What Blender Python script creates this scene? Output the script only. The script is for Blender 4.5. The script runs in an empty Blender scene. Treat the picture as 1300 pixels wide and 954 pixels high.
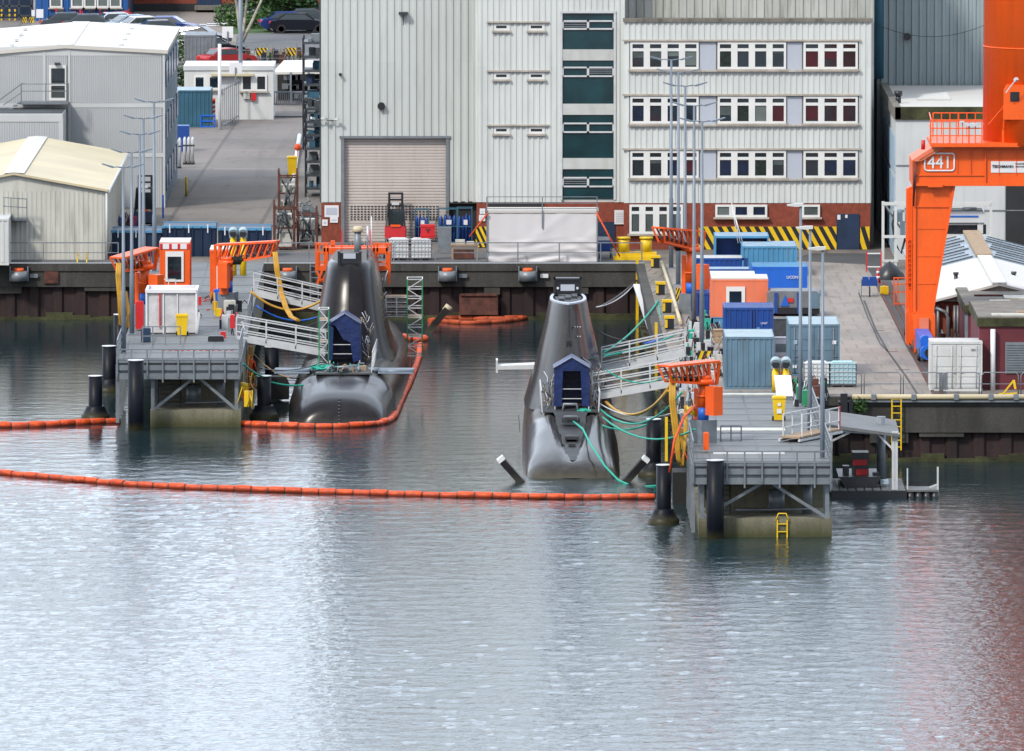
import bpy, math, random
import numpy as np
from mathutils import Vector, Matrix
random.seed(7)
PI = math.pi
R = math.radians
sc = bpy.context.scene
C = sc.collection

# ------------------------------------------------------------------ camera
FPX, CAMY, CAMZ = 15000.0, -560.0, 48.0
PITCH = math.atan(1224.0 / FPX)
cam_d = bpy.data.cameras.new('camera')
cam = bpy.data.objects.new('camera', cam_d)
C.objects.link(cam)
cam.location = (0, CAMY, CAMZ)
cam.rotation_euler = (PI / 2 - PITCH, 0, 0)
cam_d.sensor_width = 36.0
cam_d.lens = 36.0 * FPX / 1300.0
cam_d.clip_start = 5.0
cam_d.clip_end = 12000.0
sc.camera = cam

# ------------------------------------------------------------------ world, sun, exposure
SUN_EL, SUN_AZ = 42.0, -142.0          # azimuth measured from +Y clockwise: behind the camera, to its left
w = bpy.data.worlds.new('World')
sc.world = w
w.use_nodes = True
nt = w.node_tree
sky = nt.nodes.new('ShaderNodeTexSky')
sky.sky_type = 'NISHITA'
sky.sun_disc = False
sky.sun_elevation = R(SUN_EL)
sky.sun_rotation = R(SUN_AZ)
sky.altitude = 0
sky.air_density = 1.0
sky.dust_density = 3.5
sky.ozone_density = 1.2
bg = nt.nodes['Background']
bg.inputs['Strength'].default_value = 0.13
# broken cloud cover: pale cloud mixed over the blue by a soft noise of the view direction
tc = nt.nodes.new('ShaderNodeTexCoord')
mp = nt.nodes.new('ShaderNodeMapping'); mp.inputs['Scale'].default_value = (1.2, 1.2, 4.0)
nz = nt.nodes.new('ShaderNodeTexNoise'); nz.inputs['Scale'].default_value = 1.6; nz.inputs['Detail'].default_value = 6
rp = nt.nodes.new('ShaderNodeValToRGB')
rp.color_ramp.elements[0].position = 0.30; rp.color_ramp.elements[0].color = (0.45, 0.45, 0.45, 1)
rp.color_ramp.elements[1].position = 0.62; rp.color_ramp.elements[1].color = (0.95, 0.95, 0.95, 1)
mx = nt.nodes.new('ShaderNodeMix'); mx.data_type = 'RGBA'
mx.inputs[7].default_value = (8.6, 9.6, 11.0, 1)
nt.links.new(tc.outputs['Generated'], mp.inputs['Vector'])
nt.links.new(mp.outputs['Vector'], nz.inputs['Vector'])
nt.links.new(nz.outputs['Fac'], rp.inputs['Fac'])
nt.links.new(rp.outputs['Color'], mx.inputs['Factor'])
nt.links.new(sky.outputs['Color'], mx.inputs[6])
# the cloud deck is thinner and brighter beyond the town (+Y) than over the harbour behind the camera
sx_ = nt.nodes.new('ShaderNodeSeparateXYZ'); nt.links.new(tc.outputs['Generated'], sx_.inputs['Vector'])
mrg = nt.nodes.new('ShaderNodeMapRange'); mrg.interpolation_type = 'SMOOTHSTEP'
mrg.inputs['From Min'].default_value = -0.3; mrg.inputs['From Max'].default_value = 0.95
mrg.inputs['To Min'].default_value = 0.68; mrg.inputs['To Max'].default_value = 1.42
nt.links.new(sx_.outputs['Y'], mrg.inputs['Value'])
vm = nt.nodes.new('ShaderNodeVectorMath'); vm.operation = 'SCALE'
nt.links.new(mx.outputs[2], vm.inputs[0]); nt.links.new(mrg.outputs['Result'], vm.inputs['Scale'])
nt.links.new(vm.outputs['Vector'], bg.inputs['Color'])
sun_d = bpy.data.lights.new('sun', 'SUN')
sun_d.energy = 2.1
sun_d.angle = R(7)
sun_d.color = (1.0, 0.94, 0.85)
sun = bpy.data.objects.new('sun', sun_d)
C.objects.link(sun)
_d = Vector((math.sin(R(SUN_AZ)) * math.cos(R(SUN_EL)), math.cos(R(SUN_AZ)) * math.cos(R(SUN_EL)), math.sin(R(SUN_EL))))
sun.rotation_euler = _d.to_track_quat('Z', 'Y').to_euler()
sc.view_settings.view_transform = 'Standard'
sc.view_settings.look = 'None'
sc.view_settings.exposure = 0.38
sc.view_settings.gamma = 1.0
try:
    sc.cycles.max_bounces = 5; sc.cycles.diffuse_bounces = 1; sc.cycles.glossy_bounces = 3
    sc.cycles.transparent_max_bounces = 12; sc.cycles.transmission_bounces = 2
    sc.cycles.caustics_reflective = False; sc.cycles.caustics_refractive = False
except Exception:
    pass

# ------------------------------------------------------------------ picture measurements to world
_c, _s = math.cos(PITCH), math.sin(PITCH)
def ray(px, py):
    u, v = (px - 650.0) / FPX, -(py - 477.0) / FPX
    return Vector((u, _c + v * _s, -_s + v * _c))
def P(px, py, z=3.0):
    d = ray(px, py); t = (z - CAMZ) / d.z
    return Vector((d.x * t, CAMY + d.y * t, z))
def PY(px, py, Y):
    d = ray(px, py); t = (Y - CAMY) / d.y
    return Vector((d.x * t, Y, CAMZ + d.z * t))
def GY(py, z=3.0): return P(650, py, z).y
def S(Y): return FPX / (Y - CAMY)

# ------------------------------------------------------------------ materials
MATS = {}
def mat(name, col, rough=0.6, metal=0.0, var=0.12, scale=1.2, streak=0.0, streak_col=(0.08, 0.06, 0.045), bump=0.0, bscale=20.0, spec=None, fine=0.0, sheet=0.0, scum=0.0, scum_col=(0.05, 0.045, 0.02)):
    if name in MATS: return MATS[name]
    m = bpy.data.materials.new(name); m.use_nodes = True
    n, l = m.node_tree.nodes, m.node_tree.links
    b = n['Principled BSDF']
    b.inputs['Roughness'].default_value = rough
    b.inputs['Metallic'].default_value = metal
    if spec is not None: b.inputs['Specular IOR Level'].default_value = spec
    g = n.new('ShaderNodeNewGeometry')
    def noise(sx, sy, sz, s, det=4):
        mpn = n.new('ShaderNodeMapping'); mpn.inputs['Scale'].default_value = (sx, sy, sz)
        tx = n.new('ShaderNodeTexNoise'); tx.inputs['Scale'].default_value = s; tx.inputs['Detail'].default_value = det
        l.new(g.outputs['Position'], mpn.inputs['Vector']); l.new(mpn.outputs['Vector'], tx.inputs['Vector'])
        return tx.outputs['Fac']
    c0 = tuple(max(0, c * (1 - var)) for c in col) + (1,)
    c1 = tuple(min(1, c * (1 + var)) for c in col) + (1,)
    r = n.new('ShaderNodeValToRGB')
    r.color_ramp.elements[0].position = 0.3; r.color_ramp.elements[0].color = c0
    r.color_ramp.elements[1].position = 0.7; r.color_ramp.elements[1].color = c1
    l.new(noise(1, 1, 1, scale, 6), r.inputs['Fac'])
    out = r.outputs['Color']
    if streak > 0:
        r2 = n.new('ShaderNodeValToRGB')
        r2.color_ramp.elements[0].position = 0.50; r2.color_ramp.elements[0].color = (0, 0, 0, 1)
        r2.color_ramp.elements[1].position = 0.78; r2.color_ramp.elements[1].color = (streak, streak, streak, 1)
        l.new(noise(1, 1, 0.12, 2.6, 5), r2.inputs['Fac'])
        mm = n.new('ShaderNodeMix'); mm.data_type = 'RGBA'
        mm.inputs[7].default_value = streak_col + (1,)
        l.new(r2.outputs['Color'], mm.inputs['Factor']); l.new(out, mm.inputs[6]); out = mm.outputs[2]
    if fine > 0:
        r3 = n.new('ShaderNodeValToRGB')
        r3.color_ramp.elements[0].position = 0.35; r3.color_ramp.elements[0].color = (1 - fine,) * 3 + (1,)
        r3.color_ramp.elements[1].position = 0.65; r3.color_ramp.elements[1].color = (1, 1, 1, 1)
        l.new(noise(1, 1, 1, 9, 3), r3.inputs['Fac'])
        m2 = n.new('ShaderNodeMix'); m2.data_type = 'RGBA'; m2.blend_type = 'MULTIPLY'; m2.inputs['Factor'].default_value = 1
        l.new(out, m2.inputs[6]); l.new(r3.outputs['Color'], m2.inputs[7]); out = m2.outputs[2]
    if sheet > 0:      # single cladding sheets differ a little from their neighbours
        dv = n.new('ShaderNodeVectorMath'); dv.operation = 'DIVIDE'; dv.inputs[1].default_value = (1.05, 500.0, 6.4)
        fl = n.new('ShaderNodeVectorMath'); fl.operation = 'FLOOR'; wn = n.new('ShaderNodeTexWhiteNoise')
        l.new(g.outputs['Position'], dv.inputs[0]); l.new(dv.outputs['Vector'], fl.inputs[0]); l.new(fl.outputs['Vector'], wn.inputs['Vector'])
        mrr = n.new('ShaderNodeMapRange'); mrr.inputs['To Min'].default_value = 1 - sheet; mrr.inputs['To Max'].default_value = 1.0
        l.new(wn.outputs['Value'], mrr.inputs['Value'])
        sv = n.new('ShaderNodeVectorMath'); sv.operation = 'SCALE'; l.new(out, sv.inputs[0]); l.new(mrr.outputs['Result'], sv.inputs['Scale']); out = sv.outputs['Vector']
    if scum > 0:       # algae and dirt line just above the water
        sp = n.new('ShaderNodeSeparateXYZ'); l.new(g.outputs['Position'], sp.inputs['Vector'])
        ad = n.new('ShaderNodeMath'); ad.operation = 'MULTIPLY_ADD'; ad.inputs[1].default_value = -0.35; l.new(noise(1, 1, .3, 3.0, 4), ad.inputs[0]); l.new(sp.outputs['Z'], ad.inputs[2])
        mr2 = n.new('ShaderNodeMapRange'); mr2.inputs['From Min'].default_value = -.1; mr2.inputs['From Max'].default_value = scum - .17
        mr2.inputs['To Min'].default_value = .9; mr2.inputs['To Max'].default_value = 0; l.new(ad.outputs[0], mr2.inputs['Value'])
        m4 = n.new('ShaderNodeMix'); m4.data_type = 'RGBA'; m4.inputs[7].default_value = scum_col + (1,)
        l.new(mr2.outputs['Result'], m4.inputs['Factor']); l.new(out, m4.inputs[6]); out = m4.outputs[2]
    l.new(out, b.inputs['Base Color'])
    if bump > 0:
        bp = n.new('ShaderNodeBump'); bp.inputs['Strength'].default_value = bump; bp.inputs['Distance'].default_value = 0.03
        l.new(noise(1, 1, 1, bscale, 3), bp.inputs['Height']); l.new(bp.outputs['Normal'], b.inputs['Normal'])
    MATS[name] = m
    return m

M = {}
M['clad'] = mat('pale_cladding', (0.57, 0.61, 0.60), 0.5, 0, 0.05, 0.15, 0.30, (0.34, 0.36, 0.35), sheet=.08)
M['clad_white'] = mat('white_cladding', (0.65, 0.685, 0.675), 0.5, 0, 0.05, 0.2, 0.32, (0.38, 0.40, 0.37), sheet=.08)
M['clad_stain'] = mat('mossy_cladding', (0.50, 0.52, 0.49), 0.6, 0, 0.1, 0.3, 0.7, (0.16, 0.16, 0.10), sheet=.15)
M['clad_blue'] = mat('slate_cladding', (0.31, 0.38, 0.40), 0.45, 0, 0.1, 0.1, 0.2, (0.20, 0.24, 0.26), sheet=.12)
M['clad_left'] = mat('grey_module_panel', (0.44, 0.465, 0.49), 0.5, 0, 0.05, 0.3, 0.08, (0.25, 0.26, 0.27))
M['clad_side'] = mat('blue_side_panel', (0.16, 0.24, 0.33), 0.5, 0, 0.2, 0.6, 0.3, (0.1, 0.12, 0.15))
M['module_frame'] = mat('module_frame', (0.55, 0.57, 0.59), 0.5, 0, 0.06, 0.5)
M['panel_blue'] = mat('blank_panel', (0.46, 0.50, 0.58), 0.5, 0, 0.04, 0.5, 0.1, (0.3, 0.32, 0.36))
M['cream_wall'] = mat('cream_wall', (0.55, 0.55, 0.50), 0.65, 0, 0.08, 0.4, 0.65, (0.25, 0.24, 0.20))
M['cream_roof'] = mat('cream_roof', (0.58, 0.50, 0.33), 0.6, 0, 0.1, 0.25, 0, fine=0.06)
M['white_roof'] = mat('white_roof', (0.60, 0.58, 0.545), 0.6, 0, 0.05, 0.2, 0)
M['glass_roof'] = mat('ribbed_rooflight', (0.42, 0.52, 0.62), 0.25, 0, 0.15, 0.5)
M['gable'] = mat('taupe_gable', (0.30, 0.26, 0.25), 0.6, 0, 0.08, 0.8)
M['white'] = mat('white_paint', (0.62, 0.635, 0.63), 0.45, 0, 0.05, 1.0, 0.3, (0.36, 0.34, 0.29))
M['frame_white'] = mat('window_white', (0.74, 0.75, 0.74), 0.4, 0, 0.04, 2.0, 0.15, (0.4, 0.38, 0.34))
M['sill'] = mat('stained_sill', (0.42, 0.38, 0.33), 0.7, 0, 0.2, 2.0)
M['spandrel'] = mat('spandrel_panel', (0.52, 0.54, 0.53), 0.6, 0, 0.08, 1.5, 0.3, (0.3, 0.27, 0.22))
M['teal_glass'] = mat('teal_glass', (0.006, 0.036, 0.045), 0.12, 0, 0.35, 0.9, spec=0.6)
M['shutter'] = mat('roller_shutter', (0.54, 0.49, 0.465), 0.5, 0, 0.06, 0.4, 0.28, (0.33, 0.27, 0.2))
M['dark'] = mat('dark_void', (0.02, 0.022, 0.025), 0.7, 0, 0.2, 1)
M['black'] = mat('black_paint', (0.018, 0.02, 0.026), 0.35, 0, 0.2, 2)
M['pile'] = mat('pile_navy', (0.005, 0.007, 0.013), 0.45, 0, 0.3, 1.5, 0.2, (0.02, 0.02, 0.02), scum=.4, spec=.2)
M['steel'] = mat('galvanised_steel', (0.21, 0.235, 0.26), 0.45, 0.3, 0.14, 2.5, 0.15, (0.15, 0.12, 0.10))
M['pole'] = mat('lamp_pole_grey', (0.19, 0.23, 0.28), 0.45, 0.2, 0.1, 1.0)
M['alu'] = mat('aluminium', (0.60, 0.62, 0.64), 0.45, 0.1, 0.08, 3)
M['darksteel'] = mat('dark_steel', (0.07, 0.08, 0.09), 0.5, 0.4, 0.3, 3)
M['deck'] = mat('pier_deck', (0.15, 0.16, 0.165), 0.65, 0.0, 0.16, 0.8, 0.1, fine=0.15)
M['orange'] = mat('signal_orange', (0.86, 0.11, 0.008), 0.42, 0, 0.10, 1.2, 0.3, (0.42, 0.05, 0.02))
M['crane'] = mat('crane_orange', (0.93, 0.125, 0.010), 0.42, 0, 0.07, 0.35, 0.40, (0.60, 0.075, 0.014), fine=0.06)
M['coral'] = mat('faded_coral', (0.80, 0.20, 0.10), 0.5, 0, 0.08, 1.0, 0.3, (0.5, 0.2, 0.1))
M['boomfloat'] = mat('boom_orange', (0.88, 0.09, 0.008), 0.55, 0, 0.28, 1.1, 0, fine=0.35, scum=.16, scum_col=(.3, .04, .012))
M['boomfloat_old'] = mat('boom_dull', (0.42, 0.07, 0.02), 0.7, 0, 0.3, 1.5)
M['blue'] = mat('blue_paint', (0.008, 0.06, 0.29), 0.45, 0, 0.2, 1.0, 0.5, (0.035, 0.04, 0.10))
M['bright_blue'] = mat('bright_blue_paint', (0.01, 0.13, 0.62), 0.45, 0, 0.10, 0.6, 0.3, (0.02, 0.07, 0.3))
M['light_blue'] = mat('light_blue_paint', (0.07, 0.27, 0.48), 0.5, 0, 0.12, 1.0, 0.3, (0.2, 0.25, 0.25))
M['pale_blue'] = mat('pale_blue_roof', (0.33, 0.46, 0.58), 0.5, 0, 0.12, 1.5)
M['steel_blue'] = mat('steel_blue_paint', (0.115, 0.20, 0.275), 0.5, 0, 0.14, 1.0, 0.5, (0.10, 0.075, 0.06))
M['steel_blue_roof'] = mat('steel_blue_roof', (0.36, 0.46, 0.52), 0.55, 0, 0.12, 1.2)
M['navy'] = mat('navy_paint', (0.012, 0.03, 0.075), 0.5, 0, 0.25, 1.0, 0.2, (0.04, 0.06, 0.09))
M['teal_paint'] = mat('teal_paint', (0.03, 0.11, 0.17), 0.5, 0, 0.15, 1.0, 0.2, (0.02, 0.06, 0.09))
M['tarp_blue'] = mat('blue_tarpaulin', (0.008, 0.022, 0.105), 0.4, 0, 0.3, 3.0, bump=0.8, bscale=5)
M['tarp_white'] = mat('white_tarpaulin', (0.66, 0.645, 0.66), 0.6, 0, 0.02, 0.4, bump=0.15, bscale=2)
M['film'] = mat('milky_sheeting', (0.56, 0.56, 0.58), 0.3, 0, 0.25, 1.5, bump=0.8, bscale=4)
M['brick'] = mat('red_brick', (0.25, 0.055, 0.03), 0.8, 0, 0.2, 3.0, 0, fine=0.2)
M['maroon'] = mat('maroon_wall', (0.13, 0.02, 0.03), 0.6, 0, 0.15, 1.0)
M['concrete'] = mat('weathered_concrete', (0.20, 0.185, 0.16), 0.85, 0, 0.2, 0.8, 0.7, (0.04, 0.04, 0.035), fine=0.2)
M['cap'] = mat('dark_quay_concrete', (0.065, 0.062, 0.056), 0.85, 0, 0.3, 0.5, 0.85, (0.03, 0.03, 0.028), fine=0.25)
M['caisson'] = mat('mossy_caisson', (0.22, 0.205, 0.145), 0.85, 0, 0.3, 0.7, 0.6, (0.06, 0.06, 0.03), fine=0.2, scum=.75, scum_col=(.045, .05, .012))
M['rust'] = mat('rusty_sheet_piling', (0.024, 0.011, 0.012), 0.75, 0, 0.6, 0.5, 0.6, (0.07, 0.04, 0.03), fine=0.3)
M['moss'] = mat('mossy_parapet', (0.055, 0.058, 0.022), 0.9, 0, 0.6, 1.2, fine=0.3)
M['yellow'] = mat('yellow_paint', (0.80, 0.52, 0.01), 0.4, 0, 0.08, 1.5, 0.15, (0.4, 0.25, 0.03))
M['ochre'] = mat('ochre_hose', (0.55, 0.30, 0.03), 0.5, 0, 0.2, 2.0)
M['rope_teal'] = mat('teal_rope', (0.02, 0.38, 0.28), 0.7, 0, 0.15, 5)
M['red'] = mat('red_paint', (0.60, 0.02, 0.025), 0.4, 0, 0.15, 1.5)
M['forkred'] = mat('truck_red', (0.50, 0.015, 0.02), 0.35, 0, 0.1, 1.5)
M['rubber'] = mat('rubber', (0.012, 0.012, 0.013), 0.7, 0, 0.2, 3)
M['brown_rust'] = mat('brown_rust', (0.10, 0.035, 0.025), 0.8, 0, 0.5, 3)
M['wood'] = mat('timber', (0.34, 0.24, 0.15), 0.8, 0, 0.25, 4)
M['ibc'] = mat('tank_plastic', (0.70, 0.73, 0.75), 0.4, 0, 0.06, 2)
M['ibc_water'] = mat('tank_blue_liquid', (0.35, 0.58, 0.66), 0.4, 0, 0.06, 2)
M['glass'] = mat('dark_glass', (0.012, 0.02, 0.028), 0.06, 0, 0.4, 1.0, spec=0.8)
M['carglass'] = mat('car_glass', (0.02, 0.03, 0.035), 0.05, 0, 0.2, 1.0, spec=0.8)
M['paper'] = mat('notice_white', (0.74, 0.75, 0.78), 0.6, 0, 0.02, 1)
M['ink'] = mat('ink', (0.03, 0.035, 0.05), 0.6, 0, 0.02, 1)
M['green'] = mat('green_paint', (0.02, 0.25, 0.10), 0.5, 0, 0.2, 2)
M['pavers'] = None
# ------------------------------------------------------------------ mesh helpers
class MB:
    def __init__(s): s.v = []; s.f = []; s.sm = []
    def _add(s, vs, fs, smooth=False):
        o = len(s.v); s.v += [tuple(v) for v in vs]
        for f in fs: s.f.append(tuple(o + i for i in f)); s.sm.append(smooth)
        return s
    def box(s, x0, x1, y0, y1, z0, z1):
        return s._add([(x0,y0,z0),(x1,y0,z0),(x1,y1,z0),(x0,y1,z0),(x0,y0,z1),(x1,y0,z1),(x1,y1,z1),(x0,y1,z1)],
                      [(0,3,2,1),(4,5,6,7),(0,1,5,4),(1,2,6,5),(2,3,7,6),(3,0,4,7)])
    def pb(s, x0, y0, x1, y1, Y, d=0.2):
        a = PY(x0, y1, Y); b = PY(x1, y0, Y)
        return s.box(a.x, b.x, Y, Y + d, a.z, b.z)
    def bar(s, a, b, wd=0.06, ht=None, up=Vector((0, 0, 1))):
        a, b = Vector(a), Vector(b); ht = ht or wd
        d = (b - a)
        if d.length < 1e-6: return s
        d.normalize()
        u = up if abs(d.dot(up)) < 0.98 else Vector((1, 0, 0))
        x = d.cross(u).normalized(); y = x.cross(d).normalized()
        vs = [p + x * sx * wd / 2 + y * sy * ht / 2 for p in (a, b) for sx, sy in ((-1,-1),(1,-1),(1,1),(-1,1))]
        return s._add(vs, [(3,2,1,0),(4,5,6,7),(0,1,5,4),(1,2,6,5),(2,3,7,6),(3,0,4,7)])
    def tube(s, pts, r=0.05, n=7, cap=True):
        pts = [Vector(p) for p in pts]; rs = r if isinstance(r, (list, tuple)) else [r] * len(pts)
        o = len(s.v); prev = None
        for i, p in enumerate(pts):
            d = (pts[min(i + 1, len(pts) - 1)] - pts[max(i - 1, 0)])
            d = d.normalized() if d.length > 0 else Vector((0, 0, 1))
            if prev is None:
                ref = Vector((0, 0, 1)) if abs(d.z) < 0.9 else Vector((1, 0, 0))
                x = d.cross(ref).normalized()
            else:
                x = (prev - d * prev.dot(d)).normalized()
            prev = x; y = d.cross(x)
            for k in range(n):
                a = 2 * PI * k / n
                s.v.append(tuple(p + (x * math.cos(a) + y * math.sin(a)) * rs[i]))
        for i in range(len(pts) - 1):
            for k in range(n):
                a = o + i * n + k; b = o + i * n + (k + 1) % n
                s.f.append((a, b, b + n, a + n)); s.sm.append(True)
        if cap:
            s.f.append(tuple(o + k for k in range(n))[::-1]); s.sm.append(False)
            e = o + (len(pts) - 1) * n
            s.f.append(tuple(e + k for k in range(n))); s.sm.append(False)
        return s
    def cyl(s, p, r, h, n=20, r2=None, axis='z'):
        r2 = r if r2 is None else r2
        ax = {'z': Vector((0,0,1)), 'y': Vector((0,1,0)), 'x': Vector((1,0,0))}[axis]
        return s.tube([Vector(p), Vector(p) + ax * h], [r, r2], n)
    def prism(s, poly, axis, a, b):
        """poly: 2-D outline; axis 'x': (y,z) along x, 'y': (x,z) along y, 'z': (x,y) along z"""
        f = {'x': lambda p, t: (t, p[0], p[1]), 'y': lambda p, t: (p[0], t, p[1]), 'z': lambda p, t: (p[0], p[1], t)}[axis]
        n = len(poly)
        vs = [f(p, a) for p in poly] + [f(p, b) for p in poly]
        fs = [tuple(range(n))[::-1], tuple(range(n, 2 * n))]
        fs += [(i, (i + 1) % n, n + (i + 1) % n, n + i) for i in range(n)]
        return s._add(vs, fs)
    def quad(s, a, b, c, d): return s._add([a, b, c, d], [(0, 1, 2, 3)])
    def rib(s, o, u, nrm, L, z0, z1, pitch=0.3, dep=0.05, holes=()):
        """ribbed sheet: starts at o (x,y), runs along u, bulges along nrm; holes = (l0,l1,z0,z1) in wall coordinates"""
        u = Vector((u[0], u[1], 0)); nn = Vector((nrm[0], nrm[1], 0)); o = Vector((o[0], o[1], 0))
        prof = []; x = 0.0
        while x < L:
            for fx, fd in ((0, 0), (0.45, 0), (0.55, 1), (0.9, 1)):
                if x + fx * pitch < L: prof.append((x + fx * pitch, fd * dep))
            x += pitch
        prof.append((L, prof[-1][1]))
        cuts = sorted({h for hh in holes for h in hh[:2] if 0 < h < L})
        out = []
        for (a, da), (b, db) in zip(prof[:-1], prof[1:]):
            seg = [(a, da)]
            for c in cuts:
                if a + 1e-4 < c < b - 1e-4: seg.append((c, da + (db - da) * (c - a) / (b - a)))
            seg.append((b, db))
            out += list(zip(seg[:-1], seg[1:]))
        for (a, da), (b, db) in out:
            if b - a < 1e-5: continue
            m = (a + b) / 2; zs = [(z0, z1)]
            for h in holes:
                if h[0] < m < h[1]:
                    nz_ = []
                    for q0, q1 in zs:
                        if h[3] <= q0 or h[2] >= q1: nz_.append((q0, q1)); continue
                        if h[2] > q0: nz_.append((q0, h[2]))
                        if h[3] < q1: nz_.append((h[3], q1))
                    zs = nz_
            pa = o + u * a + nn * da; pb_ = o + u * b + nn * db
            for q0, q1 in zs:
                s._add([(pa.x,pa.y,q0),(pb_.x,pb_.y,q0),(pb_.x,pb_.y,q1),(pa.x,pa.y,q1)], [(0,1,2,3)])
        return s
    def build(s, name, m, parent=None, world=False, label=None):
        me = bpy.data.meshes.new(name)
        v = s.v
        if world and parent is not None:
            L = Vector((0, 0, 0)); pp_ = parent
            while pp_ is not None: L = L + pp_.location; pp_ = pp_.parent
            v = [(a - L.x, b - L.y, c - L.z) for a, b, c in s.v]
        me.from_pydata(v, [], s.f); me.update()
        me.polygons.foreach_set('use_smooth', s.sm)
        if isinstance(m, str): m = M[m]
        me.materials.append(m)
        o = bpy.data.objects.new(name, me); C.objects.link(o)
        if parent is not None: o.parent = parent
        if label: o['label'] = label
        return o

def islands(mb):
    par = list(range(len(mb.v)))
    def fd(i):
        while par[i] != i: par[i] = par[par[i]]; i = par[i]
        return i
    for f in mb.f:
        r = fd(f[0])
        for i in f[1:]: par[fd(i)] = r
    out = {}
    for f, sm in zip(mb.f, mb.sm): out.setdefault(fd(f[0]), []).append((f, sm))
    res = []
    for fs in out.values():
        q = MB(); ix = {}
        for f, sm in fs:
            for i in f:
                if i not in ix: ix[i] = len(q.v); q.v.append(mb.v[i])
            q.f.append(tuple(ix[i] for i in f)); q.sm.append(sm)
        res.append(q)
    return res
def build_each(mb, name, m, parent=None, world=False):
    return [q.build(name, m, parent, world) for q in islands(mb)]
def tag(o, label, cat, group=None):
    o['label'] = label; o['category'] = cat
    if group: o['group'] = group
    return o
def thing(name, label, cat, loc=(0, 0, 0), rz=0.0, group=None):
    o = bpy.data.objects.new(name, None); C.objects.link(o)
    o.empty_display_size = 0.2
    o.location = loc; o.rotation_euler = (0, 0, rz)
    return tag(o, label, cat, group)
def dup(root, loc, label, rz=None, group=None, scale=None):
    def cp(o, par):
        c = o.copy(); C.objects.link(c)
        if par is not None: c.parent = par
        for ch in KIDS(o): cp(ch, c)
        return c
    r = cp(root, None)
    r.location = loc
    if rz is not None: r.rotation_euler = (0, 0, rz)
    if scale: r.scale = scale
    r['label'] = label
    if group: r['group'] = group
    return r
def KIDS(o): return [c for c in bpy.data.objects if c.parent == o]
def struct(name, mb, m):
    o = mb.build(name, m); o['kind'] = 'structure'; return o
def sagline(a, b, sag, n=10):
    a, b = Vector(a), Vector(b)
    return [a.lerp(b, i / n) - Vector((0, 0, sag * 4 * (i / n) * (1 - i / n))) for i in range(n + 1)]
def lettering(txt, size, m, parent, loc, rx=PI / 2, rz=0.0, name='lettering', ext=0.01, align='LEFT', sx=1.0, bold=0.0):
    cu = bpy.data.curves.new(name, 'FONT'); cu.body = txt; cu.size = size; cu.extrude = ext; cu.align_x = align; cu.offset = bold
    cu.resolution_u = 3
    t = bpy.data.objects.new('tmp_text', cu); C.objects.link(t)
    dg = bpy.context.evaluated_depsgraph_get(); dg.update()
    me = bpy.data.meshes.new_from_object(t.evaluated_get(dg))
    bpy.data.objects.remove(t)
    me.name = name; me.materials.clear(); me.materials.append(M[m])
    o = bpy.data.objects.new(name, me); C.objects.link(o)
    o.location = loc; o.rotation_euler = (rx, 0, rz); o.scale = (sx, 1, 1)
    if parent is not None: o.parent = parent
    return o
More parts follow.
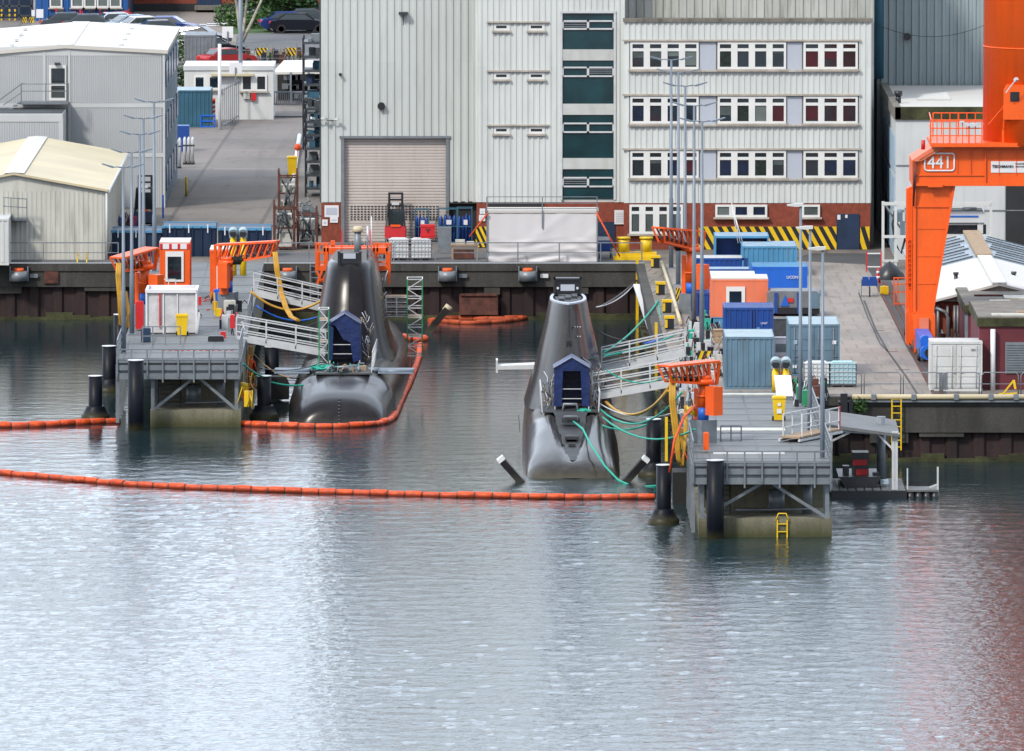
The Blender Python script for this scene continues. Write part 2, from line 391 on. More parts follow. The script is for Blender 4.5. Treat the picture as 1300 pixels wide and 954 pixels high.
# ------------------------------------------------------------------ water
def water():
    rng = np.random.RandomState(3)
    x = np.concatenate([np.arange(-46, 46.01, 0.14)])
    y = np.concatenate([np.arange(-165, 72.01, 0.24)])
    X, Y = np.meshgrid(x, y)
    Z = np.zeros_like(X)
    def add(n, lmin, lmax, amp, spread, base=PI / 2):
        nonlocal Z
        out = np.zeros_like(X)
        for i in range(n):
            lam = lmin * (lmax / lmin) ** rng.rand()
            th = base + rng.randn() * spread
            k = 2 * PI / lam
            out += (lam / lmax) ** 0.9 * np.sin(k * (math.cos(th) * X + math.sin(th) * Y) + rng.rand() * 6.28)
        return out * amp / math.sqrt(n)
    big = add(30, 0.9, 2.8, 0.0100, 0.5)
    small = add(60, 0.40, 0.9, 0.0090, 0.8)
    # wind patches: amplitude varies slowly; basin between the piers is calmer
    p = np.zeros_like(X)
    for i in range(9):
        lam = 15 + 60 * rng.rand(); th = rng.rand() * 6.28; k = 2 * PI / lam
        p += np.sin(k * (math.cos(th) * X * 1.6 + math.sin(th) * Y * 0.5) + rng.rand() * 6.28)
    p = 1 + 0.11 * p
    t = np.clip((Y + 55) / 60.0, 0, 1); t = t * t * (3 - 2 * t)
    env = p * (1.25 * (1 - t) + 0.36 * t)
    Z = (big + small) * env
    edge = np.minimum(np.minimum(X - x[0], x[-1] - X), np.minimum(Y - y[0], y[-1] - Y))
    Z *= np.clip(edge / 4.0, 0, 1)
    nx, ny = len(x), len(y)
    co = np.stack([X, Y, Z], -1).reshape(-1, 3).astype(np.float32)
    idx = np.arange(nx * ny).reshape(ny, nx)
    q = np.stack([idx[:-1, :-1], idx[:-1, 1:], idx[1:, 1:], idx[1:, :-1]], -1).reshape(-1, 4)
    x0, x1, y0, y1 = x[0], x[-1], y[0], y[-1]; B = 2500.0
    ring = [(-B,-B,0),(B,-B,0),(B,y0,0),(-B,y0,0), (-B,y0,0),(x0,y0,0),(x0,y1,0),(-B,y1,0), (x1,y0,0),(B,y0,0),(B,y1,0),(x1,y1,0), (-B,y1,0),(B,y1,0),(B,90,0),(-B,90,0)]
    n0 = len(co)
    co = np.concatenate([co, np.array(ring, np.float32)])
    q = np.concatenate([q, np.arange(n0, n0 + 16).reshape(4, 4)])
    me = bpy.data.meshes.new('water')
    me.vertices.add(len(co)); me.vertices.foreach_set('co', co.ravel())
    me.loops.add(q.size); me.loops.foreach_set('vertex_index', q.ravel().astype(np.int32))
    me.polygons.add(len(q)); me.polygons.foreach_set('loop_start', (np.arange(len(q)) * 4).astype(np.int32))
    me.polygons.foreach_set('use_smooth', np.ones(len(q), bool))
    me.update(calc_edges=True)
    m = bpy.data.materials.new('harbour_water'); m.use_nodes = True
    n, l = m.node_tree.nodes, m.node_tree.links
    b = n['Principled BSDF']
    b.inputs['Base Color'].default_value = (0.014, 0.031, 0.036, 1)
    b.inputs['Roughness'].default_value = 0.05
    b.inputs['IOR'].default_value = 1.34
    g = n.new('ShaderNodeNewGeometry')
    mp = n.new('ShaderNodeMapping'); mp.inputs['Scale'].default_value = (0.8, 1.0, 1)
    a = n.new('ShaderNodeTexNoise'); a.inputs['Scale'].default_value = 5.0; a.inputs['Detail'].default_value = 4
    l.new(g.outputs['Position'], mp.inputs['Vector']); l.new(mp.outputs['Vector'], a.inputs['Vector'])
    sp = n.new('ShaderNodeSeparateXYZ'); l.new(g.outputs['Position'], sp.inputs['Vector'])
    mr = n.new('ShaderNodeMapRange'); mr.inputs['From Min'].default_value = -62; mr.inputs['From Max'].default_value = 5
    mr.inputs['To Min'].default_value = 1.0; mr.inputs['To Max'].default_value = 0.25
    l.new(sp.outputs['Y'], mr.inputs['Value'])
    bp = n.new('ShaderNodeBump'); bp.inputs['Distance'].default_value = 0.030
    l.new(mr.outputs['Result'], bp.inputs['Strength'])
    l.new(a.outputs['Fac'], bp.inputs['Height']); l.new(bp.outputs['Normal'], b.inputs['Normal'])
    me.materials.append(m)
    o = bpy.data.objects.new('water', me); C.objects.link(o); o['kind'] = 'structure'
water()

# ------------------------------------------------------------------ ground sheets
def slab_mat(name, col, joint, bw, bh, mortar, rot=0.0, var=0.1, off=0.5):
    m = mat(name, col, 0.85, 0, var, 0.12, 0, fine=0.12)
    n, l = m.node_tree.nodes, m.node_tree.links
    b = n['Principled BSDF']; src = b.inputs['Base Color'].links[0].from_socket
    g = n.new('ShaderNodeNewGeometry'); mp = n.new('ShaderNodeMapping'); mp.inputs['Rotation'].default_value = (0, 0, rot)
    br = n.new('ShaderNodeTexBrick'); br.inputs['Scale'].default_value = 1
    br.inputs['Brick Width'].default_value = bw; br.inputs['Row Height'].default_value = bh; br.inputs['Mortar Size'].default_value = mortar
    br.inputs['Mortar Smooth'].default_value = 0.3; br.offset = off
    br.inputs['Color1'].default_value = (0.88, 0.88, 0.88, 1); br.inputs['Color2'].default_value = (1.06, 1.05, 1.03, 1); br.inputs['Mortar'].default_value = (joint,) * 3 + (1,)
    l.new(g.outputs['Position'], mp.inputs['Vector']); l.new(mp.outputs['Vector'], br.inputs['Vector'])
    mm = n.new('ShaderNodeMix'); mm.data_type = 'RGBA'; mm.blend_type = 'MULTIPLY'; mm.inputs['Factor'].default_value = 1
    l.new(src, mm.inputs[6]); l.new(br.outputs['Color'], mm.inputs[7])
    fac = None
    for sc3, thr, amt, s3 in (((1, .35, 1), .54, .45, .35), ((1.6, .05, 1), .56, .3, .8), ((1, .3, 1), .60, .6, 1.6)):   # oil stains, tyre marks, patches
        m3 = n.new('ShaderNodeMapping'); m3.inputs['Scale'].default_value = sc3; t3 = n.new('ShaderNodeTexNoise'); t3.inputs['Scale'].default_value = s3; t3.inputs['Detail'].default_value = 5
        l.new(g.outputs['Position'], m3.inputs['Vector']); l.new(m3.outputs['Vector'], t3.inputs['Vector'])
        q3 = n.new('ShaderNodeMapRange'); q3.inputs['From Min'].default_value = thr; q3.inputs['From Max'].default_value = thr + .14; q3.inputs['To Max'].default_value = amt
        l.new(t3.outputs['Fac'], q3.inputs['Value'])
        x3 = n.new('ShaderNodeMix'); x3.data_type = 'RGBA'; x3.inputs[7].default_value = (col[0] * .45, col[1] * .45, col[2] * .47, 1)
        l.new(q3.outputs['Result'], x3.inputs['Factor']); l.new(fac if fac else mm.outputs[2], x3.inputs[6]); fac = x3.outputs[2]
    l.new(fac, b.inputs['Base Color'])
    return m
M['slabs'] = slab_mat('road_slabs', (0.19, 0.167, 0.152), 0.6, 5.2, 9.0, 0.13, R(1), 0.16, 0.0)
M['pavers'] = slab_mat('beige_pavers', (0.31, 0.275, 0.245), 0.78, 1.2, 2.4, 0.06, R(-1), 0.08)
M['asphalt'] = mat('asphalt', (0.13, 0.13, 0.135), 0.9, 0, 0.15, 0.3, 0, fine=0.2)
M['asphalt_dark'] = mat('dark_asphalt', (0.075, 0.078, 0.08), 0.9, 0, 0.15, 0.3, 0, fine=0.2)
M['carpark'] = mat('car_park_surface', (0.25, 0.215, 0.19), 0.9, 0, 0.1, 0.1, 0, fine=0.1)
M['setts'] = slab_mat('quay_stones', (0.22, 0.19, 0.155), 0.4, 1.1, 1.9, 0.06, R(8), 0.3)

YQ = GY(334); YR = GY(503)
cA, cB, cC = P(818, 334), P(843, 430), P(872, 503)
FAR = 4200.0
mb = MB(); z = 3.0
mb._add([(-1500, YQ, z), (cA.x, YQ, z), (cB.x, cB.y, z), (cC.x, YR, z), (1500, YR, z), (1500, YQ, z), (1500, FAR, z), (-1500, FAR, z)],
        [(0, 1, 2, 5, 6, 7), (2, 3, 4, 5)])
struct('ground', mb, 'slabs')
def sheet(name, pts, m, dz):
    mb = MB(); mb._add([tuple(P(a, b, 3.0).xy) + (3.0 + dz,) for a, b in pts], [tuple(range(len(pts)))[::-1]]); return struct(name, mb, m)
sheet('paved_yard', [(866, 501), (1186, 501), (1150, 440), (1126, 390), (1108, 352), (1098, 336), (1000, 331), (845, 336), (838, 372)], 'pavers', 0.004)
sheet('asphalt_strip', [(1186, 501), (1203, 501), (1172, 440), (1140, 380), (1118, 322), (1030, 322), (1000, 331), (1098, 336), (1108, 352), (1126, 390), (1150, 440)], 'asphalt_dark', 0.008)
sheet('quay_stones', [(818, 334.5), (843, 430), (866, 500), (884, 500), (866, 430), (838, 336)], 'setts', 0.012)
sheet('left_apron', [(-60, 334), (208, 334), (204, 316), (-60, 316)], 'asphalt', 0.004)
sheet('centre_apron', [(350, 334), (816, 334), (812, 321), (350, 321)], 'asphalt', 0.004)
sheet('car_park', [(40, 78), (420, 78), (420, 3), (40, 3)], 'carpark', 0.004)
sheet('car_park_road', [(395, 80), (620, 80), (560, 12), (300, 46), (300, 60)], 'asphalt', 0.008)
M['green_ground'] = mat('verge_green', (0.05, 0.11, 0.02), 0.95, 0, 0.4, 1.0, fine=0.4)
o_ = sheet('grass_verge', [(285, 32), (335, 30), (345, 42), (290, 44)], 'green_ground', 0.012)
mb = MB()
for a, b in (((248, 34), (262, 32)), ((262, 32), (290, 30)), ((240, 33), (280, 29.5))):
    p, q = P(*a), P(*b); mb.box(p.x, q.x, p.y, p.y + 2.2, 3.006, 3.014)
struct('road_markings', mb, 'paper')
# cable channel and cracks in the paving, crane rails
mb = MB()
for line, wd in (([(1097, 382), (1112, 420), (1128, 448), (1150, 478), (1164, 500)], 0.10), ([(1090, 372), (1102, 404), (1117, 436), (1127, 447)], 0.07), ([(1112, 420), (1122, 420)], 0.07), ([(1127, 447), (1139, 447)], 0.07), ([(1140, 470), (1155, 470)], 0.07)):
    for a, b in zip(line[:-1], line[1:]):
        p, q = P(*a), P(*b); mb.bar(Vector((p.x, p.y, 3.014)), Vector((q.x, q.y, 3.014)), wd, 0.01)
struct('paving_channel', mb, 'asphalt_dark')
for k, off in enumerate((0, 11)):
    mb = MB(); p, q = P(1112 + off, 360), P(1186 + off, 502)
    mb.bar(Vector((p.x, p.y, 3.03)), Vector((q.x, q.y, 3.03)), 0.14, 0.06)
    o = mb.build('crane_rail', 'brown_rust'); tag(o, ['rusty crane rail nearer the beige paving', 'rusty crane rail nearer the maroon sheds'][k], 'rail', 'crane rails set in the asphalt')

# ------------------------------------------------------------------ quay walls
def quay_wall(a, b, label, nrm, capz=1.75):
    a, b = Vector(a), Vector(b); t = thing('quay_wall', label, 'quay wall', (a.x, a.y, 0))
    L = (b - a).length; a.z = b.z = 0; L = (b - a).length; u = (b - a).normalized(); nn = Vector((nrm[0], nrm[1], 0))
    m1 = MB(); 
    for z0, z1, pr in ((capz, 2.985, 0.38), (2.6, 2.99, 0.46)):
        p0 = a + nn * pr; p1 = b + nn * pr
        m1._add([(a.x, a.y, z0), (b.x, b.y, z0), (p1.x, p1.y, z0), (p0.x, p0.y, z0), (a.x, a.y, z1), (b.x, b.y, z1), (p1.x, p1.y, z1), (p0.x, p0.y, z1)],
                [(0,1,2,3),(7,6,5,4),(3,2,6,7),(0,4,5,1),(0,3,7,4),(1,5,6,2)])
    x = 0.0
    while x < L:                                        # hanging concrete lugs under the cap, rough spacing
        h = random.uniform(0.15, 0.5) if random.random() < 0.5 else 0
        if h:
            wl = random.uniform(0.6, 2.2); p = a + u * x; q = a + u * min(x + wl, L)
            m1._add([(p.x, p.y, capz - h), (q.x, q.y, capz - h), (q.x + nn.x * .33, q.y + nn.y * .33, capz - h), (p.x + nn.x * .33, p.y + nn.y * .33, capz - h),
                     (p.x, p.y, capz), (q.x, q.y, capz), (q.x + nn.x * .33, q.y + nn.y * .33, capz), (p.x + nn.x * .33, p.y + nn.y * .33, capz)],
                    [(0,1,2,3),(3,2,6,7),(0,3,7,4),(1,5,6,2)])
        x += random.uniform(1.5, 6)
    m1.build('concrete_cap', 'cap', t, True)
    m2 = MB(); m2.rib((a.x, a.y), (u.x, u.y), nrm, L, -0.6, capz, 1.25, 0.13); m2.build('sheet_piling', 'rust', t, True)
    m3 = MB()
    x = 0.0
    while x < L:
        wl = random.uniform(0.4, 1.6); p = a + u * x + nn * 0.02; q = a + u * min(x + wl, L) + nn * 0.02; hh = random.uniform(0.10, 0.38)
        o2 = nn * 0.30
        m3._add([(p.x, p.y, -.3), (q.x, q.y, -.3), (q.x + o2.x, q.y + o2.y, -.3), (p.x + o2.x, p.y + o2.y, -.3), (p.x, p.y, hh), (q.x, q.y, hh), (q.x + o2.x, q.y + o2.y, hh), (p.x + o2.x, p.y + o2.y, hh)], [(3,2,6,7),(4,7,6,5),(0,3,7,4),(1,5,6,2)])
        x += wl
    m3.build('weed_line', 'moss', t, True)
    return t
quay_wall((-60, YQ, 0), (cA.x, YQ, 0), 'long dark quay wall behind the two submarines', (0, -1))
quay_wall((cC.x, YR, 0), (80, YR, 0), 'mossy quay wall below the white container and yellow pipe', (0, -1), 1.35)
d1 = (cB - cA).normalized(); quay_wall(cA, cB, 'side quay wall running under the right gangways', (d1.y, -d1.x))
d2 = (cC - cB).normalized(); quay_wall(cB, cC, 'side quay wall running behind the right pier', (d2.y, -d2.x))

# ------------------------------------------------------------------ the tall hall complex
YF = GY(317)                                            # office wing front
YT = YF + 1.3                                           # stair tower front
YH = GY(308)                                           # shutter hall front
def fx(px, Y): return PY(px, 300, Y).x
def fz(py, Y): return PY(650, py, Y).z

def window_unit(parent, x0, y0, x1, y1, Y, cols, transom=None, curtain=None, gap=8, trm=True):
    """frame with panes; x/y in photo pixels on the plane Y; cols = panes across"""
    a, b = PY(x0, y1, Y), PY(x1, y0, Y); s = S(Y)
    m1 = MB(); W_, H_ = b.x - a.x, b.z - a.z; fr = 0.12
    g = gap / s
    pw = (W_ - g * (cols - 1) - 2 * fr) / cols
    m1.box(0, W_, -0.06, 0.04, 0, fr); m1.box(0, W_, -0.06, 0.04, H_ - fr, H_)
    m1.box(0, fr, -0.06, 0.04, fr, H_ - fr); m1.box(W_ - fr, W_, -0.06, 0.04, fr, H_ - fr)
    tz = None if transom is None else H_ * (1 - transom)
    for i in range(cols):
        xx = fr + i * (pw + g)
        if i < cols - 1: m1.box(xx + pw, xx + pw + g, -0.06, 0.04, fr, H_ - fr)
        if tz: m1.box(xx, xx + pw, -0.05, 0.04, tz - 0.12, tz + 0.04)
    o = m1.build('window', 'frame_white', parent); o.location = (a.x - parent.location.x, Y - parent.location.y, a.z - parent.location.z)
    m2 = MB(); m2.box(fr * .5, W_ - fr * .5, 0.02, 0.035, fr * .5, H_ - fr * .5); m2.build('pane', 'glass', o)
    if curtain:
        for i, c in enumerate(curtain):
            if not c: continue
            m3 = MB(); xx = fr + i * (pw + g); top = (tz - 0.14) if tz else H_ - fr
            k, lo = c
            m3.box(xx + .01, xx + pw - .01, 0.005, 0.014, fr + lo * (top - fr), top); m3.build('curtain', k, o)
    m4 = MB(); m4.box(-0.1, W_ + 0.1, -0.2, 0.03, -0.1, -0.002); m4.build('sill', 'sill', o)
    return o
M['cur_red'] = mat('red_curtain', (0.06, 0.006, 0.012), 0.3, 0, 0.2, 2)
M['cur_grey'] = mat('grey_blind', (0.13, 0.16, 0.155), 0.3, 0, 0.1, 2)
M['cur_blue'] = mat('blue_blind', (0.006, 0.015, 0.042), 0.25, 0, 0.4, 2)
M['cur_green'] = mat('window_plants', (0.010, 0.02, 0.014), 0.3, 0, 0.7, 5)
M['cur_pale'] = mat('pale_net_curtain', (0.07, 0.09, 0.09), 0.3, 0, 0.2, 3)

# office wing
X0, X1 = fx(792, YF), fx(1105, YF)
wing = thing('office_building', 'pale ribbed office wing with three rows of windows above red brick', 'building', (X0, YF, 3))
zt, zb = fz(28, YF), fz(258, YF)
rows = ((53, 88), (122, 157), (191, 226))
def hx(px): return fx(px, YF) - X0
holes = [(hx(799), hx(1090), fz(b + 1, YF), fz(a, YF)) for a, b in rows]
mb = MB(); mb.rib((X0, YF), (1, 0), (0, -1), X1 - X0, zb, zt, 0.31, 0.045, holes)
mb.rib((X1, YF), (0, 1), (1, 0), 16, zb, zt, 0.36, 0.06)
mb.build('cladding', 'clad_white', wing, True)
mb = MB(); mb.box(X0 + .02, X1 - .02, YF + 0.1, YF + 16, zb, zt - 0.05); mb.build('wall', 'spandrel', wing, True)
mb = MB()
for a, b in rows:
    mb.box(X0 - .1, X1 - hx(1105) + hx(1092), YF - 0.14, YF + 0.02, fz(a, YF) + 0.01, fz(a - 2.5, YF)); mb.box(X0 + .3, X0 + hx(1088), YF - 0.2, YF + 0.05, fz(b + 3.5, YF), fz(b + 1.5, YF))
build_each(mb, 'ledge', 'sill', wing, True)
mb = MB(); mb.box(X0 - 0.05, X1 + 0.1, YF - 0.15, YF + 0.6, zt, zt + 0.18); mb.box(X0, X1 + .1, YF + .6, YF + 14, zt - .02, zt + .05); mb.build('roof', 'concrete', wing, True)
mb = MB()
for a, b in rows:
    for p0, p1 in ((888, 909), (999, 1018)): mb.pb(p0, a + 1, p1, b + 1, YF + 0.02, 0.06)
build_each(mb, 'blank_panel', 'panel_blue', wing, True)
cur = [[('cur_pale', .6), ('cur_pale', .5), ('cur_grey', .7), ('cur_grey', .1)], [('cur_green', 0), None, None, ('cur_pale', .9)], [('cur_red', 0), ('cur_red', .5), ('cur_green', .9)],
       [('cur_blue', 0), None, None, None], [('cur_pale', .4), ('cur_green', 0), ('cur_grey', .0), ('cur_red', .0)], [('cur_red', .1), None, None],
       [None, ('cur_pale', .8), ('cur_blue', 0), ('cur_red', .3)], [('cur_blue', 0), ('cur_blue', .1), ('cur_green', .0), ('cur_pale', .7)], [None, ('cur_blue', .2), ('cur_blue', .0)]]
i = 0
for a, b in rows:
    for p0, p1, n in ((800, 887, 4), (911, 998, 4), (1020, 1089, 3)):
        window_unit(wing, p0, a + 0.5, p1, b, YF - 0.02, n, 0.26, cur[i]); i += 1
mb = MB(); mb.box(X0, X1, YF + 0.0, YF + 15.9, 3.0, zb - .005); mb.build('brick_base', 'brick', wing, True)
window_unit(wing, 799, 260, 867, 297, YF - 0.08, 4, 0.25, [('cur_pale', 0), ('cur_pale', 0), ('cur_pale', 0), ('cur_pale', 0)])
window_unit(wing, 908, 260, 974, 276, YF - 0.08, 3, None, [('cur_grey', 0), ('cur_blue', 0), ('cur_blue', 0)])
window_unit(wing, 1018, 260, 1041, 276, YF - 0.08, 1, None, [('cur_pale', 0)])
mb = MB(); mb.pb(1062, 272, 1091, 317, YF - 0.07, 0.06); d_ = mb.build('door', 'navy', wing, True)
mb = MB(); mb.pb(1063, 273, 1067, 279, YF - 0.1, 0.02); mb.pb(1073, 273, 1076, 277, YF - 0.1, 0.02); build_each(mb, 'notice', 'paper', wing, True)

def hazard(mb_y, mb_k, x0, x1, y0, y1, Y, n, lean=16):
    """yellow board with black slanting bars"""
    mb_y.pb(x0, y0, x1, y1, Y, 0.04)
    stp = (x1 - x0) / n
    za, zb_ = PY(x0, y1, Y).z, PY(x0, y0, Y).z
    for k in range(-3, n + 1):
        bl = [x0 + k * stp + lean, x0 + k * stp + stp * 0.5 + lean]; tl = [x0 + k * stp, x0 + k * stp + stp * 0.5]
        pts = []
        for (xx, zz) in ((bl[0], 0), (bl[1], 0), (tl[1], 1), (tl[0], 1)): pts.append((xx, zz))
        # clip to the board by shortening
        def clip(pts):
            for side, sg in ((x0, 1), (x1, -1)):
                out = []
                for i_ in range(len(pts)):
                    p, q = pts[i_], pts[(i_ + 1) % len(pts)]
                    ip, iq = (p[0] - side) * sg >= 0, (q[0] - side) * sg >= 0
                    if ip: out.append(p)
                    if ip != iq:
                        t_ = (side - p[0]) / (q[0] - p[0]); out.append((side, p[1] + (q[1] - p[1]) * t_))
                pts = out
            return pts
        pp = clip(pts)
        if len(pp) < 3: continue
        vs = [(PY(a_, 300, Y).x, Y - 0.006, za + (zb_ - za) * b_) for a_, b_ in pp]
        mb_k._add(vs, [tuple(range(len(vs)))])
for lab, (a, b, y0, y1, n, ln) in (('long black and yellow striped board low on the red brick wall', (887, 1062, 288, 317, 15, 16)),
                                   ('short black and yellow striped board right of the navy door', (1092, 1104, 288, 317, 1, 9))):
    t = thing('hazard_board', lab, 'warning board', (fx(a, YF), YF - 0.12, 3), 0, 'striped hazard boards on the brick wall')
    m1, m2 = MB(), MB(); hazard(m1, m2, a, b, y0, y1, YF - 0.12, n, ln); m1.build('board', 'yellow', t, True); m2.build('stripes', 'black', t, True)

# stair tower
X0, X1 = fx(605, YT), fx(793, YT)
tw = thing('stair_tower', 'pale ribbed stair tower with a tall strip of dark teal glazing', 'building', (X0, YT, 3))
ZT = fz(-160, YT); zb = fz(257, YT)
holes = [(fx(713, YT) - X0, fx(780, YT) - X0, zb - 1, fz(16, YT))]
small = [(627, 646), (671, 691)]
for yy in (30, 92, 161):
    for a, b in small: holes.append((fx(a, YT) - X0, fx(b, YT) - X0, fz(yy + 9, YT), fz(yy, YT)))
mb = MB(); mb.rib((X0, YT), (1, 0), (0, -1), X1 - X0, zb, ZT, 0.31, 0.045, holes); mb.rib((X0, YT + 12), (0, -1), (-1, 0), 12, zb, ZT, 0.36, 0.06)
mb.build('cladding', 'clad_white', tw, True)
mb = MB(); mb.box(X0 + .03, X1, YT + 0.1, YT + 13, zb, ZT - 0.1); mb.build('wall', 'spandrel', tw, True)
mb = MB(); mb.box(X0, X1, YT + 13, YT + 13.1, 3, ZT); mb.box(X0 - .1, X1 + .1, YT - .1, YT + 13, ZT - .1, ZT + .2); mb.build('roof', 'concrete', tw, True)
for yy in (30, 92, 161):
    mb = MB(); mb.pb(618, yy - 2.5, 697, yy - 0.5, YT - 0.16, 0.18); mb.build('ledge', 'sill', tw, True)
    for a, b in small:
        o = window_unit(tw, a, yy, b, yy + 9, YT + 0.02, 1)
mb = MB(); mb.pb(714, 17, 779, 253, YT + 0.05, 0.05); gl = mb.build('stair_glazing', 'teal_glass', tw, True)
mb = MB()
for y0, y1 in ((63, 77), (132, 146), (201, 215)): mb.pb(714, y0, 779, y1, YT - 0.02, 0.06)
build_each(mb, 'spandrel_panel', 'spandrel', tw, True)
mb = MB()
for y0, y1 in ((26, 38), (85, 98), (156, 169), (225, 238)):
    for (a, b, c, d) in ((713, y0, 780, y0 + 2), (713, y1 - 2, 780, y1), (713, y0, 715.5, y1), (745, y0, 748, y1), (777.5, y0, 780, y1)): mb.pb(a, b, c, d, YT - 0.04, 0.08)
mb.pb(711, 16, 714, 254, YT - 0.06, 0.1); mb.pb(779, 16, 782, 254, YT - 0.06, 0.1); mb.pb(711, 14, 782, 17, YT - 0.08, 0.1)
mb.build('stair_window_frame', 'alu', tw, True)
mb = MB()
for y0, y1 in ((26, 38), (85, 98), (225, 238)):
    for k in range(3): mb.pb(716 if y0 != 85 else 748, y0 + 2.5 + k * 2.6, 744 if y0 != 85 else 777, y0 + 3.5 + k * 2.6, YT - 0.01, 0.03)
mb.build('louvre', 'steel', tw, True)
mb = MB(); mb.box(X0, X1, YT + 0.02, YT + 12.9, 3.0, zb - .005); mb.build('brick_base', 'brick', tw, True)
mb = MB(); mb.pb(757, 282, 781, 316, YT - 0.03, 0.05); mb.build('door', 'navy', tw, True)
mb = MB(); mb.pb(620, 258, 690, 285, YT - 0.04, 0.05); mb.build('dark_opening', 'dark', tw, True)
for lab, (a, b, c, d) in (('white notice board with red corner beside the navy door', (780, 267, 797, 285)), ('small white notice near the orange tent strap', (609, 265, 616, 272)), ('small white sheet below the notice near the strap', (608, 273, 616, 281))):
    mb = MB(); Yn = YT - 0.08; mb.pb(a, b, c, d, Yn, 0.03); o = thing('wall_notice', lab, 'sign', PY(a, d, Yn), 0, 'notices on the brick plinth'); mb.build('board', 'paper', o, True)
    m2 = MB()
    for k in range(6 if b > 266 and d - b > 10 else 2): m2.pb(a + 2, b + 3.5 + k * 2.2, c - 2 - (k % 3), b + 4.2 + k * 2.2, Yn - 0.01, 0.008)
    m2.build('printed_lines', 'panel_blue', o, True)
# hazard corner marks at the tower foot
for xx, lab in ((609, 'striped corner guard at left foot of the stair tower'),):
    t = thing('corner_guard', lab, 'warning board', PY(xx, 316, YT - .1)); m1, m2 = MB(), MB(); hazard(m1, m2, 604, 618, 288, 314, YT - 0.1, 2, 12); m1.build('board', 'yellow', t, True); m2.build('stripes', 'black', t, True)

# shutter hall
X0, X1 = fx(408, YH), fx(606, YH)
hall = thing('workshop_hall', 'tall pale ribbed hall with a wide beige roller shutter door', 'building', (X0, YH, 3))
ZH = fz(-210, YH); zb = fz(257, YH)
dx0, dx1, dzt = fx(437, YH), fx(566, YH), fz(176, YH)
mb = MB(); mb.rib((X0, YH), (1, 0), (0, -1), X1 - X0, zb, ZH, 0.40, 0.06, [(dx0 - X0, dx1 - X0, zb - 1, dzt)]); mb.rib((X0, YH + 60), (0, -1), (-1, 0), 60, zb, ZH, 0.42, 0.09)
mb.build('cladding', 'clad', hall, True)
mb = MB(); mb.box(X0 + .04, dx0 - .2, YH + .12, YH + 59, 3.0, ZH - .1); mb.box(dx1 + .2, X1 + 1, YH + .12, YH + 59, zb, ZH - .1); mb.box(dx0 - .2, dx1 + .2, YH + .12, YH + 59, dzt, ZH - .1); mb.box(dx0 - .2, dx1 + .2, YH + 12, YH + 59, 3, dzt)
mb.build('wall', 'spandrel', hall, True)
mb = MB(); mb.box(X0 - .1, X1 + 1, YH - .1, YH + 60, ZH - .1, ZH + .3); mb.build('roof', 'concrete', hall, True)
mb = MB(); z_ = 3.0
zz = 3.02
while zz < dzt:
    mb.prism([(YH + .25, zz), (YH + .21, zz + .03), (YH + .21, zz + .13), (YH + .25, zz + .155)], 'x', dx0, dx1); zz += .16
mb.box(dx0, dx1, YH + .24, YH + .3, 3, dzt)
sh = mb.build('shutter_door', 'shutter', hall, True)
mb = MB()
for r_ in range(6):
    for c_ in range(26): mb.pb(445 + c_ * 4.35, 261.8 + r_ * 3.2, 447.4 + c_ * 4.35, 263.3 + r_ * 3.2, YH + .185, .03)
mb.build('perforation_grille', 'dark', sh, True)
mb = MB(); mb.pb(431, 173, 572, 176, YH - .14, .2); mb.pb(433, 176, 437, 312, YH - .1, .2); mb.pb(566, 176, 570, 312, YH - .1, .2); mb.build('door_surround', 'steel', hall, True)
mb = MB(); mb.pb(408, 258, 433, 312, YH - .04, .2); mb.build('brick_base', 'brick', hall, True)
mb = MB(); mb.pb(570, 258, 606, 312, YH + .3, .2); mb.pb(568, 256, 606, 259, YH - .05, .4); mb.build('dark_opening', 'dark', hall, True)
for lab, (a, b, c, d) in (('white notice upper left of the roller shutter', (412, 261, 430, 276)), ('small white notice lower left of the roller shutter', (409, 279, 416, 287)), ('small double notice beside the roller shutter frame', (419, 276, 429, 283))):
    mb = MB(); Yn = YH - .1; mb.pb(a, b, c, d, Yn, .03); o = thing('wall_notice', lab, 'sign', PY(a, d, Yn), 0, 'notices on the brick plinth'); mb.build('board', 'paper', o, True)
    m2 = MB(); m2.pb(a + 2, b + 3, c - 2, d - 3, Yn - .01, .008); m2.build('printed_lines', 'panel_blue', o, True)
for lab, cx, cy, r_ in (('round black vent pipe above the roller shutter', 484, 135, .2), ('small round vent high on the hall by the corner', 432, 95, .08)):
    p = PY(cx, cy, YH - .3); o = MB().cyl((0, 0, 0), r_, .3, 18, axis='y').build('wall_vent', 'black'); o.location = p; tag(o, lab, 'vent')
def camera_pair(loc, lab, flip=1):
    t = thing('security_camera', lab, 'camera', loc)
    m1 = MB(); m1.bar((0, .1, 0), (0, -.3, 0), .05); m1.bar((-.25, -.3, 0), (.25, -.3, 0), .05); m1.build('bracket', 'darksteel', t)
    for sx in (-1, 1): m2 = MB(); m2.bar((sx * .2, -.3, .06), (sx * .38, -.5, .12), .12); m2.build('camera_head', 'white', t)
camera_pair(PY(421, 153, YH), 'pair of security cameras on the left edge of the hall')
camera_pair(PY(404, 152, YH), 'white security cameras on the hall corner over the road')
t = thing('wall_lamp', 'dark floodlight with stain streak high on the hall wall', 'lamp', PY(512, 18, YH)); m1 = MB(); m1.box(-.25, .25, -.5, 0, -.02, .12); m1.build('lamp_housing', 'darksteel', t); m1 = MB(); m1.bar((0, 0, -.02), (0, 0, -.6), .04); m1.build('conduit', 'darksteel', t)

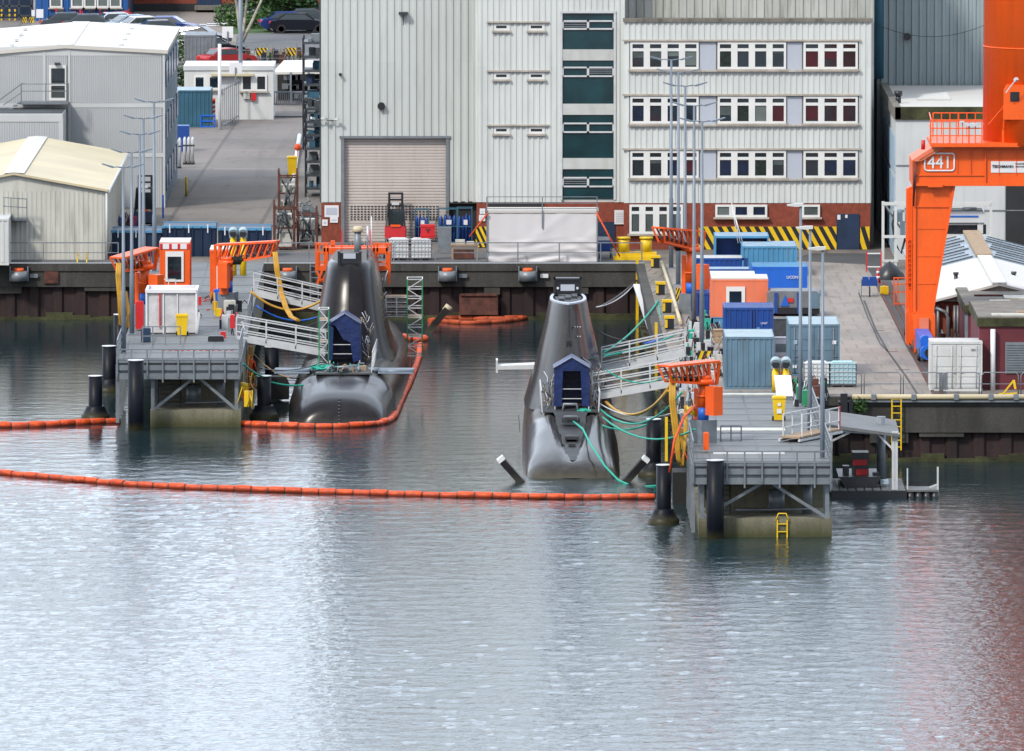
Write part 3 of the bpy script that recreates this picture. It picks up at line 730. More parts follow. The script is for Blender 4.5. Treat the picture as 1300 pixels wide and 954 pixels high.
# pale hall behind the office wing and the blue grey hall further right
YB = YF + 3.4
X0, X1 = fx(793, YB), fx(1109, YB)
bh = thing('background_hall', 'pale stained hall rising behind the office wing', 'building', (X0, YB, 3))
mb = MB(); mb.rib((X0, YB), (1, 0), (0, -1), X1 - X0, 3, fz(-150, YB), .42, .07); mb.build('cladding', 'clad_stain', bh, True)
mb = MB(); mb.box(X0, X1 - .05, YB + .1, YB + 40, 3, fz(-150, YB) - .05); mb.build('wall', 'spandrel', bh, True)
mb = MB(); mb.pb(793, 23.5, 1092, 27, YB - .5, .3); mb.build('gutter', 'dark', bh, True)
YC = GY(330) + 23
X0 = fx(1113, YC)
bh2 = thing('slate_hall', 'tall slate blue ribbed hall behind the orange crane', 'building', (X0, YC, 3))
mb = MB(); mb.rib((X0, YC), (1, 0), (0, -1), 60, 3, fz(-190, YC), .42, .08); mb.build('cladding', 'clad_blue', bh2, True)
mb = MB(); mb.box(X0, X0 + 60, YC + .15, YC + 40, 3, fz(-190, YC) - .05); mb.build('wall', 'clad_blue', bh2, True)
mb = MB(); a = PY(1115.5, 100, YC - .4); mb.tube([(a.x, a.y, a.z), (a.x, a.y, fz(-190, YC))], .28, 12); mb.build('downpipe', 'teal_paint', bh2, True)
mb = MB().cyl((0, 0, 0), .2, .35, 18, axis='y'); o = mb.build('wall_vent', 'black'); o.location = PY(1152, 47, YC - .3); tag(o, 'round black vent on the slate hall beside the crane tower', 'vent')
o = MB().tube(sagline(PY(1104, 27, YC - 1), PY(1250, 32, YC - 1), .75, 16), .016, 5).build('power_cable', 'black'); tag(o, 'thin sagging cable across the slate hall to the crane', 'cable')

# annex
YA = GY(330); X0 = fx(1137, YA); za = PY(1137, 139, YA).z; s_ = PY(1116, 115, YC)
an = thing('annex_building', 'white flat roofed annex with mossy parapet beside the office wing', 'building', (X0, YA, 3))
mb = MB(); mb.box(X0, X0 + 26, YA, YC - .3, 3, za - .5); mb.build('wall', mat('annex_panel', (0.58, 0.61, 0.62), 0.5, 0, 0.06, 0.3, 0.3, (0.3, 0.31, 0.31)), an, True)
mb = MB(); mb.box(X0 + .2, X0 + 26, YA + .2, YC - .3, za - .1, za - .02); mb.build('roof', 'white_roof', an, True)
mb = MB(); mb.box(X0 - .05, X0 + 26, YA - .12, YA + .25, za - .55, za + .12); mb.build('parapet', 'moss', an, True)
mb = MB(); mb.box(X0 - .12, X0 + .25, YA - .12, YC - .3, za - .52, za + .13); mb.build('side_parapet', 'concrete', an, True)
mb = MB()
for k in range(4):
    for j in range(3): mb.box(X0 - .06, X0 + .02, YA + 1 + k * 5.4, YA + 5.6 + k * 5.4, 3.2 + j * 2.2, 5.1 + j * 2.2)
build_each(mb, 'side_glazing', 'pale_blue', an, True)
mb = MB()
for zz in (8.0, 5.6): mb.box(X0, X0 + 26, YA - .05, YA + .02, zz, zz + .06)
for px in (1277,): mb.pb(px - 1, 150, px, 322, YA - .05, .08)
mb.build('panel_joint', 'steel', an, True)
mb = MB(); mb.pb(1277, 234, 1312, 322, YA - .03, .08); mb.build('dark_opening', 'dark', an, True)
mb = MB(); a = P(1138, 131, za); mb.cyl((a.x + .1, a.y, za), .15, .4, 12); mb.cyl((a.x + .1, a.y, za + .4), .22, .25, 12); o = mb.build('roof_vent', 'black'); tag(o, 'stubby black vent on the flat annex roof', 'vent')
a = P(1186, 127, za); o = MB().prism([(-.9, 0), (.9, 0), (.7, .35), (-.5, .2)], 'y', 0, 1.4).build('roof_hatch', 'white'); o.location = (a.x, a.y, za); tag(o, 'white roof hatch on the flat annex roof', 'hatch')

# cooling plant in a white frame
Yp = GY(342)
rk = thing('equipment_rack', 'white steel frame rack holding cooling plant behind the crane leg', 'rack', PY(1120, 342, Yp))
mb = MB()
for px in (1121, 1137, 1258): mb.pb(px - 1.8, 256, px + 1.8, 342, Yp, .15)
mb.pb(1121, 257, 1258, 261, Yp - .03, .15); mb.pb(1121, 299, 1258, 302.5, Yp - .03, .15); mb.pb(1119, 330, 1140, 333, Yp - .03, .15)
for px in (1121, 1258): mb.pb(px - 1.8, 258, px + 1.8, 340, Yp + 3, .15)
mb.bar(PY(1122, 258, Yp), PY(1150, 300, Yp + 3), .08)
mb.build('frame', 'white', rk, True)
ac = thing('cooling_unit', 'pale cooling unit with blue stripe and round fan standing in the rack', 'cooling unit', PY(1190, 299, Yp + .4))
mb = MB(); mb.pb(1150, 269, 1250, 283, Yp + .4, 2.2); mb.build('housing', 'module_frame', ac, True); mb = MB(); mb.pb(1150, 285.5, 1252, 297.5, Yp + 1.4, .3); mb.pb(1150, 267.5, 1248, 269.5, Yp + .5, 2); mb.build('gap_shade_panel', 'darksteel', ac, True)  # shade of the gap under the housing painted as a dark panel
mb = MB(); mb.pb(1150, 274, 1242, 276, Yp + .36, .03); mb.build('stripe', 'bright_blue', ac, True)
mb = MB(); mb.pb(1241, 283, 1248, 297, Yp + .5, .3); mb.pb(1160, 283, 1166, 297, Yp + .5, .3); mb.pb(1150, 284, 1250, 286, Yp + .6, 1.5); mb.build('leg', 'white', ac, True)
mb = MB(); a = PY(1231, 268, Yp + 1.2); mb.cyl(a, .38, .18, 20); mb.build('fan', 'darksteel', ac, True)
mb = MB(); mb.pb(1134, 266, 1146, 282, Yp + .6, .5); mb.pb(1143, 282, 1152, 299, Yp + .6, .6); o = mb.build('pump_unit', 'steel_blue_roof'); tag(o, 'small blue grey pump unit with hoses in the rack', 'pump')
mb = MB(); mb.tube([PY(1136, 268, Yp + .3), PY(1133, 285, Yp + .2), PY(1137, 310, Yp + .2), PY(1144, 322, Yp + .1), PY(1150, 300, Yp + .3)], .07, 6); o = mb.build('hose', 'black'); tag(o, 'black hose hanging below the pump unit in the rack', 'hose')
# ------------------------------------------------------------------ left side buildings
# grey three storey modular building
Yg = GY(264); X1 = fx(209, Yg); X0 = fx(-60, Yg); ze = PY(209, 63.5, Yg).z; zr = PY(83, 57, Yg).z; Yb2 = Yg + 25.7
xr = fx(83, Yg)
gb = thing('module_building', 'grey three storey panel building with white low gable roof', 'building', (X1, Yg, 3))
def gz(px): return ze + (zr - ze) * (1 - abs(fx(px, Yg) - xr) / (X1 - xr))
bays = [(-60, 56), (57, 86), (90, 206)]
zz = [3.0] + [PY(0, v, Yg).z for v in (200, 194, 137, 131, 71)]
mb = MB()
for b0, b1 in bays:
    for q0, q1 in ((zz[0], zz[1]), (zz[2], zz[3]), (zz[4], zz[5])):
        xa, xb = fx(b0, Yg), fx(b1, Yg); mb.rib((xa, Yg), (1, 0), (0, -1), xb - xa, q0, q1, .12, .015)
mb.build('wall_panel', 'clad_left', gb, True)
mb = MB(); mb.box(X0, X1, Yg + .05, Yb2, 3, zz[5]); mb.build('wall', 'module_frame', gb, True)
mb = MB(); mb.box(X0, X1, Yg - .03, Yg + .04, zz[1] + .01, zz[2] - .01); mb.box(X0, X1, Yg - .03, Yg + .04, zz[3] + .01, zz[4] - .01)
for px in (56.5, 88, 208):
    mb.pb(px - 1.3, 64, px + 1.3, 264, Yg - .05, .09)
mb.prism([(X0, zz[5]), (X1, zz[5]), (X1, ze), (xr, zr), (X0, zr - (zr - ze) * .9)], 'y', Yg - .02, Yg + .05)
mb.build('module_frame', 'module_frame', gb, True)
mb = MB(); mb._add([(X1 + .2, Yg - .15, ze - .02), (X1 + .2, Yb2, ze - .02), (xr, Yb2, zr), (xr, Yg - .15, zr), (X0, Yb2, zr - .55), (X0, Yg - .15, zr - .55),
                    (X1 + .2, Yg - .15, ze - .22), (X1 + .2, Yb2, ze - .22), (xr, Yg - .15, zr - .2), (X0, Yg - .15, zr - .75)], [(0, 1, 2, 3), (3, 2, 4, 5), (0, 6, 7, 1), (0, 3, 8, 6), (3, 5, 9, 8)])
rf = mb.build('roof', 'white_roof', gb, True)
mb = MB(); mb._add([(xr - .5, Yg, zr + .0), (xr + .5, Yg, zr + .0), (xr + .5, Yb2, zr + .0), (xr - .5, Yb2, zr + .0), ], [(0, 1, 2, 3)])
for k in range(4): mb.box(xr - 3.2 , xr - 3.0, Yg + 2 + k * 6, Yg + 3 + k * 6, zr - .2, zr - .09); mb.box(xr + 3.0, xr + 3.2, Yg + 2 + k * 6, Yg + 3 + k * 6, zr - .2, zr - .09)
mb.build('ridge_strip', 'module_frame', rf, True)
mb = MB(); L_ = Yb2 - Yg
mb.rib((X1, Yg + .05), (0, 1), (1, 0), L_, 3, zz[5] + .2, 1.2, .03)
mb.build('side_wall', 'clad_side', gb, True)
mb = MB()
for k in range(5):
    for j in range(3): mb.box(X1 + .02, X1 + .1, Yg + 1.0 + k * 5.1, Yg + 4.2 + k * 5.1, 3.9 + j * 2.95, 5.3 + j * 2.95)
build_each(mb, 'side_window', mat('side_glass', (0.05, 0.14, 0.30), .2, 0, .4, .5), gb, True)
dr = MB(); dr.pb(62, 83, 84, 128, Yg - .1, .08); d_ = dr.build('door', 'frame_white', gb, True)
mb = MB(); mb.pb(65, 87, 82, 106, Yg - .13, .02); mb.pb(65, 109, 82, 124, Yg - .13, .02); o = mb.build('pane', 'glass', d_); o.location = -gb.location
mb = MB(); mb.pb(69, 80, 76, 82.5, Yg - .3, .25); mb.build('door_lamp', 'darksteel', gb, True)
# stair landing on the lower module
Yl = Yg - 5.5; zl = PY(0, 145, Yl).z
lm = thing('office_module', 'long grey flat roofed module in front of the taller grey building', 'building', (fx(80, Yl), Yl, 3))
mb = MB(); mb.rib((fx(-60, Yl), Yl), (1, 0), (0, -1), fx(75, Yl) - fx(-60, Yl), 3, zl - .45, .14, .015); mb.build('wall_panel', 'clad_left', lm, True)
mb = MB(); mb.box(fx(-60, Yl), fx(80, Yl), Yl + .05, Yg - .6, 3, zl); mb.pb(75, 150, 80, 270, Yl - .03, .07); mb.box(fx(-60, Yl), fx(80, Yl), Yl - .04, Yl + .05, zl - .44, zl - .02); mb.build('frame', 'module_frame', lm, True)
mb = MB(); mb.box(fx(-60, Yl), fx(79, Yl), Yl + .4, Yg - .8, zl + .005, zl + .05); mb.build('roof', 'darksteel', lm, True)
st = thing('access_stair', 'galvanised stair and landing outside the upper grey door', 'stairs', PY(30, 132, Yg - 1.5))
mb = MB(); zL = PY(0, 129, Yg - .6).z
mb.box(fx(27, Yg), fx(88, Yg), Yg - 1.5, Yg - .1, zL - .12, zL); mb.build('landing', 'steel', st, True)
mb = MB(); Y_ = Yg - 1.5
for px in (27, 58, 87): mb.bar(PY(px, 129, Y_), PY(px, 106, Y_), .06)
for d_y in (0, 9): mb.bar(PY(27, 107 + d_y, Y_), PY(87, 107 + d_y, Y_), .045)
mb.bar(PY(27, 107, Y_), PY(0, 127, Y_), .07); mb.bar(PY(27, 118, Y_), PY(4, 134, Y_), .05); mb.bar(PY(27, 107, Y_), PY(31, 106, Y_), .05)
mb.build('handrail', 'steel', st, True)
for k in range(6): mb = MB(); mb.bar(PY(27 - k * 5, 131 + k * 3.5, Y_ + .6), PY(22 - k * 5, 131 + k * 3.5, Y_ + .6), 1.2, .05); mb.build('step', 'steel', st, True)

# cream warehouse
Yw = GY(330); xR, xRi, xL = fx(133, Yw), fx(18, Yw), fx(-120, Yw)
ze, zr = PY(133, 243, Yw).z, PY(18, 222, Yw).z; Yk = Yw + 31.6
cw = thing('cream_warehouse', 'cream walled warehouse with a yellowed low gable roof', 'building', (xR, Yw, 3))
zl_ = zr - (zr - ze) * abs(xRi - xL) / (xR - xRi)
mb = MB(); mb.rib((xL, Yw), (1, 0), (0, -1), xR - xL, 3, ze - .02, .25, .02); mb._add([(xRi - (xR - xRi), Yw, ze - .02), (xR, Yw, ze - .02), (xRi, Yw, zr)], [(0, 1, 2)])
mb._add([(xR, Yw, 3), (xR, Yk, 3), (xR, Yk, ze), (xR, Yw, ze)], [(0, 1, 2, 3)])
mb.build('wall', 'cream_wall', cw, True)
mb = MB(); e = .25
def slope(xa, za, xb, zb2, th=.12):
    mb._add([(xa, Yw - e, za), (xb, Yw - e, zb2), (xb, Yk, zb2), (xa, Yk, za), (xa, Yw - e, za - th), (xb, Yw - e, zb2 - th), (xb, Yk, zb2 - th), (xa, Yk, za - th)], [(0,1,2,3),(0,4,5,1),(1,5,6,2),(3,7,4,0),(4,7,6,5)])
slope(xRi, zr + .12, xR + .2, ze + .1); slope(xL, zl_ + .1, xRi, zr + .12)
rf = mb.build('roof', 'cream_roof', cw, True)
mb = MB()
for xa, xb in ((xRi - .55, xRi), (xRi, xRi + .55)):
    mb._add([(xa, Yw - e - .01, zr + .135 - .05 * (xa != xRi)), (xb, Yw - e - .01, zr + .135 - .05 * (xb != xRi)), (xb, Yk, zr + .135 - .05 * (xb != xRi)), (xa, Yk, zr + .135 - .05 * (xa != xRi))], [(0, 1, 2, 3)])
mb.build('ridge_strip', 'white_roof', rf, True)
mb = MB(); mb.tube([(xR + .1, Yw - .1, ze - .1), (xR + .1, Yw - .1, 3)], .06, 8); mb.tube([(xR + .22, Yw - .2, ze + .02), (xR + .22, Yk, ze + .02)], .09, 8); mb.build('downpipe', 'white', cw, True)
mb = MB(); Y_ = Yw - 1.0
for a, b in (((4, 251), (34, 253)), ((4, 262), (34, 264)), ((4, 277), (33, 278))): mb.bar(PY(*a, Y_), PY(*b, Y_), .05)
for px in (5, 14, 23, 34): mb.bar(PY(px, 252, Y_), PY(px, 278, Y_), .05)
mb.box(fx(4, Y_), fx(34, Y_), Y_, Yw, PY(0, 279, Y_).z - .05, PY(0, 278, Y_).z); mb.build('wall_platform', 'steel', cw, True)
for k, (px, y0) in enumerate(((157, 0),)): pass

def railing(pts, h=1.05, gap=2.2, m='steel', r=.03, name='railing', label='', group=None, mid=1, loop=False):
    t = thing(name, label, 'railing', pts[0], 0, group)
    L0 = Vector(pts[0])
    posts, rails = MB(), MB()
    for a, b in zip(pts[:-1], pts[1:]):
        a, b = Vector(a) - L0, Vector(b) - L0; n = max(1, round((b - a).length / gap))
        for k in range(n):
            p, q = a.lerp(b, k / n), a.lerp(b, (k + 1) / n)
            if loop:
                d = (q - p).normalized() * .06; p2, q2 = p + d, q - d; up = Vector((0, 0, h))
                rails.tube([p2, p2 + up * .88, p2 + up + d * 2, q2 + up - d * 2, q2 + up * .88, q2], r, 6)
            else:
                posts.bar(p, p + Vector((0, 0, h)), r * 2)
                rails.bar(p + Vector((0, 0, h)), q + Vector((0, 0, h)), r * 1.8)
            for j in range(mid):
                zz_ = h * (j + 1) / (mid + 1); rails.bar(p + Vector((0, 0, zz_)), q + Vector((0, 0, zz_)), r * 1.3)
        if not loop: posts.bar(b, b + Vector((0, 0, h)), r * 2)
    if not loop: posts.build('posts', m, t)
    rails.build('rails', m, t); return t
e1 = YQ + .25
railing([(fx(-40, e1), e1, 3), (fx(150, e1), e1, 3)], gap=3.6, label='thin grey quay railing in front of the cream warehouse')
railing([(fx(500, e1), e1, 3), (fx(815, e1), e1, 3)], gap=2.3, label='galvanised quay railing in front of the white sheeted tent')
railing([(fx(340, e1), e1, 3), (fx(497, e1), e1, 3)], gap=2.0, label='galvanised quay railing behind the left submarine tower')
e2 = YR + .4
railing([(fx(1046, e2), e2, 3), (fx(1345, e2), e2, 3)], gap=1.85, label='looped grey crowd barriers along the right quay edge', loop=True, r=.028)

# container left edge
def hitch(): pass
# ------------------------------------------------------------------ containers
def container(label, rect, z=3.0, L=None, body='steel_blue', roof=None, front='corr', name='shipping_container', group='containers in the yard', extra=None, rot=0.0, cat='container'):
    x0, yt, x1, yb = rect
    a = P(x0, yb, z); Y = a.y; W_ = PY(x1, yb, Y).x - a.x; H_ = PY(x0, yt, Y).z - z; L = L or 4.6
    t = thing(name, label, cat, (a.x, Y, z), rot, group)
    roof = roof or body
    pr = .09
    m1 = MB(); i_ = .05
    m1.rib((i_ + L * 0, L), (0, -1), (-1, 0), L, .12, H_ - .12, .28, .035)
    m1.rib((W_ - i_, 0), (0, 1), (1, 0), L, .12, H_ - .12, .28, .035)
    m1.box(.06, W_ - .06, .06 if front != 'open' else 1.2, L - .03, .1, H_ - .1)
    if front == 'corr': m1.rib((.08, .05), (1, 0), (0, -1), W_ - .16, .14, H_ - .12, .26, .035)
    m1.build('body', body, t)
    m2 = MB()
    for xx in (0, W_ - pr):
        for yy in (0, L - pr): m2.box(xx, xx + pr, yy, yy + pr, 0, H_)
    for zz_ in (0, H_ - pr * 1.2):
        m2.box(pr, W_ - pr, 0, pr, zz_, zz_ + pr * 1.2); m2.box(pr, W_ - pr, L - pr, L, zz_, zz_ + pr * 1.2)
        m2.box(0, pr, pr, L - pr, zz_, zz_ + pr * 1.2); m2.box(W_ - pr, W_, pr, L - pr, zz_, zz_ + pr * 1.2)
    for xx in (-.01, W_ - .13):
        for zz_ in (-.005, H_ - .115): m2.box(xx, xx + .14, -.012, .13, zz_, zz_ + .12)
    m2.build('frame', body, t)
    m3 = MB(); m3.rib((0.02, 0), (0, 1), (0, 0), .001, 0, .001)
    m3 = MB()
    yy = 0.05
    while yy < L - .3: m3.box(.05, W_ - .05, yy, yy + .2, H_ - .05, H_ + .005); yy += .28
    m3.box(.04, W_ - .04, .03, L - .03, H_ - .08, H_ - .03)
    m3.build('roof', roof, t)
    if front == 'door':
        for k in (0, 1):
            m4 = MB(); xa = pr + k * (W_ - 2 * pr) / 2 + .015; xb = xa + (W_ - 2 * pr) / 2 - .03
            m4.box(xa, xb, .02, .06, .14, H_ - .14)
            nb = 4
            for j in range(nb):
                zz_ = .2 + (H_ - .4) * j / nb; m4.box(xa + .06, xb - .06, .0, .03, zz_, zz_ + (H_ - .4) / nb - .1)
            d = m4.build('door', body, t)
            m5 = MB()
            for xx in (xa + .18, xb - .18): m5.tube([(xx, -.04, .15), (xx, -.04, H_ - .15)], .02, 6); m5.box(xx - .02, xx + .16, -.06, -.03, H_ * .38, H_ * .38 + .035)
            m5.build('lock_rod', 'steel' if body not in ('white',) else body, d)
    if front == 'office':
        m4 = MB(); m4.box(.08, W_ - .08, .01, .06, .14, H_ - .12); m4.build('front_panel', body, t)
    if extra: extra(t, W_, H_, L)
    return t
def numlab(txt, m='paper', fx_=.62, fz_=.82, size=.16, sx=1.0):
    def f(t, W_, H_, L): lettering(txt, size, m, t, (W_ * fx_, -.045, H_ * fz_), name='lettering', ext=.004, sx=sx, bold=.002)
    return f
def sticker(items):
    def f(t, W_, H_, L):
        for (a, b, c, d, m) in items:
            q = MB(); q.box(W_ * a, W_ * c, -.052, -.04, H_ * b, H_ * d); q.build('sticker', m, t)
    return f
# yard, back to front
def x_open(t, W_, H_, L):
    q = MB(); q.box(.12, W_ - .12, 1.0, 1.1, .15, H_ - .15); q.build('interior', 'blue', t)
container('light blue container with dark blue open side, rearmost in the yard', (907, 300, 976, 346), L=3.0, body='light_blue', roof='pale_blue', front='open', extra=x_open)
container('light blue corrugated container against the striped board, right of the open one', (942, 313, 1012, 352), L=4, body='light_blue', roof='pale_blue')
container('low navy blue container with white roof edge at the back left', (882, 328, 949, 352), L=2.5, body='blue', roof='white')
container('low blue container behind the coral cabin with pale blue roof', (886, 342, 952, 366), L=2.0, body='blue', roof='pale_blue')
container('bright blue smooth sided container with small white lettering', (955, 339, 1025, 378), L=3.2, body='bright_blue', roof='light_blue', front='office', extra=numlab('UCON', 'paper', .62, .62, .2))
container('dark blue container end hidden behind the rear orange boom', (884, 372, 906, 402), L=3, body='blue')
def x_cabin(t, W_, H_, L, m='frame_white', a=.33, b=.75, lo=.18, hi=.86):
    q = MB(); q.box(W_ * a, W_ * b, -.06, 0, H_ * lo, H_ * hi); o = q.build('door', m, t)
    q = MB(); q.box(W_ * (a + .07), W_ * (b - .08), -.075, -.055, H_ * (lo + .04), H_ * (hi - .09)); q.build('pane', 'glass', o)
    q = MB(); q.box(0, W_, .02, L - .02, H_ - .01, H_ + .06); q.build('roof_sheet', 'white_roof', t)
container('faded coral site cabin with white glazed door', (903, 355, 960, 420), L=5, body='coral', roof='white', front='office', name='site_cabin', group='orange and coral site cabins', extra=x_cabin, cat='cabin')
def x_plain(t, W_, H_, L):
    q = MB(); q.box(0, W_, .02, L - .02, H_ - .01, H_ + .05); q.build('roof_sheet', 'white_roof', t)
container('narrow coral cabin with white domed roof behind the larger coral one', (956, 355, 975, 400), L=3, body='coral', roof='white', front='office', name='site_cabin', group='orange and coral site cabins', extra=x_plain, cat='cabin')
def x_blue(t, W_, H_, L):
    sticker([(.66, .56, .72, .62, 'light_blue'), (.70, .34, .84, .46, 'paper'), (.87, .36, .94, .46, 'red')])(t, W_, H_, L)
    lettering('UNIT', .14, 'paper', t, (W_ * .74, -.05, H_ * .68), name='lettering', ext=.004)
    q = MB(); q.box(W_ * .52, W_ * .56, -.03, .05, .14, H_ - .14); q.box(W_ * .6, W_ * .62, -.03, .05, .14, H_ - .14); q.build('door_edge', 'blue', t)
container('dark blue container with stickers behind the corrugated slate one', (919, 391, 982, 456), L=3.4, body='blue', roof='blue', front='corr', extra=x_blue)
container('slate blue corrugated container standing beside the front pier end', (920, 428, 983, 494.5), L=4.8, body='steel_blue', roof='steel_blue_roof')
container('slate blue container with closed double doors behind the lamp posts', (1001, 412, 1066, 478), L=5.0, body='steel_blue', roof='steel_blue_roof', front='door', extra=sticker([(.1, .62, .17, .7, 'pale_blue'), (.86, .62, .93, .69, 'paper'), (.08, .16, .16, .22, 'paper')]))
container('light grey shipping container with double doors at the crane foot', (1180.5, 434, 1247, 497), L=2.2, body='white', front='door', extra=lambda t, W_, H_, L: ([MB().box(W_ * .17, W_ * .33, -.05, -.02, .12 + k * .1, .17 + k * .1).build('vent_slat', 'steel', t) for k in range(8)], lettering('UNIT', .13, 'ink', t, (W_ * .78, -.04, H_ * .82))))
# left orange cabins on the pier head
def x_or(t, W_, H_, L):
    x_cabin(t, W_, H_, L, a=.2, b=.8, lo=.34, hi=.86)
    q = MB(); q.box(0.02, W_ - .02, -.03, 0, H_ * .9, H_ - .02); q.build('striped_fascia', 'paper', t)
    q = MB()
    for k in (.02, .32, .6, .9): q.box(W_ * k, W_ * (k + .09), -.036, -.025, H_ * .9, H_ - .03)
    q.build('fascia_stripes', 'red', t)
container('bright orange site cabin with framed window on the left pier', (202.5, 309, 241, 383), L=3.2, body='orange', roof='white', front='office', name='site_cabin', group='orange and coral site cabins', extra=x_or, cat='cabin')
container('narrow orange site cabin behind the boom post on the left pier', (266.5, 318, 291, 384), L=3.0, body='orange', roof='white', front='office', name='site_cabin', group='orange and coral site cabins', extra=lambda t, W_, H_, L: x_cabin(t, W_, H_, L, a=.35, b=.95, lo=.2, hi=.88), cat='cabin')
container('white container end at the left edge below the warehouse wall', (-40, 278, 11, 337), L=6, body='white', group='containers left of the road', z=3.0)
# covered navy skips behind the left pier
def skip(label, x0, x1, yt=290, yb=326):
    Y = GY(yb); a = PY(x0, yb, Y); t = thing('skip', label, 'skip', (a.x, Y, 3), 0, 'navy skips at the end of the road')
    W_ = PY(x1, yb, Y).x - a.x; H_ = PY(x0, yt, Y).z - 3
    q = MB(); q.prism([(0, 0), (2.4, 0), (2.6, H_), (-.25, H_)], 'x', 0, W_); q.build('body', 'navy', t)
    q = MB()
    n = max(3, int(W_ / .45))
    for k in range(n): xx = (k + .3) * W_ / n; q.prism([(-.02, .05), (-.28, H_ - .05), (-.34, H_ - .05), (-.08, .05)], 'x', xx, xx + .07)
    q.build('side_rib', 'navy', t)
    q = MB(); q.box(-.04, W_ + .04, -.33, -.2, H_ - .1, H_ + .04); q.box(-.04, W_ + .04, 2.5, 2.66, H_ - .1, H_ + .04); build_each(q, 'rim', 'light_blue', t)
    q = MB()
    for k in range(3): q.box(W_ * (.12 + .36 * k), W_ * (.12 + .36 * k) + .06, -.36, -.33, H_ - .35, H_ + .1)
    build_each(q, 'hook', 'paper', t)
skip('navy skip behind the leftmost lamp posts', 142, 205, 293)
skip('navy skip with pale blue rim behind the orange cabin', 207, 274, 287)
skip('navy skip with three white hooks beside the brown stillages', 277, 344, 290)
# ------------------------------------------------------------------ lamp posts
def double_lamp(label, bx, by, H_=8.9, arm=1.05, grp='double headed lamp posts left', z=3.1):
    t = thing('lamp_post', label, 'lamp post', P(bx, by, z), random.uniform(-.08, .08), grp)
    q = MB(); q.tube([(0, 0, 0), (0, 0, H_ * .33), (0, 0, H_ * .34), (0, 0, H_)], [.125, .115, .09, .06], 10); q.box(-.22, .22, -.22, .22, 0, .05); q.build('pole', 'pole', t)
    for s in (-1, 1):
        q = MB(); q.tube([(0, 0, H_ - .02), (s * arm * .35, 0, H_ + .03)], .035, 6)
        q.prism([(s * arm * .3, H_ - .0), (s * arm * .5, H_ - .03), (s * arm, H_ + .16), (s * arm * .95, H_ + .20), (s * arm * .5, H_ + .07)], 'y', -.10, .10)
        q.build('lamp_head', 'pole', t)
    return t
for i, (x, top) in enumerate(((157, 212), (167.5, 193), (178, 170), (182.5, 150), (196, 129))):
    by = (top + 147.7) / .8022
    double_lamp(['double lamp post standing frontmost on the left pier edge', 'double lamp post second from the front on the left pier', 'double lamp post in the middle of the left pier row', 'double lamp post fourth from the front of the left pier row', 'double lamp post rearmost of the left pier row'][i], x, by)
for i, (x, top) in enumerate(((852, 75), (861, 91), (869.5, 108), (881, 133), (891, 153))):
    by = (top + 182.6) / .7556
    double_lamp(['tallest looking double lamp post, rearmost of the right row', 'double lamp post second from the back in the right row', 'double lamp post in the middle of the right row', 'double lamp post second from the front beside the orange boom', 'double lamp post frontmost of the right row by the cables'][i], x, by, 11.0, 1.15, 'double headed lamp posts right', 3.0)
for i, (x, top, by) in enumerate(((1016, 264, 512), (1028, 291, 548), (1044, 318, 581))):
    t = thing('lamp_post', ['single arm lamp post behind the other two at the pier corner', 'single arm lamp post between two others beside the ramp', 'single arm lamp post nearest the water on the pier side'][i], 'lamp post', P(x, by, 3.1), 0, 'single headed lamp posts')
    H_ = 9.0; z0 = -.1 if i < 2 else -1.0
    q = MB(); q.tube([(0, 0, z0), (0, 0, 3.2), (0, 0, 3.25), (0, 0, H_)], [.11, .10, .085, .06], 10); q.build('pole', 'pole', t)
    q = MB(); q.tube([(0, 0, H_ - .05), (-.2, 0, H_)], .04, 6); q.prism([(.12, H_ - .03), (-.2, H_ - .06), (-.62, H_ - .02), (-.62, H_ + .04), (-.2, H_ + .1), (.12, H_ + .1)], 'y', -.13, .13); q.build('lamp_head', 'white', t)

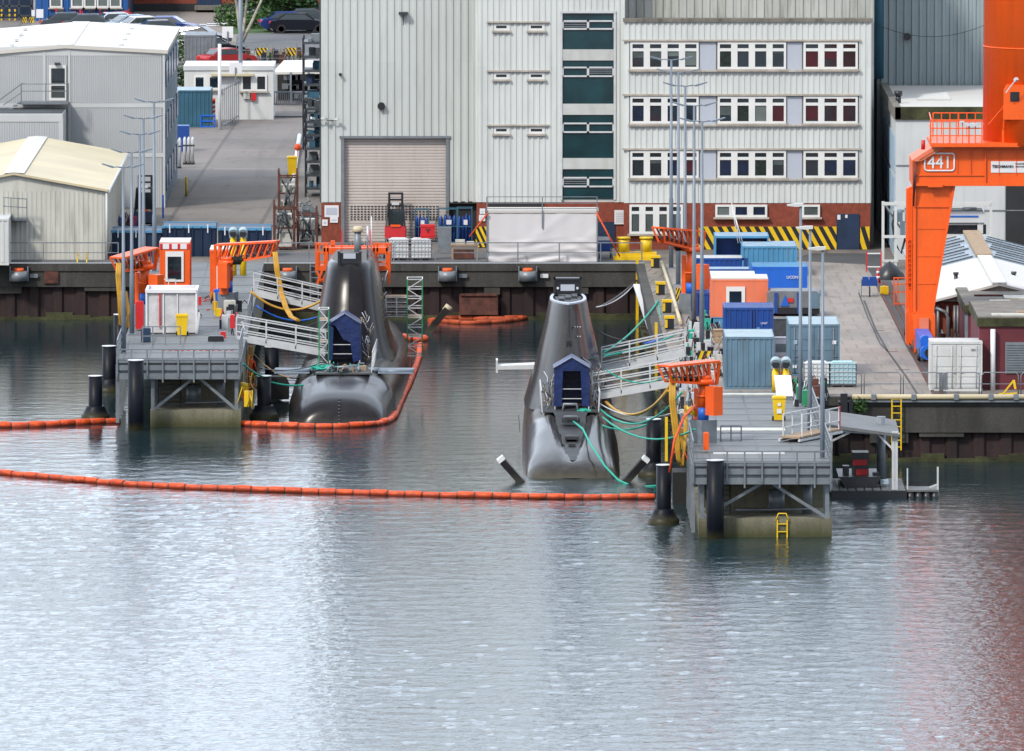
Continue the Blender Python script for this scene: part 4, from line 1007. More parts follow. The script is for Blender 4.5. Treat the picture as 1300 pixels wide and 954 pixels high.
# ------------------------------------------------------------------ piers
def pier(label, front_y, xl, xr, xbl, back_y, tilt, deckz=3.1, braceL=None):
    Yp_ = P(0, front_y, 0).y; x0, x1 = fx(xl, Yp_), fx(xr, Yp_); xb = fx(xbl, Yp_)
    s = S(Yp_)
    t = thing('pier', label, 'pier', (x0, Yp_, 0)); W_ = x1 - x0; Yb_ = GY(back_y); L_ = Yb_ - Yp_
    sh = tilt * L_
    bo = xb - x0
    q = MB(); n = 4
    q._add([(bo, .3, -.8), (W_, .3, -.8), (W_, .3, .8), (bo, .3, .8), (bo + sh * .4, L_ * .4, -.8), (W_ + sh * .4, L_ * .4, -.8), (W_ + sh * .4, L_ * .4, .8), (bo + sh * .4, L_ * .4, .8)], [(0,1,2,3),(3,2,6,7),(1,5,6,2),(0,3,7,4),(4,7,6,5)])
    q._add([(bo + .3, 5.4, .79), (W_, 5.4, .79), (W_, 5.4, 2.2), (bo + .3, 5.4, 2.2), (bo + .3 + sh, L_, .79), (W_ + sh, L_, .79), (W_ + sh, L_, 2.2), (bo + .3 + sh, L_, 2.2)], [(0,1,2,3),(3,2,6,7),(1,5,6,2),(0,3,7,4)])
    q.build('caisson', 'caisson', t)
    q = MB(); q._add([(0, 0, deckz - .12), (W_, 0, deckz - .12), (W_, 0, deckz), (0, 0, deckz), (sh, L_, deckz - .12), (W_ + sh, L_, deckz - .12), (W_ + sh, L_, deckz), (sh, L_, deckz)], [(3,2,1,0),(3,7,6,2),(1,2,6,5),(0,4,7,3),(0,1,5,4)])
    dk = q.build('deck', 'deck', t)
    q = MB()
    for k in range(1, 12):
        yy = L_ * k / 12; q.box(sh * k / 12 + .1, W_ + sh * k / 12 - .1, yy, yy + .12, deckz + .004, deckz + .012)
    for k in range(1, 4): q.bar((W_ * k / 4, .1, deckz + .008), (W_ * k / 4 + sh, L_, deckz + .008), .06, .006)
    q.build('deck_joint', 'darksteel', dk)
    q = MB()
    q.box(0, W_, -.06, .06, deckz - .38, deckz - .13); q.box(0, W_, -.08, .08, deckz - .8, deckz - .52); q.box(.1, W_ - .1, .1, .16, deckz - .8, deckz - .2)
    for xx in (0, W_ - .12): q._add([(xx, 0, deckz - .8), (xx + .12, 0, deckz - .8), (xx + .12, 0, deckz - .13), (xx, 0, deckz - .13), (xx + sh, L_, deckz - .8), (xx + .12 + sh, L_, deckz - .8), (xx + .12 + sh, L_, deckz - .13), (xx + sh, L_, deckz - .13)], [(0,1,2,3),(1,5,6,2),(0,3,7,4),(4,5,1,0)])
    q.build('edge_girder', 'steel', t)
    q = MB()
    for k in range(1, 9):
        yy = L_ * k / 12; xs = sh * k / 12
        q.box(xs + .12, xs + W_ - .12, yy, yy + .1, deckz - .7, deckz - .13)
    q.build('cross_beam', 'steel', t)
    for xx in (bo + .05, W_ - .1, bo + .05 + (W_ - bo) * .0): pass
    for yy in (.4, 3.2, 6.0):
        for xx in (bo + .12, W_ - .2):
            q = MB(); q.bar((xx, yy, .8), (xx, yy, deckz - .8), .17); q.build('leg', 'steel', t)
        if yy < 1:
            for a, b in (((bo + .2, yy, .85), (bo + (W_ - bo) * .47, yy, deckz - .8)), ((W_ - .25, yy, .85), (bo + (W_ - bo) * .55, yy, deckz - .8))):
                q = MB(); q.bar(a, b, .13); q.build('brace', 'steel', t)
    for k in range(6):
        xx = -.0; yy = .3 + k * 2.2; q = MB(); q.bar((xx + .05 + sh * yy / L_, yy, 0.2), (xx + .05 + sh * yy / L_, yy, deckz - .13), .16); q.build('leg', 'steel', t)
    q = MB()
    for k in range(7): q.box(bo + .35, bo + 1.35, 2.0 + k * .16, 2.25 + k * .16, .95 + k * .2, 1.0 + k * .2)
    q.bar((bo + .33, 2, .85), (bo + .33, 3.2, 2.3), .06); q.bar((bo + 1.37, 2, .85), (bo + 1.37, 3.2, 2.3), .06); q.build('under_stair', 'darksteel', t)
    q = MB(); q.cyl((W_ - 1.0, 2.4, .8), .22, 1.5, 14); q.cyl((W_ - 2.3, 3, .9), .35, .9, 14); q.tube([(bo + 1.6, 2, 1.0), (W_ - .6, 2, 1.05)], .05, 6); q.build('under_pipe', 'steel', t)
    return t, x0, Yp_, W_, L_, sh
tL, lx, ly, lW, lL, lsh = pier('steel deck pier carrying two orange site cabins and a milky sheeted box', 543, 147, 305, 190, 336, -.004)
tR, rx_, ry, rW, rL, rsh = pier('steel deck pier with a yellow ladder on its mossy concrete caisson', 683, 879, 1057, 888, 500, -.004)
def front_rail(t, W_, lab_gaps, deckz=3.1, tall=((0, 1),)):
    q = MB()
    for k in range(9): xx = W_ * (k / 8); q.bar((min(max(xx, .05), W_ - .05), -.14, deckz - (.95 if k % 2 else .7)), (min(max(xx, .05), W_ - .05), -.14, deckz + .62), .07)
    q.build('railing_post', 'steel', t)
    q = MB(); 
    for zz_ in (.62, .2): q.bar((0, -.14, deckz + zz_), (W_, -.14, deckz + zz_), .06)
    q.box(.0, W_, -.11, -.08, deckz - .02, deckz + .14)
    q.build('front_railing', 'steel', t)
front_rail(tL, lW, 0); front_rail(tR, rW, 0)
def side_rail(t, xoff, sh, L_, y0, y1, deckz=3.1, name='side_railing'):
    q = MB(); n = int((y1 - y0) / 1.6)
    for k in range(n + 1):
        yy = y0 + (y1 - y0) * k / n; xx = xoff + sh * yy / L_; q.bar((xx, yy, deckz), (xx, yy, deckz + 1.05), .06)
    for zz_ in (1.05, .7, .36): q.bar((xoff + sh * y0 / L_, y0, deckz + zz_), (xoff + sh * y1 / L_, y1, deckz + zz_), .05)
    q.build(name, 'steel', t)
side_rail(tL, .05, lsh, lL, 0, 14); side_rail(tL, lW - .05, lsh, lL, 0, 8); side_rail(tL, lW - .05, lsh, lL, 22, 34)
side_rail(tR, .05, rsh, rL, 0, 9); side_rail(tR, rW - .05, rsh, rL, 0, 30)
# raised white step bands on the right deck
q = MB(); q.box(.95, rW - 1.6, 17.2, 18.6, 3.104, 3.13); q.box(.6, rW - 1.2, 36.2, 37, 3.104, 3.14); build_each(q, 'cover_plate', 'cream_wall', tR)
q = MB(); q.box(1.0, rW - 1.9, 5.6, 5.8, 3.1, 3.2); q.build('deck_step', 'paper', tR)
# ladders on caissons
def ladder(label, p, H_, m='yellow', wd=.42, rungs=6, hoop=False, rz=0):
    t = thing('ladder', label, 'ladder', p, rz); a = MB(); a.bar((-wd / 2, 0, 0), (-wd / 2, 0, H_), .06); a.bar((wd / 2, 0, 0), (wd / 2, 0, H_), .06); a.build('rail', m, t)
    a = MB()
    for k in range(rungs): a.bar((-wd / 2, 0, H_ * (k + .5) / rungs), (wd / 2, 0, H_ * (k + .5) / rungs), .045)
    a.build('rungs', m, t)
    if hoop: a = MB(); a.tube([(-wd / 2 - .08, 0, H_ - .05), (-wd / 2 + .05, 0, H_ + .28), (wd / 2 - .05, 0, H_ + .28), (wd / 2 + .08, 0, H_ - .05)], .035, 6); a.build('hand_hoop', m, t)
    return t
ladder('short yellow ladder with hoop on the right pier caisson', PY(993, 690, ry + .22), 1.0, hoop=True, rungs=3)
ladder('yellow ladder down the right quay wall behind the shelter', PY(1138, 572, YR - .6), 2.5, rungs=8)
ladder('galvanised ladder on the back quay wall left of the left submarine', PY(399, 392, YQ - .6), 2.4, 'steel', rungs=8)

# ------------------------------------------------------------------ mooring piles
def pile(label, px, wy, top, wpx, collar=True, floaty=1.0):
    Y = P(px, wy, 0).y; x = fx(px, Y); s = S(Y); zt_ = PY(px, top, Y).z; r_ = wpx / s / 2
    t = thing('mooring_pile', label, 'pile', (x, Y, 0), 0, 'black mooring piles')
    a = MB(); a.cyl((0, 0, -1), r_, zt_ + 1, 20); a.build('shaft', 'pile', t)
    a = MB(); a.cyl((0, 0, zt_), r_ * 1.05, .04, 20); a.build('cap', 'alu', t)
    if collar:
        a = MB(); a.tube([(0, 0, -.3), (0, 0, .18), (0, 0, .22), (0, 0, .55), (0, 0, .62)], [r_ * 2.1, r_ * 2.1, r_ * 1.9, r_ * 1.35, r_ * 1.3], 20); a.build('floating_collar', 'pile', t)
    return t
pile('mooring pile frontmost left of the left pier', 120.5, 532, 478, 17.5)
pile('mooring pile second from the front left of the left pier', 138, 497, 440, 17.5)
pile('mooring pile third from the front left of the left pier', 151.5, 458, 400, 15)
pile('thick mooring pile at the left pier front corner', 172, 546, 458, 20, False)
pile('mooring pile between left pier and left submarine bow', 335, 531, 478, 18)
pile('mooring pile behind the bow plane of the left submarine', 345, 498, 441, 18)
pile('mooring pile touching the float line beside the right pier', 843, 664, 591, 19)
pile('mooring pile between right submarine and right pier', 830, 604, 533, 19)
pile('thick mooring pile at the right pier front corner', 908.5, 684, 585, 22, False)
a = MB(); Y_ = P(862, 640, 0).y; a.pb(854, 600, 878, 644, Y_, 2.2); o = a.build('rubber_fender', 'rubber'); tag(o, 'big black fender block between pile and right pier', 'fender')
a = MB(); Y_ = P(350, 510, 0).y; a.prism([(-.55, -.2), (.55, -.2), (.55, .5), (.35, .9), (-.35, .9), (-.55, .5)], 'y', 0, 1.2); o = a.build('rubber_fender', 'rubber'); o.location = (fx(352, Y_), Y_, .3); tag(o, 'black fender block beside the left submarine bow', 'fender')
# drum fenders in the quay wall
for i, (px, lab) in enumerate(((24, 'grey drum with orange cap in the wall below the warehouse'), (568, 'grey drum with orange cap below the white tank cages'), (670, 'grey drum with orange cap below the white sheeted tent'), (365, 'grey drum with orange cap behind the hose boom'))):
    Y_ = YQ - .95; p = PY(px, 357, Y_)
    if i == 0: t0 = thing('drum_bollard', lab, 'bollard', p, 0, 'orange capped drums on the quay wall'); a = MB(); a.cyl((0, 0, 0), .46, .52, 24); a.build('drum', 'steel', t0); a = MB(); a.cyl((0, 0, .52), .30, .16, 20, .24); a.build('cap', 'orange', t0); a = MB(); a.box(-.5, .5, .1, .8, -.02, .05); a.box(-.5, -.44, 0, .8, 0, .75); a.box(.44, .5, 0, .8, 0, .75); a.build('bracket', 'steel', t0)
    else: dup(t0, p, lab)
for i, (px, lab) in enumerate(((43, 'small number plate beside the drum below the warehouse'), (588, 'small number plate right of the drum below the cages'), (691, 'small white number plate right of the drum below the tent'))):
    a = MB(); a.pb(px - 5, 348, px + 5, 353, YQ - .55, .04); o = thing('number_plate', lab, 'sign', PY(px, 353, YQ - .55), 0, 'number plates on the quay wall'); a.build('plate', 'paper' if i == 2 else 'steel', o, True)
a = MB(); a.pb(583, 374, 632, 400, YQ - .75, .35); a.pb(585, 373, 630, 376, YQ - .85, .15); o = a.build('wall_fender', 'brown_rust'); tag(o, 'rusty rectangular fender frame on the back quay wall', 'fender')
# concrete stubs under the left quay
for px, lab in ((65, 'dark square recess frame in the quay wall under the warehouse'),):
    a = MB(); a.pb(px - 9, 345, px + 9, 360, YQ - .5, .1); o = a.build('wall_recess', 'brown_rust'); tag(o, lab, 'wall recess')

# ------------------------------------------------------------------ oil booms
def boom(label, pts, seglen=.8, r_=.16, m='boomfloat', zc=.08):
    W3 = [Vector(P(a, b, 0)) for a, b in pts]
    # resample
    dense = []
    for i in range(len(W3) - 1):
        p0, p1, p2, p3 = W3[max(i - 1, 0)], W3[i], W3[i + 1], W3[min(i + 2, len(W3) - 1)]
        for k in range(12):
            u = k / 12; dense.append(.5 * ((2 * p1) + (-p0 + p2) * u + (2 * p0 - 5 * p1 + 4 * p2 - p3) * u * u + (-p0 + 3 * p1 - 3 * p2 + p3) * u ** 3))
    dense.append(W3[-1])
    d = [0]
    for a, b in zip(dense[:-1], dense[1:]): d.append(d[-1] + (b - a).length)
    def at(s_):
        for i in range(len(d) - 1):
            if d[i + 1] >= s_: return dense[i].lerp(dense[i + 1], (s_ - d[i]) / max(1e-6, d[i + 1] - d[i]))
        return dense[-1]
    t = thing('float_line', label, 'oil boom', tuple(dense[0])); L_ = d[-1]; n = max(1, int(L_ / seglen)); sg = L_ / n
    q, c = MB(), MB()
    for k in range(n):
        a, b = at(k * sg + .025), at((k + 1) * sg - .025); m_ = at((k + .5) * sg); jz = random.uniform(-.02, .03); a.z = b.z = m_.z = zc + jz
        rr = r_ * random.uniform(.9, 1.08)
        q.tube([a, a.lerp(m_, .08), m_, b.lerp(m_, .08), b], [rr * .86, rr, rr * 1.02, rr, rr * .86], 9)
        e = at((k + 1) * sg); 
        if k < n - 1: e0 = at((k + 1) * sg - .03); e1_ = at((k + 1) * sg + .03); e0.z = e1_.z = zc; c.tube([e0, e1_], r_ * .8, 7)
    q.build('floats', m, t, True); c.build('float_joint', 'darksteel' if m == 'boomfloat' else m, t, True)
    q = MB()
    for k in range(n * 2):
        a, b = at(k * sg / 2), at((k + 1) * sg / 2); q._add([(a.x, a.y, -.3), (b.x, b.y, -.3), (b.x, b.y, .05), (a.x, a.y, .05), (a.x, a.y + .02, -.3), (b.x, b.y + .02, -.3), (b.x, b.y + .02, .05), (a.x, a.y + .02, .05)], [(0, 1, 2, 3), (5, 4, 7, 6), (3, 2, 6, 7)])
    q.build('skirt', m, t, True)
    return t
boom('long orange float line across the front of both basins', [(-30, 600), (60, 608), (175, 618), (350, 625), (560, 631), (700, 633.5), (832, 634)])
boom('orange float line running from the left edge to the left pier', [(-30, 543.5), (40, 542.5), (100, 539.5), (152, 537)], r_=.2)
boom('orange float line wrapped around the left submarine bow', [(300, 541), (330, 542), (400, 544), (450, 543), (482, 540), (499, 532), (508, 512), (521, 484), (531, 457), (534, 440)], r_=.17)
boom('dull orange float line lying slack along the back quay wall', [(545, 410), (580, 406.5), (640, 407), (668, 405)], r_=.16, m='boomfloat_old')
boom('second slack float line in front of the dull one at the back wall', [(548, 408), (590, 412), (640, 410), (668, 406)], r_=.13, m='boomfloat_old')
boom('short orange float pieces beside the left submarine stern scaffold', [(512, 432), (530, 434), (540, 433)], r_=.25)
# ------------------------------------------------------------------ submarines
M['sub'] = mat('submarine_brown_grey', (0.024, 0.019, 0.017), 0.20, 0.05, 0.3, 0.35, 0.5, (0.070, 0.056, 0.045), spec=.26, fine=.12, scum=.5, scum_col=(.075, .07, .05))
M['sub_dark'] = mat('submarine_blue_black', (0.017, 0.016, 0.019), 0.22, 0.0, 0.35, 0.35, 0.5, (0.040, 0.032, 0.027), spec=.2, fine=.12, scum=.4, scum_col=(.05, .05, .045))
M['subdeck'] = mat('submarine_deck', (0.05, 0.053, 0.058), 0.6, 0.2, 0.15, 1.5, fine=0.1)
def skin_loft(q, rings, closed_ends=True):
    n = len(rings[0]); o = len(q.v)
    for r_ in rings: q.v += [tuple(p) for p in r_]
    for i in range(len(rings) - 1):
        for k in range(n - 1):
            a = o + i * n + k; q.f.append((a, a + 1, a + n + 1, a + n)); q.sm.append(True)
def interp(tab, y):
    ks = sorted(tab)
    if y <= ks[0]: return tab[ks[0]]
    for a, b in zip(ks[:-1], ks[1:]):
        if y <= b:
            u = (y - a) / (b - a); u = u * u * (3 - 2 * u) * .5 + u * .5
            return [p + (q_ - p) * u for p, q_ in zip(tab[a], tab[b])]
    return tab[ks[-1]]
def hull(tab, ys, groove=None):
    """tab[y] = (half width at water, top height, exponent, flat half width)"""
    q = MB(); rings = []
    for y in ys:
        wd, h, p, fl = interp(tab, y); ring = []
        for k in range(-28, 29):
            a = k / 28 * PI / 2; sx, cz = math.sin(a), math.cos(a)
            x = wd * math.copysign(abs(sx) ** (2 / p), sx); z = (h + .5) * abs(cz) ** (2 / p) - .5
            if groove:
                c, dz = groove(y)
                if c > 0:
                    g = 1 / (1 + (abs(x) / c) ** 10); z -= dz * g
            if fl > 0: z = min(z, h - max(0, abs(x) - fl) * .25)
            ring.append((x, y, z))
        rings.append(ring)
    skin_loft(q, rings); return q
def sail_mesh(outline, prof, n=14):
    """outline(u)-> list of plan points at scale; prof = [(z, sx, y0, y1)]"""
    q = MB(); rings = []
    for (z, w_, y0, y1) in prof:
        ring = []
        for (a, b) in outline: ring.append((a * w_, y0 + (y1 - y0) * b, z))
        ring.append(ring[0]); rings.append(ring)
    skin_loft(q, rings); 
    t = len(q.v); top = rings[-1][:-1]; q.v += top; q.f.append(tuple(range(t, t + len(top)))); q.sm.append(False)
    return q
def solid_fin(q, pts, th):
    """pts: 3-D outline, thickness along y"""
    n = len(pts); vs = [(a, b - th / 2, c) for a, b, c in pts] + [(a, b + th / 2, c) for a, b, c in pts]
    q._add(vs, [tuple(range(n)), tuple(range(n, 2 * n))[::-1]] + [(i, n + i, n + (i + 1) % n, (i + 1) % n) for i in range(n)]); return q

# --- right submarine (stern towards the viewer, X rudders)
Yr0 = P(727, 608, 0).y; xr0 = fx(727.5, Yr0)
sb = thing('submarine', 'dark grey submarine with V notched tower and X rudders poking out of the water', 'submarine', (xr0, Yr0, 0), R(.35), 'submarines moored in the basins')
tab = {0: (1.6, .02, 2.6, 0), .25: (1.95, .28, 3.0, 0), .8: (2.12, .62, 3.2, 0), 2: (2.18, 1.0, 3.0, 0), 4: (2.2, 1.42, 2.7, 0), 7: (2.22, 1.95, 2.6, 0), 9.3: (2.25, 2.22, 2.6, 0), 10.4: (2.22, 2.12, 3.2, 1.2), 14: (2.2, 2.05, 3.2, 1.3), 24: (2.12, 2.1, 3.0, 1.3), 40: (1.9, 1.9, 2.8, 1.1), 58: (1.4, 1.3, 2.6, .5), 68: (.6, .5, 2.4, 0), 70: (.1, .05, 2.2, 0)}
ys = [0, .1, .25, .5, .8, 1.3, 2, 3, 4, 5, 6, 7, 8, 8.8, 9.3, 9.8, 10.4, 12, 14, 18, 24, 30, 36, 40, 46, 52, 58, 63, 68, 70]
def groove(y):
    if y < 1.2 or y > 10.6: return (0, 0)
    u = min(1, (y - 1.2) / 7.5); return (.30 + .50 * u, .12 + .42 * min(1, u * 1.5) if y < 9.4 else .25)
hull(tab, ys, groove).build('hull', 'sub', sb)
q = MB(); 
def zt_at(y): return interp(tab, y)[1]
rr = []
for y in (1.4, 2, 3, 4, 5, 6, 7, 8, 9, 9.8):
    c, dz = groove(y); z = zt_at(y) - dz + .03; rr.append(((-c * .86, y, z), (c * .86, y, z)))
for (a, b), (c, d) in zip(rr[:-1], rr[1:]): q.quad(a, b, d, c)
q.quad(*[(a[0], a[1], a[2]) for a in (rr[-1][0], rr[-1][1], (.8, 10.3, 2.16), (-.8, 10.3, 2.16))])
q.box(-1.25, 1.25, 10.45, 13.9, 2.10, 2.15)
q.build('deck_ramp', 'subdeck', sb)
q = MB(); q.box(-.42, .42, 8.5, 9.0, 1.80, 2.05); q.box(-.3, .3, 5.2, 6.4, 1.32, 1.46); q.box(-.16, .16, 4.0, 4.3, 1.12, 1.25); build_each(q, 'deck_fitting', 'subdeck', sb)
q = MB(); q.tube([(-.3, 8.3, 1.9), (-.3, 8.3, 2.12), (.3, 8.3, 2.12), (.3, 8.3, 1.9)], .04, 6); q.tube([(-.35, 11, 2.1), (-.28, 11, 2.45), (.28, 11, 2.45), (.35, 11, 2.1)], .07, 8); build_each(q, 'mooring_bitt', 'steel', sb)
# tower
vout = [(0, 0), (.30, .045), (.62, .13), (.88, .24), (1, .36), (1.0, .55), (.9, .72), (.62, .9), (.3, .98), (0, 1), (-.3, .98), (-.62, .9), (-.9, .72), (-1, .55), (-1, .36), (-.88, .24), (-.62, .13), (-.30, .045)]
prof = [(1.7, 2.05, 13.2, 31), (2.2, 1.92, 14.0, 29.5), (2.8, 1.72, 14.6, 28.5), (3.6, 1.52, 15.1, 27.6), (4.6, 1.30, 15.7, 26.6), (5.6, 1.06, 16.2, 25.6), (6.35, .92, 16.6, 24.9), (6.6, .86, 16.75, 24.7)]
sail_mesh(vout, prof).build('tower', 'sub', sb)
q = MB()
for i in range(len(vout)):
    (a, b), (c, d) = vout[i], vout[(i + 1) % len(vout)]
    def o3(a, b, k, z): return (a * .84 * k, 16.75 + 7.95 * (.5 + (b - .5) * k), z)
    q._add([o3(a, b, 1, 6.59), o3(c, d, 1, 6.59), o3(c, d, .84, 6.66), o3(a, b, .84, 6.66)], [(0, 1, 2, 3)])
    q._add([o3(a, b, 1.0, 6.59), o3(c, d, 1.0, 6.59), o3(c, d, 1.0, 6.67), o3(a, b, 1.0, 6.67)], [(0, 1, 2, 3)]); q._add([o3(a, b, 1.0, 6.67), o3(c, d, 1.0, 6.67), o3(c, d, .84, 6.67), o3(a, b, .84, 6.67)], [(0, 1, 2, 3)])
q.build('tower_rim', 'panel_blue', sb)
q = MB(); q.prism([(-.5, 17.9), (.5, 17.9), (.62, 21.5), (-.62, 21.5)], 'z', 6.605, 6.64)
for k in range(3): q.box(-.45 + k * .32, -.2 + k * .32, 18.6 + .8 * k, 20.3 + .8 * k, 6.62, 6.75)
q.build('bridge_hatch', 'subdeck', sb)
q = MB(); q.box(-.58, .58, 22.6, 23.1, 6.65, 7.35); q.box(-.66, -.56, 22.5, 23.2, 6.65, 7.42); q.box(.56, .66, 22.5, 23.2, 6.65, 7.42); q.box(-.66, .66, 22.5, 23.2, 7.32, 7.42); m_ = q.build('mast_housing', 'black', sb)
q = MB(); q.box(-.33, .33, 22.56, 22.6, 6.82, 7.12); q.build('mast_window', 'panel_blue', m_)
for sx in (-.46, .46): q = MB(); q.cyl((sx, 22.5, 6.95), .06, .1, 10, axis='y'); q.build('mast_lamp', 'alu', m_)
q = MB(); q.box(-.13, .13, 15.85, 15.97, 4.72, 4.98); q.box(-.02, .02, 16.0, 16.1, 2.6, 6.5); q.build('tower_window', 'black', sb)
q = MB(); q.prism([(.55, 3.2), (.95, 3.0), (1.0, 3.9), (.62, 4.2)], 'y', 15.9, 17.2); q.build('tower_door', 'black', sb)
q = MB()
for k in range(6): q.cyl((.28 + (k % 3) * .12, 16.45 - 0.0, 5.6 - (k // 3) * .45), .03, .05, 8, axis='y')
q.build('tower_sensor', 'alu', sb)
q = MB(); q._add([(-3.25, 30, 2.50), (-1.1, 30, 2.54), (-1.1, 31.4, 2.54), (-3.25, 31.2, 2.54), (-3.25, 30, 2.68), (-1.1, 30, 2.76), (-1.1, 31.4, 2.76), (-3.25, 31.2, 2.68)], [(0,3,2,1),(4,5,6,7),(0,1,5,4),(1,2,6,5),(2,3,7,6),(3,0,4,7)])
q.box(-3.33, -3.24, 30, 31.3, 2.35, 2.95); q.build('tower_plane', 'white', sb)
for sx in (-1, 1):
    q = MB(); 
    q.bar((sx * 2.05, -1.4, -.35), (sx * 3.25, -1.4, 1.0), .30, .9, up=Vector((0, 1, 0))); r_ = q.build('x_rudder', 'sub_dark', sb)
    q = MB(); q.bar((sx * 3.20, -1.42, .94), (sx * 3.32, -1.42, 1.09), .32, .92, up=Vector((0, 1, 0))); q.build('rudder_tip', 'paper', r_)
for sx in (-1, 1):
    q = MB(); 
    for k in range(8): q.bar((sx * 1.30, 10.6 + k * .9, 2.1), (sx * 1.36, 10.6 + k * .9, 3.1), .045)
    for zz_ in (2.6, 3.1): q.tube([(sx * 1.33, 10.6 + k * .45, zz_ + random.uniform(-.06, .06)) for k in range(15)], .03, 6)
    q.build('deck_railing', 'alu', sb)
q = MB()
for k in range(14):   # draught marks and hull pads on the flank
    q.box(-2.32, -2.29, 14 + k * .6, 14.3 + k * .6, .9 + .03 * (k % 4), .98 + .03 * (k % 4))
build_each(q, 'flank_mark', 'subdeck', sb)

# --- left submarine (bow towards the viewer)
Yl0 = P(430, 540, 0).y; xl0 = fx(430, Yl0)
sa = thing('submarine', 'dark grey submarine with rounded bow and torn blue tent before its tower', 'submarine', (xl0, Yl0, 0), R(-.95), 'submarines moored in the basins')
tab = {0: (1.55, -.1, 2.2, 0), .1: (1.8, .35, 2.2, 0), .3: (2.02, .8, 2.3, 0), .7: (2.2, 1.15, 2.4, 0), 1.5: (2.34, 1.42, 2.5, 0), 3: (2.42, 1.62, 2.7, 0), 4.6: (2.5, 1.76, 3.1, 0), 5.6: (2.6, 1.9, 3.4, 1.2), 8: (2.6, 2.0, 3.3, 1.35), 14: (2.7, 2.1, 3.1, 1.4), 26: (2.75, 2.2, 2.7, 1.4), 38: (2.55, 2.0, 2.5, 1.2), 50: (1.9, 1.4, 2.3, .6), 58: (1.0, .6, 2.2, 0), 61: (.1, .05, 2.2, 0)}
ys = [0, .05, .1, .2, .3, .5, .7, 1, 1.5, 2.2, 3, 3.8, 4.6, 5.1, 5.6, 6.5, 8, 11, 14, 20, 26, 32, 38, 44, 50, 54, 58, 61]
hull(tab, ys).build('hull', 'sub_dark', sa)
q = MB(); q.box(-1.3, 1.3, 5.7, 15.2, 1.93, 2.0); q.build('deck_plating', 'subdeck', sa)
q = MB()
for k in range(9): 
    y_ = interp; zz_ = .1 + k * .16; yy = {0: .05, 1: .08, 2: .12, 3: .18, 4: .25, 5: .34, 6: .5, 7: .72, 8: 1.0}[k]; q.box(-.045, .045, yy - .05, yy + .02, zz_ - .0, zz_ + .025)
q.build('draught_marks', 'steel', sa)
bout = [(0, 0), (.40, .006), (.66, .03), (.86, .085), (1, .17), (1.0, .3), (1.0, .5), (.92, .7), (.66, .88), (.3, .98), (0, 1), (-.3, .98), (-.66, .88), (-.92, .7), (-1.0, .5), (-1.0, .3), (-1, .17), (-.86, .085), (-.66, .03), (-.40, .006)]
prof = [(1.7, 2.20, 14.4, 36), (2.1, 2.0, 14.6, 33.5), (2.7, 1.82, 14.9, 31.5), (3.5, 1.66, 15.3, 30.5), (4.5, 1.50, 15.7, 29.8), (5.5, 1.33, 16.1, 29.2), (6.15, 1.20, 16.5, 28.8), (6.45, 1.10, 16.75, 28.6), (6.56, .95, 17.1, 28.3)]
sail_mesh(bout, prof).build('tower', 'sub_dark', sa)
q = MB(); q.box(-.48, .48, 16.9, 17.5, 6.35, 7.0); q.box(-.58, -.46, 16.8, 17.6, 6.3, 7.08); q.box(.46, .58, 16.8, 17.6, 6.3, 7.08); m_ = q.build('bridge_screen', 'black', sa)
q = MB(); q.box(-.30, .30, 16.86, 16.9, 6.72, 6.98); q.build('screen_window', 'panel_blue', m_)
q = MB(); q.cyl((.28, 21, 6.5), .18, 1.3, 14); o = q.build('mast', 'steel', sa)
q = MB(); q.cyl((.28, 21, 7.75), .27, .26, 12, .2); q.build('mast_cover', 'cream_roof', o)
q = MB(); q.cyl((.75, 21.5, 6.5), .05, 1.5, 8); q.cyl((.95, 21.2, 6.5), .035, 2.0, 8); q.build('snorkel_mast', 'alu', sa)
q = MB(); q.box(-.62, .66, 14.75, 15.35, 2.95, 3.75); q.build('tower_door', 'black', sa)
for sx in (-1, 1):
    q = MB(); q.tube([(sx * 1.15, 8.3, 1.95), (sx * 1.7, 8.3, 1.95)], .14, 10); q.prism([(7.4, 1.86), (8.0, 2.02), (9.4, 1.98), (9.8, 1.88), (8.6, 1.82)], 'x', *(sorted((sx * 1.65, sx * 3.35)))); q.tube([(sx * 1.65, 7.7, 1.93), (sx * 3.35, 7.7, 1.93)], .12, 10); q.build('bow_plane', 'pole', sa)
q = MB(); q.bar((2.6, 57, -.4), (3.9, 57, 1.25), .32, 1.2, up=Vector((0, 1, 0))); r_ = q.build('stern_rudder', 'sub', sa)
q = MB(); q.tube([(3.78, 57, 1.10), (4.0, 57, 1.38)], .2, 10); q.build('rudder_tip', 'cream_roof', r_)
q = MB(); q.tube([(-.25, 6.4, 1.95), (-.22, 6.4, 2.25), (.22, 6.4, 2.25), (.25, 6.4, 1.95)], .07, 8); q.cyl((-.7, 6.8, 1.95), .1, .3, 10); q.cyl((.75, 6.8, 1.95), .1, .3, 10); build_each(q, 'mooring_bitt', 'steel', sa)
q = MB()
for k in range(8): q.bar((1.35, 6.6 + k * 1.1, 1.95), (1.42, 6.6 + k * 1.1, 2.95), .045)
for zz_ in (2.45, 2.95): q.bar((1.4, 6.6, zz_), (1.4, 14.6, zz_), .035)
q.build('deck_railing', 'alu', sa)

